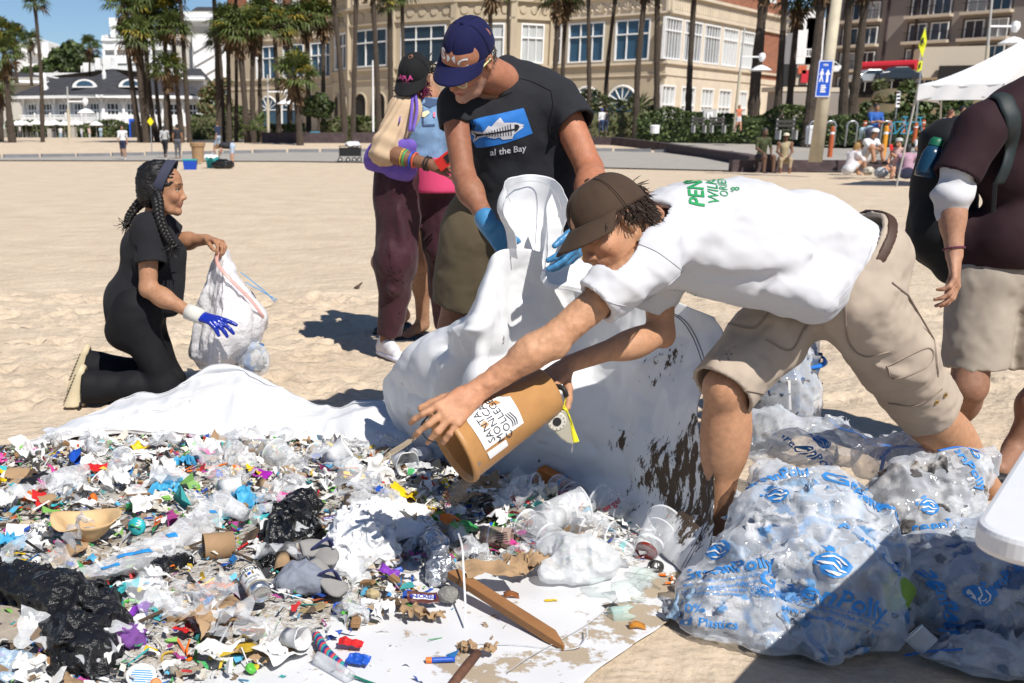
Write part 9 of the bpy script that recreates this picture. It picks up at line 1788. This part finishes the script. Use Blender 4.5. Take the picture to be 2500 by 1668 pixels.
for(tx,u,v,rt,up,s)in(('100%',1655,1490,A3(1,0,-.1),A3(0,.45,.9),.032),('Recycled Plastics',1680,1518,A3(1,0,-.15),A3(0,.45,.9),.030),('Warning: To avoid danger of suffocation, keep this plastic bag away from babies',1770,1440,A3(1,0,-.08),A3(0,.5,.85),.0125),('Do not use this bag in cribs, beds, carriages or playpens. This bag is not a toy.',1785,1452,A3(1,0,-.1),A3(0,.5,.85),.0125),('Warning: To avoid danger of suffocation, keep this plastic bag',2000,1475,A3(.9,0,-.33),A3(.2,.4,.9),.013),('Post Con',2145,1350,A3(.45,0,-.85),A3(.8,.3,.5),.034)):
 h=hit(tr,u,v)
 if h:lay('lettering',tfl(tx,s,.012),tr,h[0],rt,up,pb,t,.004,.12)
t,o,tr=bag('clear recycling bag with grey contents and an open blue-edged top at the far right',[(q(2250,1330,3.3),.14),(q(2200,1240,3.4),.12),(q(2230,1180,3.42),.08),None,(q(2300,1260,3.35),.10),(q(2330,1170,3.4),.07),(q(2390,1130,3.45),.05)],.018,9,.010,.06,5,((.30,.24,.19),(.50,.48,.46),(.10,.09,.09),(.66,.66,.66),(.42,.55,.70)),.42);prn(t,tr,2300,1285,A3(1,0,.08),A3(0,.4,.9),.036,('bird','name'));prn(t,tr,2350,1115,A3(.2,0,-1),A3(1,.2,.2),.03,('bird','name'))
mb=MB();mb.tube(spl([q(2290,1100,3.4),q(2350,1092,3.42),q(2415,1120,3.45),q(2405,1180,3.4),q(2370,1215,3.36),q(2385,1240,3.36)],30),.006,6,sq=.4);mb.mk('drawstring',drawb,t,smooth=True)
t,o,tr=bag('clear recycling bag in the shade under the white table',[(q(2330,1440,2.9),.15),(q(2450,1480,2.85),.16),(q(2260,1500,2.85),.08),(q(2330,1560,2.8),.09),None,(q(2420,1380,3.0),.12),(q(2520,1400,2.95),.14)],.022,8,.010,.07,7,((.40,.44,.50),(.12,.20,.38),(.55,.58,.62),(.2,.22,.25)),.5);prn(t,tr,2300,1450,A3(.15,0,-1),A3(1,.3,.3),.036,('bird','name'));prn(t,tr,2440,1420,A3(.8,0,.5),A3(-.4,.4,.8),.03,('name',))
t,o,tr=bag('clear recycling bag with a blue hem at the bottom right corner',[(q(2300,1640,2.62),.07),(q(2420,1660,2.58),.11),(q(2520,1650,2.58),.12)],.018,9,.010,.05,9,((.40,.46,.52),(.55,.6,.66),(.2,.26,.36)));mb=MB();mb.tube(spl([q(2210,1600,2.64),q(2270,1590,2.6),q(2350,1585,2.56)],14),.007,6,sq=.4);mb.mk('blue_hem',drawb,t,smooth=True)
t,o,tr=bag('nearly empty clear bag lying behind the front leg of the bending person',[(q(1815,1060,4.0),.06),(q(1880,1060,3.95),.085),(q(1970,1080,3.85),.07),(q(2050,1085,3.8),.06),(q(2110,1080,3.8),.05),None,(q(1990,1120,3.7),.05),(q(1930,1100,3.75),.06)],.020,10,.009,.05,11,((.70,.76,.82),(.25,.48,.75),(.75,.76,.78)),.11,shrink=.03);prn(t,tr,1985,1105,A3(.5,0,-.75),A3(.7,.4,.5),.030,('bird','name'));prn(t,tr,1822,1068,A3(1,0,0),A3(0,.5,.8),.026,('bird',))
mb=MB();mb.tube(spl([q(2025,1022,3.9),q(2050,1045,3.86),q(2100,1060,3.82),q(2130,1085,3.8),q(2175,1090,3.8),q(2150,1120,3.75)],26),.007,6,sq=.4);mb.mk('drawstring',drawb,t,smooth=True)
t,o,tr=bag('upright clear bag with a blue rim and dark contents behind the bending person',[(q(1900,980,4.6),.15),(q(1900,905,4.65),.15),(q(1935,865,4.7),.11)],.014,8,.011,.05,13,((.05,.08,.14),(.16,.16,.17),(.08,.14,.26),(.30,.30,.32)),.46);mb=MB();mb.tube(spl([q(1860,850,4.6),q(1930,838,4.72),q(2005,870,4.7),q(2010,890,4.6),q(1960,900,4.55)],24),.012,6,sq=.5);mb.mk('blue_rim',drawb,t,smooth=True);mb=MB();mb.tube([q(1925,930,4.46),q(1928,1000,4.46)],.008,6);mb.mk('straw',MT['plasticwhite'],t)
t,o,tr=bag('clear bag scrap with blue folds right of the nearly empty bag',[(q(2130,1120,3.65),.05),(q(2190,1110,3.7),.06),(q(2240,1130,3.6),.05)],.018,10,.009,.04,15,((.22,.20,.18),(.10,.2,.4),(.5,.5,.5)),.07,shrink=.03);mb=MB();mb.tube(spl([q(2150,1150,3.6),q(2170,1098,3.66),q(2230,1090,3.68),q(2280,1100,3.6)],20),.007,6,sq=.4);mb.mk('blue_hem',drawb,t,smooth=True)
a,b=q(2110,1560,2.72),q(2200,1390,2.85);lth('paint_tub','white tub with a lime label squeezed between the bags','tub',a,b-a,[('white_base',[(0,0),(.058,0),(.060,.075)],MT['plasticwhite'],(False,False)),('lime_label',[(.0605,.075),(.0605,.19),(0,.19)],cols('limelabel',(.32,.50,.06),.45),(False,False))])
a,b=q(2230,1545,2.64),q(2290,1600,2.6);lth('tin','small empty tin lying before the shaded bag','tin',a,b-a,[('wall',[(.03,0),(.03,.05),(.0,.05)],MT['cupmilky'],(False,False)),('rim',[(.03,-.002),(.032,0),(.03,.002)],MT['plasticwhite'],(False,False))])
# kneeling person's bags
hk=C_INFO['hand'];wf=film('bagwhite',(.80,.78,.79),.80,.3,1.0,30,.25,var=.10);Yb=5.58
WB=th_('trash_bag','white translucent trash bag with a pale red hem held open by the kneeling person','trash bag',tuple(gp(520,910)))
G=cns(np.array([[at(532,598,Yb+.02),at(545,592,Yb-.02),at(556,605,Yb+.0),at(552,610,Yb+.14),at(535,605,Yb+.16),at(530,600,Yb+.08),at(532,598,Yb+.02)],[at(505,680,Yb-.02),at(545,690,Yb-.16),at(600,700,Yb-.05),at(595,690,Yb+.18),at(550,680,Yb+.26),at(510,680,Yb+.14),at(505,680,Yb-.02)],[at(478,770,Yb-.02),at(540,790,Yb-.24),at(640,780,Yb-.08),at(640,770,Yb+.20),at(560,760,Yb+.30),at(485,770,Yb+.2),at(478,770,Yb-.02)],[at(460,860,Yb-.02),at(520,880,Yb-.22),at(600,870,Yb-.10),at(615,850,Yb+.18),at(540,850,Yb+.28),at(468,860,Yb+.2),at(460,860,Yb-.02)],[at(480,905,Yb+.02),at(520,912,Yb-.08),at(560,900,Yb+.0),at(565,895,Yb+.15),at(530,895,Yb+.2),at(490,900,Yb+.15),at(480,905,Yb+.02)]]),70,110)
P=G.reshape(-1,3);N_=normals(G).reshape(-1,3);P=P+N_*(.016*rdg(P*[11,11,2.6],2,5)+.007*rdg(P*[26,26,9],2,5))[:,None];P[:,2]=np.maximum(P[:,2],.01);mnp('bag_film',P,grf(70,110),wf,WB)
mb=MB();mb.tube(spl([at(536,600,Yb-.01),at(530,640,Yb-.1),at(560,680,Yb-.17),at(610,730,Yb-.13),at(640,770,Yb-.08),at(652,790,Yb)],30),.010,6,sq=.3);mb.mk('red_hem',film('hempink',(.80,.42,.36),.55,.4,0,10,.2),WB,smooth=True)
for pts in(((588,665),(620,690),(650,715),(672,738)),((600,690),(640,712),(676,732))):mb=MB();mb.tube(spl([at(u,v,Yb+.1)for u,v in pts],16),.008,6,sq=.3);mb.mk('blue_drawstring',cols('drawsky',(.04,.28,.60),.4),WB,smooth=True)
bag('small clear bag of mixed litter on the sand behind the kneeling person\'s white bag',[(at(620,880,5.5),.07),(at(600,862,5.55),.08)],.012,12,.009,.03,21,((.16,.10,.06),(.5,.45,.4),(.08,.2,.45),(.4,.3,.05),(.05,.05,.05)),.3)
# ================================================================ white folding table
c=gp(2366,1296,.69);e1=un(A3(.6,.8,0));e2=un(A3(.8,-.6,0));TB=th_('folding_table','white plastic folding table with rounded corners at the right edge','table',tuple(A3(c[0],c[1],0)))
L1,L2,rc=1.2,1.5,.09;pts=[]
for(cx_,cy_),a0 in(((rc,rc),math.pi),((L1-rc,rc),1.5*math.pi),((L1-rc,L2-rc),0),((rc,L2-rc),.5*math.pi)):
 for k in range(13):a=a0+k*math.pi/24;pts.append(c+e1*(cx_+rc*math.cos(a))+e2*(cy_+rc*math.sin(a)))
mb=MB();mb.prism([p-A3(0,0,.045)for p in pts],(0,0,.045));mb.mk('table_top',mat('tablewhite',(.72,.73,.75),.5,.05,8,.1,60),TB,bevel=.010)
for a,b in((.15,.15),(1.05,.15),(.15,1.35),(1.05,1.35)):mb=MB();p=c+e1*a+e2*b;mb.tube([p-A3(0,0,.05),A3(p[0],p[1],0)],.016,8);mb.mk('leg',MT['steel'],TB)
# ================================================================ canopy tent
YT=30.0;TN=th_('canopy_tent','white pop-up canopy tent with slanting legs at the upper right','tent',tuple(gp(2188,457)));A0=at(2243,207,YT);B0=at(2452,204,YT-1.0);peak=at(2560,62,YT+1.0);A1=A0+A3(1.9,2.6,0);B1=B0+A3(1.9,2.3,0);tm=mat('canopywhite',(.76,.77,.79),.7,.03,3)
mb=MB()
for a,b in((A0,B0),(B0,B1),(B1,A1),(A1,A0)):
 G=np.zeros((9,15,3))
 for i in range(9):
  for j in range(15):e=a+(b-a)*j/14;t=i/8;p=e*(1-t)+peak*t;p[2]=e[2]+(peak[2]-e[2])*t**1.35-.05*math.sin(math.pi*j/14)*(1-t);G[i,j]=p
 mb.grid(G)
mb.mk('canopy',tm,TN,smooth=True)
for a,b in((A0,B0),(B0,B1),(A1,A0)):
 G=np.zeros((5,19,3));n=un(np.cross(b-a,(0,0,1)))
 for i in range(5):
  for j in range(19):G[i,j]=a+(b-a)*j/18-A3(0,0,.38*i/4)+n*.03*math.sin(j*1.1+i*.6)
 mb=MB();mb.grid(G);mb.mk('valance',tm,TN,smooth=True)
for tp,ft in((A0,gp(2188,457)),(A1,gp(2290,430)),(B0,gp(2470,470))):mb=MB();mb.tube([tp,ft],.028,6);mb.mk('leg',MT['postgrey'],TN)
for a,b in((A0,A1),(A0,B0)):mb=MB();mb.tube([a-A3(0,0,.4),(a+b)/2-A3(0,-.1,.2),b-A3(0,0,.4)],.02,5);mb.mk('strut',MT['steel'],TN)
# ================================================================ smaller people
figm=mat('figure',(.5,.5,.5),.75,.12,14,.3,60,attr=True,bdist=.01)
def fig(label,base,h,face,pose,skin,top,bottom,hair,shoes=(.1,.1,.1),sleeve=.5,leg=.5,res=None,group=None,hat=None,fem=False,lean=0.0):
 """one continuous body coloured by clothing; pose gives joints in units of body height, x forward, y left"""
 base=np.asarray(base,float);R=frame(A3(math.cos(face),math.sin(face),0));s=h
 def w(p):return base+s*(p[0]*R[0]+p[1]*R[1]+p[2]*A3(0,0,1))
 J=dict(hip=(0,0,.52),neck=(lean,0,.83),head=(lean+.02,0,.925),shL=(lean,.105,.80),shR=(lean,-.105,.80),elL=(.02,.14,.63),elR=(.02,-.14,.63),haL=(.07,.13,.48),haR=(.07,-.13,.48),knL=(.02,.055,.28),knR=(.02,-.055,.28),anL=(-.01,.055,.04),anR=(-.01,-.055,.04));J.update(pose)
 P={k:w(v)for k,v in J.items()};t=th_('person',label,'person',tuple(base),0,group);lo,hi=bbox(*P.values(),m=.2*s);S=SDF(lo,hi,res or s*.011);k=.03*s
 ch=P['neck']*.72+P['hip']*.28;S.cap(P['hip']+R[1]*.03*s,P['hip']-R[1]*.03*s,.078*s,.078*s,k);S.cap(P['hip'],ch,.078*s,.085*s,k,sq=(R[0],1.1));S.cap(P['shL'],P['shR'],.052*s,.052*s,k);S.cap(ch,P['neck'],.07*s,.035*s,k);S.cap(P['neck'],P['head'],.033*s,.034*s,k*.5);S.ell(P['head']+A3(0,0,.012*s),(.052*s,.046*s,.066*s),R,k*.3);S.cap(P['head']+R[0]*.035*s-A3(0,0,.02*s),P['head']+R[0]*.045*s-A3(0,0,.03*s),.014*s,.016*s,k*.4)
 for q in 'LR':
  S.cap(P['sh'+q],P['el'+q],.034*s,.026*s,k*.6);S.cap(P['el'+q],P['ha'+q],.026*s,.017*s,k*.5);hd=un(P['ha'+q]-P['el'+q]);S.cap(P['ha'+q],P['ha'+q]+hd*.045*s,.02*s,.014*s,k*.3)
  hp=P['hip']+R[1]*(.05 if q=='L' else-.05)*s;S.cap(hp,P['kn'+q],.062*s,.042*s,k);S.cap(P['kn'+q],P['an'+q],.040*s,.026*s,k*.6);S.cap(P['an'+q]-A3(0,0,.015*s),P['an'+q]+R[0]*.085*s-A3(0,0,.022*s),.028*s,.022*s,k*.4)
 V,F=S.mesh(1);n=len(V)
 def dseg(a,b):ba=b-a;tt=np.clip((V-a)@ba/(ba@ba),0,1);return np.linalg.norm(V-a-tt[:,None]*ba,axis=1),tt
 regs=[];
 for q in 'LR':
  d,tt=dseg(P['sh'+q],P['el'+q]);regs.append((d,tt*.5,'arm'));d,tt=dseg(P['el'+q],P['ha'+q]);regs.append((d,.5+tt*.5,'arm'));hp=P['hip']+R[1]*(.05 if q=='L' else-.05)*s;d,tt=dseg(hp,P['kn'+q]);regs.append((d-.02*s,tt*.5,'leg'));d,tt=dseg(P['kn'+q],P['an'+q]);regs.append((d,.5+tt*.5,'leg'))
  d,tt=dseg(P['an'+q]-A3(0,0,.02*s),P['an'+q]+R[0]*.1*s-A3(0,0,.02*s));regs.append((d,tt,'foot'));d,tt=dseg(P['ha'+q],P['ha'+q]+.06*s*un(P['ha'+q]-P['el'+q]));regs.append((d,tt,'hand'))
 d,tt=dseg(P['hip']+.03*s*un(P['neck']-P['hip']),P['neck']-.03*s*un(P['neck']-P['hip']));regs.append((d-.045*s,tt,'torso'));d,tt=dseg(P['neck'],P['head']);regs.append((d-.02*s,tt,'head'))
 best=np.argmin(np.stack([r[0]for r in regs]),0);col=np.zeros((n,3));sk=np.array(skin)
 for i,(d,tt,kind)in enumerate(regs):
  m=best==i;val=tt[m][:,None]
  col[m]={'arm':np.where(val<sleeve,top,sk),'leg':np.where(val<leg,bottom,sk),'foot':np.array([shoes]*m.sum()).reshape(-1,3),'hand':np.array([sk]*m.sum()).reshape(-1,3),'torso':np.where(val<.08,bottom,top),'head':np.array([sk]*m.sum()).reshape(-1,3)}[kind]
 mnp('body',V,F,figm,t,col=col*(1+.1*fbm(V*6/s,2,3)[:,None]))
 S=SDF(P['head']-.16*s,P['head']+.16*s,s*.008);S.ell(P['head']-R[0]*.010*s+A3(0,0,.024*s),(.058*s,.052*s,.062*s),R,.01);
 if fem:S.cap(P['head']-R[0]*.035*s,P['head']-R[0]*.05*s-A3(0,0,.10*s),.04*s,.028*s,.03)
 S.ell(P['head']+R[0]*.05*s-A3(0,0,.02*s),(.04*s,.05*s,.055*s),R,.01,True);V,F=S.mesh(1);mnp('hair',V,F,mat('fh%.3f%.3f'%(hair[0],hair[1]),hair,.6,.3,40),t)
 if hat is not None:
  mb=MB();c=P['head']+A3(0,0,.035*s);mb.lt([(.060*s,0),(.058*s,.03*s),(.035*s,.05*s),(0,.055*s)],c,n=16);mb.add([c+(R[0]*math.cos(a)*(.115 if abs(a)<1.2 else.06)+R[1]*math.sin(a)*.058)*s for a in np.linspace(-1.2,1.2,9)],[tuple(range(9))]);mb.mk('cap',mat('hat%.2f%.2f'%(hat[0],hat[2]),hat,.8),t,smooth=True)
 return t
def fp(u,v,Y):return at(u,v,Y)
WALK=dict(knL=(.09,.05,.28),anL=(.14,.05,.045),knR=(.0,-.05,.28),anR=(-.14,-.05,.07),elL=(-.05,.13,.64),haL=(.0,.13,.49),elR=(.06,-.13,.63),haR=(.13,-.12,.55));SITW=dict(hip=(0,0,.05),neck=(.02,0,.37),head=(.05,0,.47),shL=(.01,.11,.345),shR=(.01,-.11,.345),elL=(.06,.14,.2),elR=(.06,-.14,.2),haL=(.18,.07,.12),haR=(.18,-.07,.12),knL=(.25,.09,.05),knR=(.25,-.09,.05),anL=(.27,.09,-.20),anR=(.25,-.08,-.20));SITG=dict(hip=(0,0,.09),neck=(.10,0,.38),head=(.15,0,.47),shL=(.09,.11,.35),shR=(.09,-.11,.35),elL=(.20,.13,.26),elR=(.20,-.13,.26),haL=(.30,.06,.24),haR=(.30,-.06,.24),knL=(.22,.10,.27),knR=(.22,-.10,.27),anL=(.30,.09,.04),anR=(.30,-.09,.04));BEND=dict(hip=(-.02,0,.52),neck=(.28,0,.55),head=(.36,0,.50),shL=(.26,.1,.55),shR=(.26,-.1,.55),elL=(.28,.11,.40),elR=(.28,-.11,.40),haL=(.32,.06,.27),haR=(.32,-.06,.27),knL=(0,.05,.27),knR=(0,-.05,.27));CROSS=dict(elL=(.10,.12,.66),haL=(.16,-.02,.68),elR=(.10,-.12,.66),haR=(.16,.02,.66))
dk=(.02,.02,.025);wt=(.70,.70,.70)
# far walkers on the left
fig('person in a white T-shirt and navy shorts walking on the path at left',fp(302,390,60),1.72,-1.4,WALK,(.32,.17,.10),wt,(.015,.02,.05),dk,(.7,.7,.7),.5,.45);fig('person with a white backpack walking away by the yellow sign',fp(404,384,63),1.66,1.5,WALK,(.30,.16,.10),(.45,.45,.44),dk,dk,dk,.9,.95,fem=True);fig('person in a sleeveless black outfit walking away behind the kneeling person',fp(435,387,61),1.74,1.6,{},(.32,.17,.10),dk,(.10,.10,.11),dk,dk,.1,.95);fig('person in a navy T-shirt and pale shorts striding beside the brown barrel',fp(533,376,66),1.78,2.6,WALK,(.38,.20,.13),(.02,.03,.07),(.35,.42,.50),(.10,.06,.03),(.7,.7,.7),.5,.5)
fig('person in denim shorts bending over a black sack on the sand',fp(567,409,49),1.68,3.2,BEND,(.45,.25,.16),dk,(.40,.48,.60),(.20,.12,.06),(.5,.3,.2),.2,.35)
for k,(lab,u,v,tp,bt)in enumerate((('person in pale blue standing on the hotel terrace',247,341,(.35,.5,.6),(.3,.4,.5)),('person in pink standing on the hotel terrace',219,342,(.6,.42,.38),(.5,.5,.5)),('person in white and red standing on the hotel terrace',200,343,(.65,.65,.7),(.4,.4,.5)),('person in a white top sitting on the hotel terrace',149,342,(.7,.68,.66),(.3,.4,.5)),('person in black standing on the hotel terrace',133,342,dk,(.1,.1,.12)),('person in white at the left end of the hotel terrace',50,338,(.7,.7,.7),(.1,.1,.12)))):fig(lab,fp(u,v,150),1.68,-1.4+k,{}if k%2 else CROSS,(.4,.22,.14),tp,bt,dk,dk,.5,.9,res=.035,group='people on the hotel terrace')
fig('person in a white shirt and blue cap walking by the olive shrubs',fp(1467,327,84),1.75,1.6,WALK,(.3,.16,.1),wt,(.03,.05,.12),(.02,.05,.3),dk,.9,.95,res=.03);fig('person in dark clothes beside the one in the white shirt',fp(1478,327,85),1.7,1.4,WALK,(.3,.16,.1),dk,(.02,.03,.06),dk,dk,.9,.95,res=.03);fig('person in orange top and white shorts behind the promenade lamp',fp(1800,322,77),1.7,-1.2,WALK,(.50,.25,.16),(.55,.16,.08),(.6,.6,.6),(.3,.15,.05),dk,.2,.3,res=.03,fem=True)
# seated couple on the wall
fig('heavy person in an olive T-shirt and black shorts sitting on the brown wall',fp(1858,391,42.4),2.07,-1.35,SITW,(.13,.07,.045),(.045,.055,.018),dk,(.05,.045,.04),dk,.45,.40,res=.018);fig('person in a cream cap and beige trousers sitting on the brown wall',fp(1912,396,42.3),1.86,-1.75,SITW,(.18,.09,.055),(.36,.30,.18),(.36,.28,.18),dk,(.3,.15,.1),.0,.80,res=.018,hat=(.62,.54,.42),fem=True)
# group on the sand by the tent
fig('blonde person in a white blouse sitting on the sand by the wall',fp(2068,428,36),1.81,.3,SITG,(.50,.28,.18),(.70,.66,.68),(.62,.62,.62),(.30,.18,.06),(.5,.3,.2),.9,.3,res=.016,fem=True);fig('person in a white T-shirt and white backward cap squatting by the wall',fp(2110,400,37),1.96,-1.2,SITG,(.42,.22,.13),wt,(.55,.55,.55),(.10,.06,.03),dk,.5,.4,res=.016,hat=(.72,.72,.72));fig('person in a pale blue shirt bending behind the white-capped person',fp(2120,400,39),1.99,1.4,dict(BEND,head=(.33,0,.56)),(.28,.15,.09),(.38,.52,.60),(.05,.06,.10),dk,dk,.5,.9,res=.018);fig('person in a royal blue top and sunglasses standing behind the group',fp(2125,385,44),1.96,-1.5,CROSS,(.33,.18,.11),(.02,.10,.38),dk,dk,dk,.5,.9,res=.02)
fig('person in a grey cap and pink tank top looking at a red phone',fp(2190,420,36.5),1.88,-2.6,dict(SITW,haL=(.22,.05,.28),elL=(.12,.12,.2)),(.48,.26,.17),(.60,.42,.40),(.36,.30,.26),dk,(.5,.3,.2),.0,.3,res=.016,hat=(.42,.44,.42));mb=MB();p=fp(2176,360,36.2);mb.ob(p,A3(.05,0,.02),A3(0,.012,0),A3(-.03,0,.09));tag(mb.mk('phone',MT['plasticred'],bevel=.01),'red phone held up by the person in the grey cap','phone')
fig('dark-haired person in a white T-shirt resting chin on hand',fp(2250,398,38),1.93,-2.2,dict(SITW,haR=(.10,-.02,.38),elR=(.16,-.08,.22)),(.38,.2,.12),wt,dk,dk,dk,.5,.4,res=.016);fig('person in a striped pink shirt with long black hair sitting with back turned',fp(2212,438,34),1.86,1.3,SITG,(.35,.18,.11),(.44,.26,.34),(.3,.25,.3),dk,dk,.6,.9,res=.016,fem=True);fig('person in a pink top leaning against the wall under the tent',fp(2290,405,40),1.88,-.4,dict(CROSS,neck=(.08,0,.82),head=(.1,0,.92)),(.50,.27,.18),(.62,.45,.50),(.55,.5,.55),(.12,.05,.03),dk,.3,.9,res=.018,fem=True);fig('person in dark clothes standing at the tent edge behind the plum sweatshirt',fp(2330,402,40),1.93,-1.2,{},(.40,.21,.13),dk,dk,dk,dk,.4,.9,res=.02)
for lab,u,v,Y,r in(('cream canvas bag on the sand in front of the white-capped person',2120,428,35.5,.13),('grey plastic bag of litter beside the canvas bag',2150,435,35,.16)):
 P,F=wad(r,int(u),.25,16,.8);o=mnp('sack',P+fp(u,v,Y),F,mat('sack%d'%u,(.5,.46,.38)if u<2130 else(.45,.46,.48),.7,.15,10));tag(o,lab,'bag')
 # ================================================================ wagon, bins and boxes on the left
WG=th_('wagon','black folding beach wagon loaded with white bags on the path','wagon',tuple(fp(855,396,56)));b=fp(855,396,56)
mb=MB()
for x in(-.52,.52):
 for y in(-.25,.25):mb.tube([b+A3(x,y,.25),b+A3(x,y,.75)],.02,5)
for z in(.3,.75):mb.tube([b+A3(-.52,-.25,z),b+A3(.52,-.25,z),b+A3(.52,.25,z),b+A3(-.52,.25,z),b+A3(-.52,-.25,z)],.018,5)
mb.mk('frame',MT['black'],WG);mb=MB();mb.box(tuple(b+A3(-.5,-.24,.28)),tuple(b+A3(.5,.24,.68)));mb.mk('fabric_tub',mat('wagonfabric',(.012,.012,.014),.9),WG)
for x in(-.48,-.1,.2,.45):mb=MB();mb.lt([(.0,-.03),(.12,-.03),(.12,.03),(0,.03)],b+A3(x,-.27,.12),(0,1,0),14);o=mb.mk('wheel',MT['black'],WG);mb=MB();mb.lt([(.06,-.035),(.03,-.04),(0,-.04)],b+A3(x,-.27,.12),(0,1,0),12);mb.mk('hub',MT['postgrey'],o)
P,F=wad(.28,5,.3,16,.45);o=mnp('sack',P+b+A3(.12,0,.66),F,MT['whitebag']);tag(o,'white plastic bag heaped on the black wagon','bag')
def tub(lab,u,v,Y,wpx,hpx,m,lid):q=fp(u,v,Y);k_=Y/2715;wd,hh=wpx*k_,hpx*k_;t=th_('storage_tub',lab,'storage tub',tuple(q));mb=MB();mb.add([q+A3(x*wd*.42,y*wd*.3,0)for x,y in((-1,-1),(1,-1),(1,1),(-1,1))]+[q+A3(x*wd*.5,y*wd*.36,hh)for x,y in((-1,-1),(1,-1),(1,1),(-1,1))],[(3,2,1,0),(0,1,5,4),(1,2,6,5),(2,3,7,6),(3,0,4,7),(4,5,6,7)]);mb.mk('tub',m,t,bevel=.02);mb=MB();mb.box(tuple(q+A3(-wd*.53,-wd*.38,hh+.002)),tuple(q+A3(wd*.53,wd*.38,hh+.06)));mb.mk('lid',lid,t,bevel=.02)
tub('royal blue storage tub with a teal lid on the sand',465,418,46,32,24,cols('tubblue',(.01,.06,.42)),cols('tealid',(.02,.33,.33)));tub('teal storage tub with a white towel on the sand',520,412,48,30,24,MT['tealid'],MT['tealid'])
P,F=crm(.28,.2,12,.12,3);o=mnp('towel',P+fp(516,388,47.5),F,whites);tag(o,'white towel hanging over the teal storage tub','towel');P,F=wad(.36,9,.3,18,.5);o=mnp('sack',P*[1,.6,1]+fp(545,417,47),F,blackbag);tag(o,'black rubbish sack on the sand before the bending person','bag')
q=fp(484,397,54);BR=th_('barrel','tall rust-brown plastic rubbish barrel on the sand','bin',tuple(q));mb=MB();k_=54/2715;mb.lt([(13*k_,0),(15*k_,34*k_),(17.5*k_,37*k_),(18.5*k_,44*k_),(17*k_,46*k_),(15*k_,44*k_),(0,40*k_)],q,n=20);mb.mk('body',MT['tan'],BR,smooth=False)
mb=MB();mb.tube([gp(868,705,.01),gp(884,690,.05)],[.02,.006],6);tag(mb.mk('driftwood',MT['wooddark']),'small dark stick on the sand left of the maroon trousers','stick')
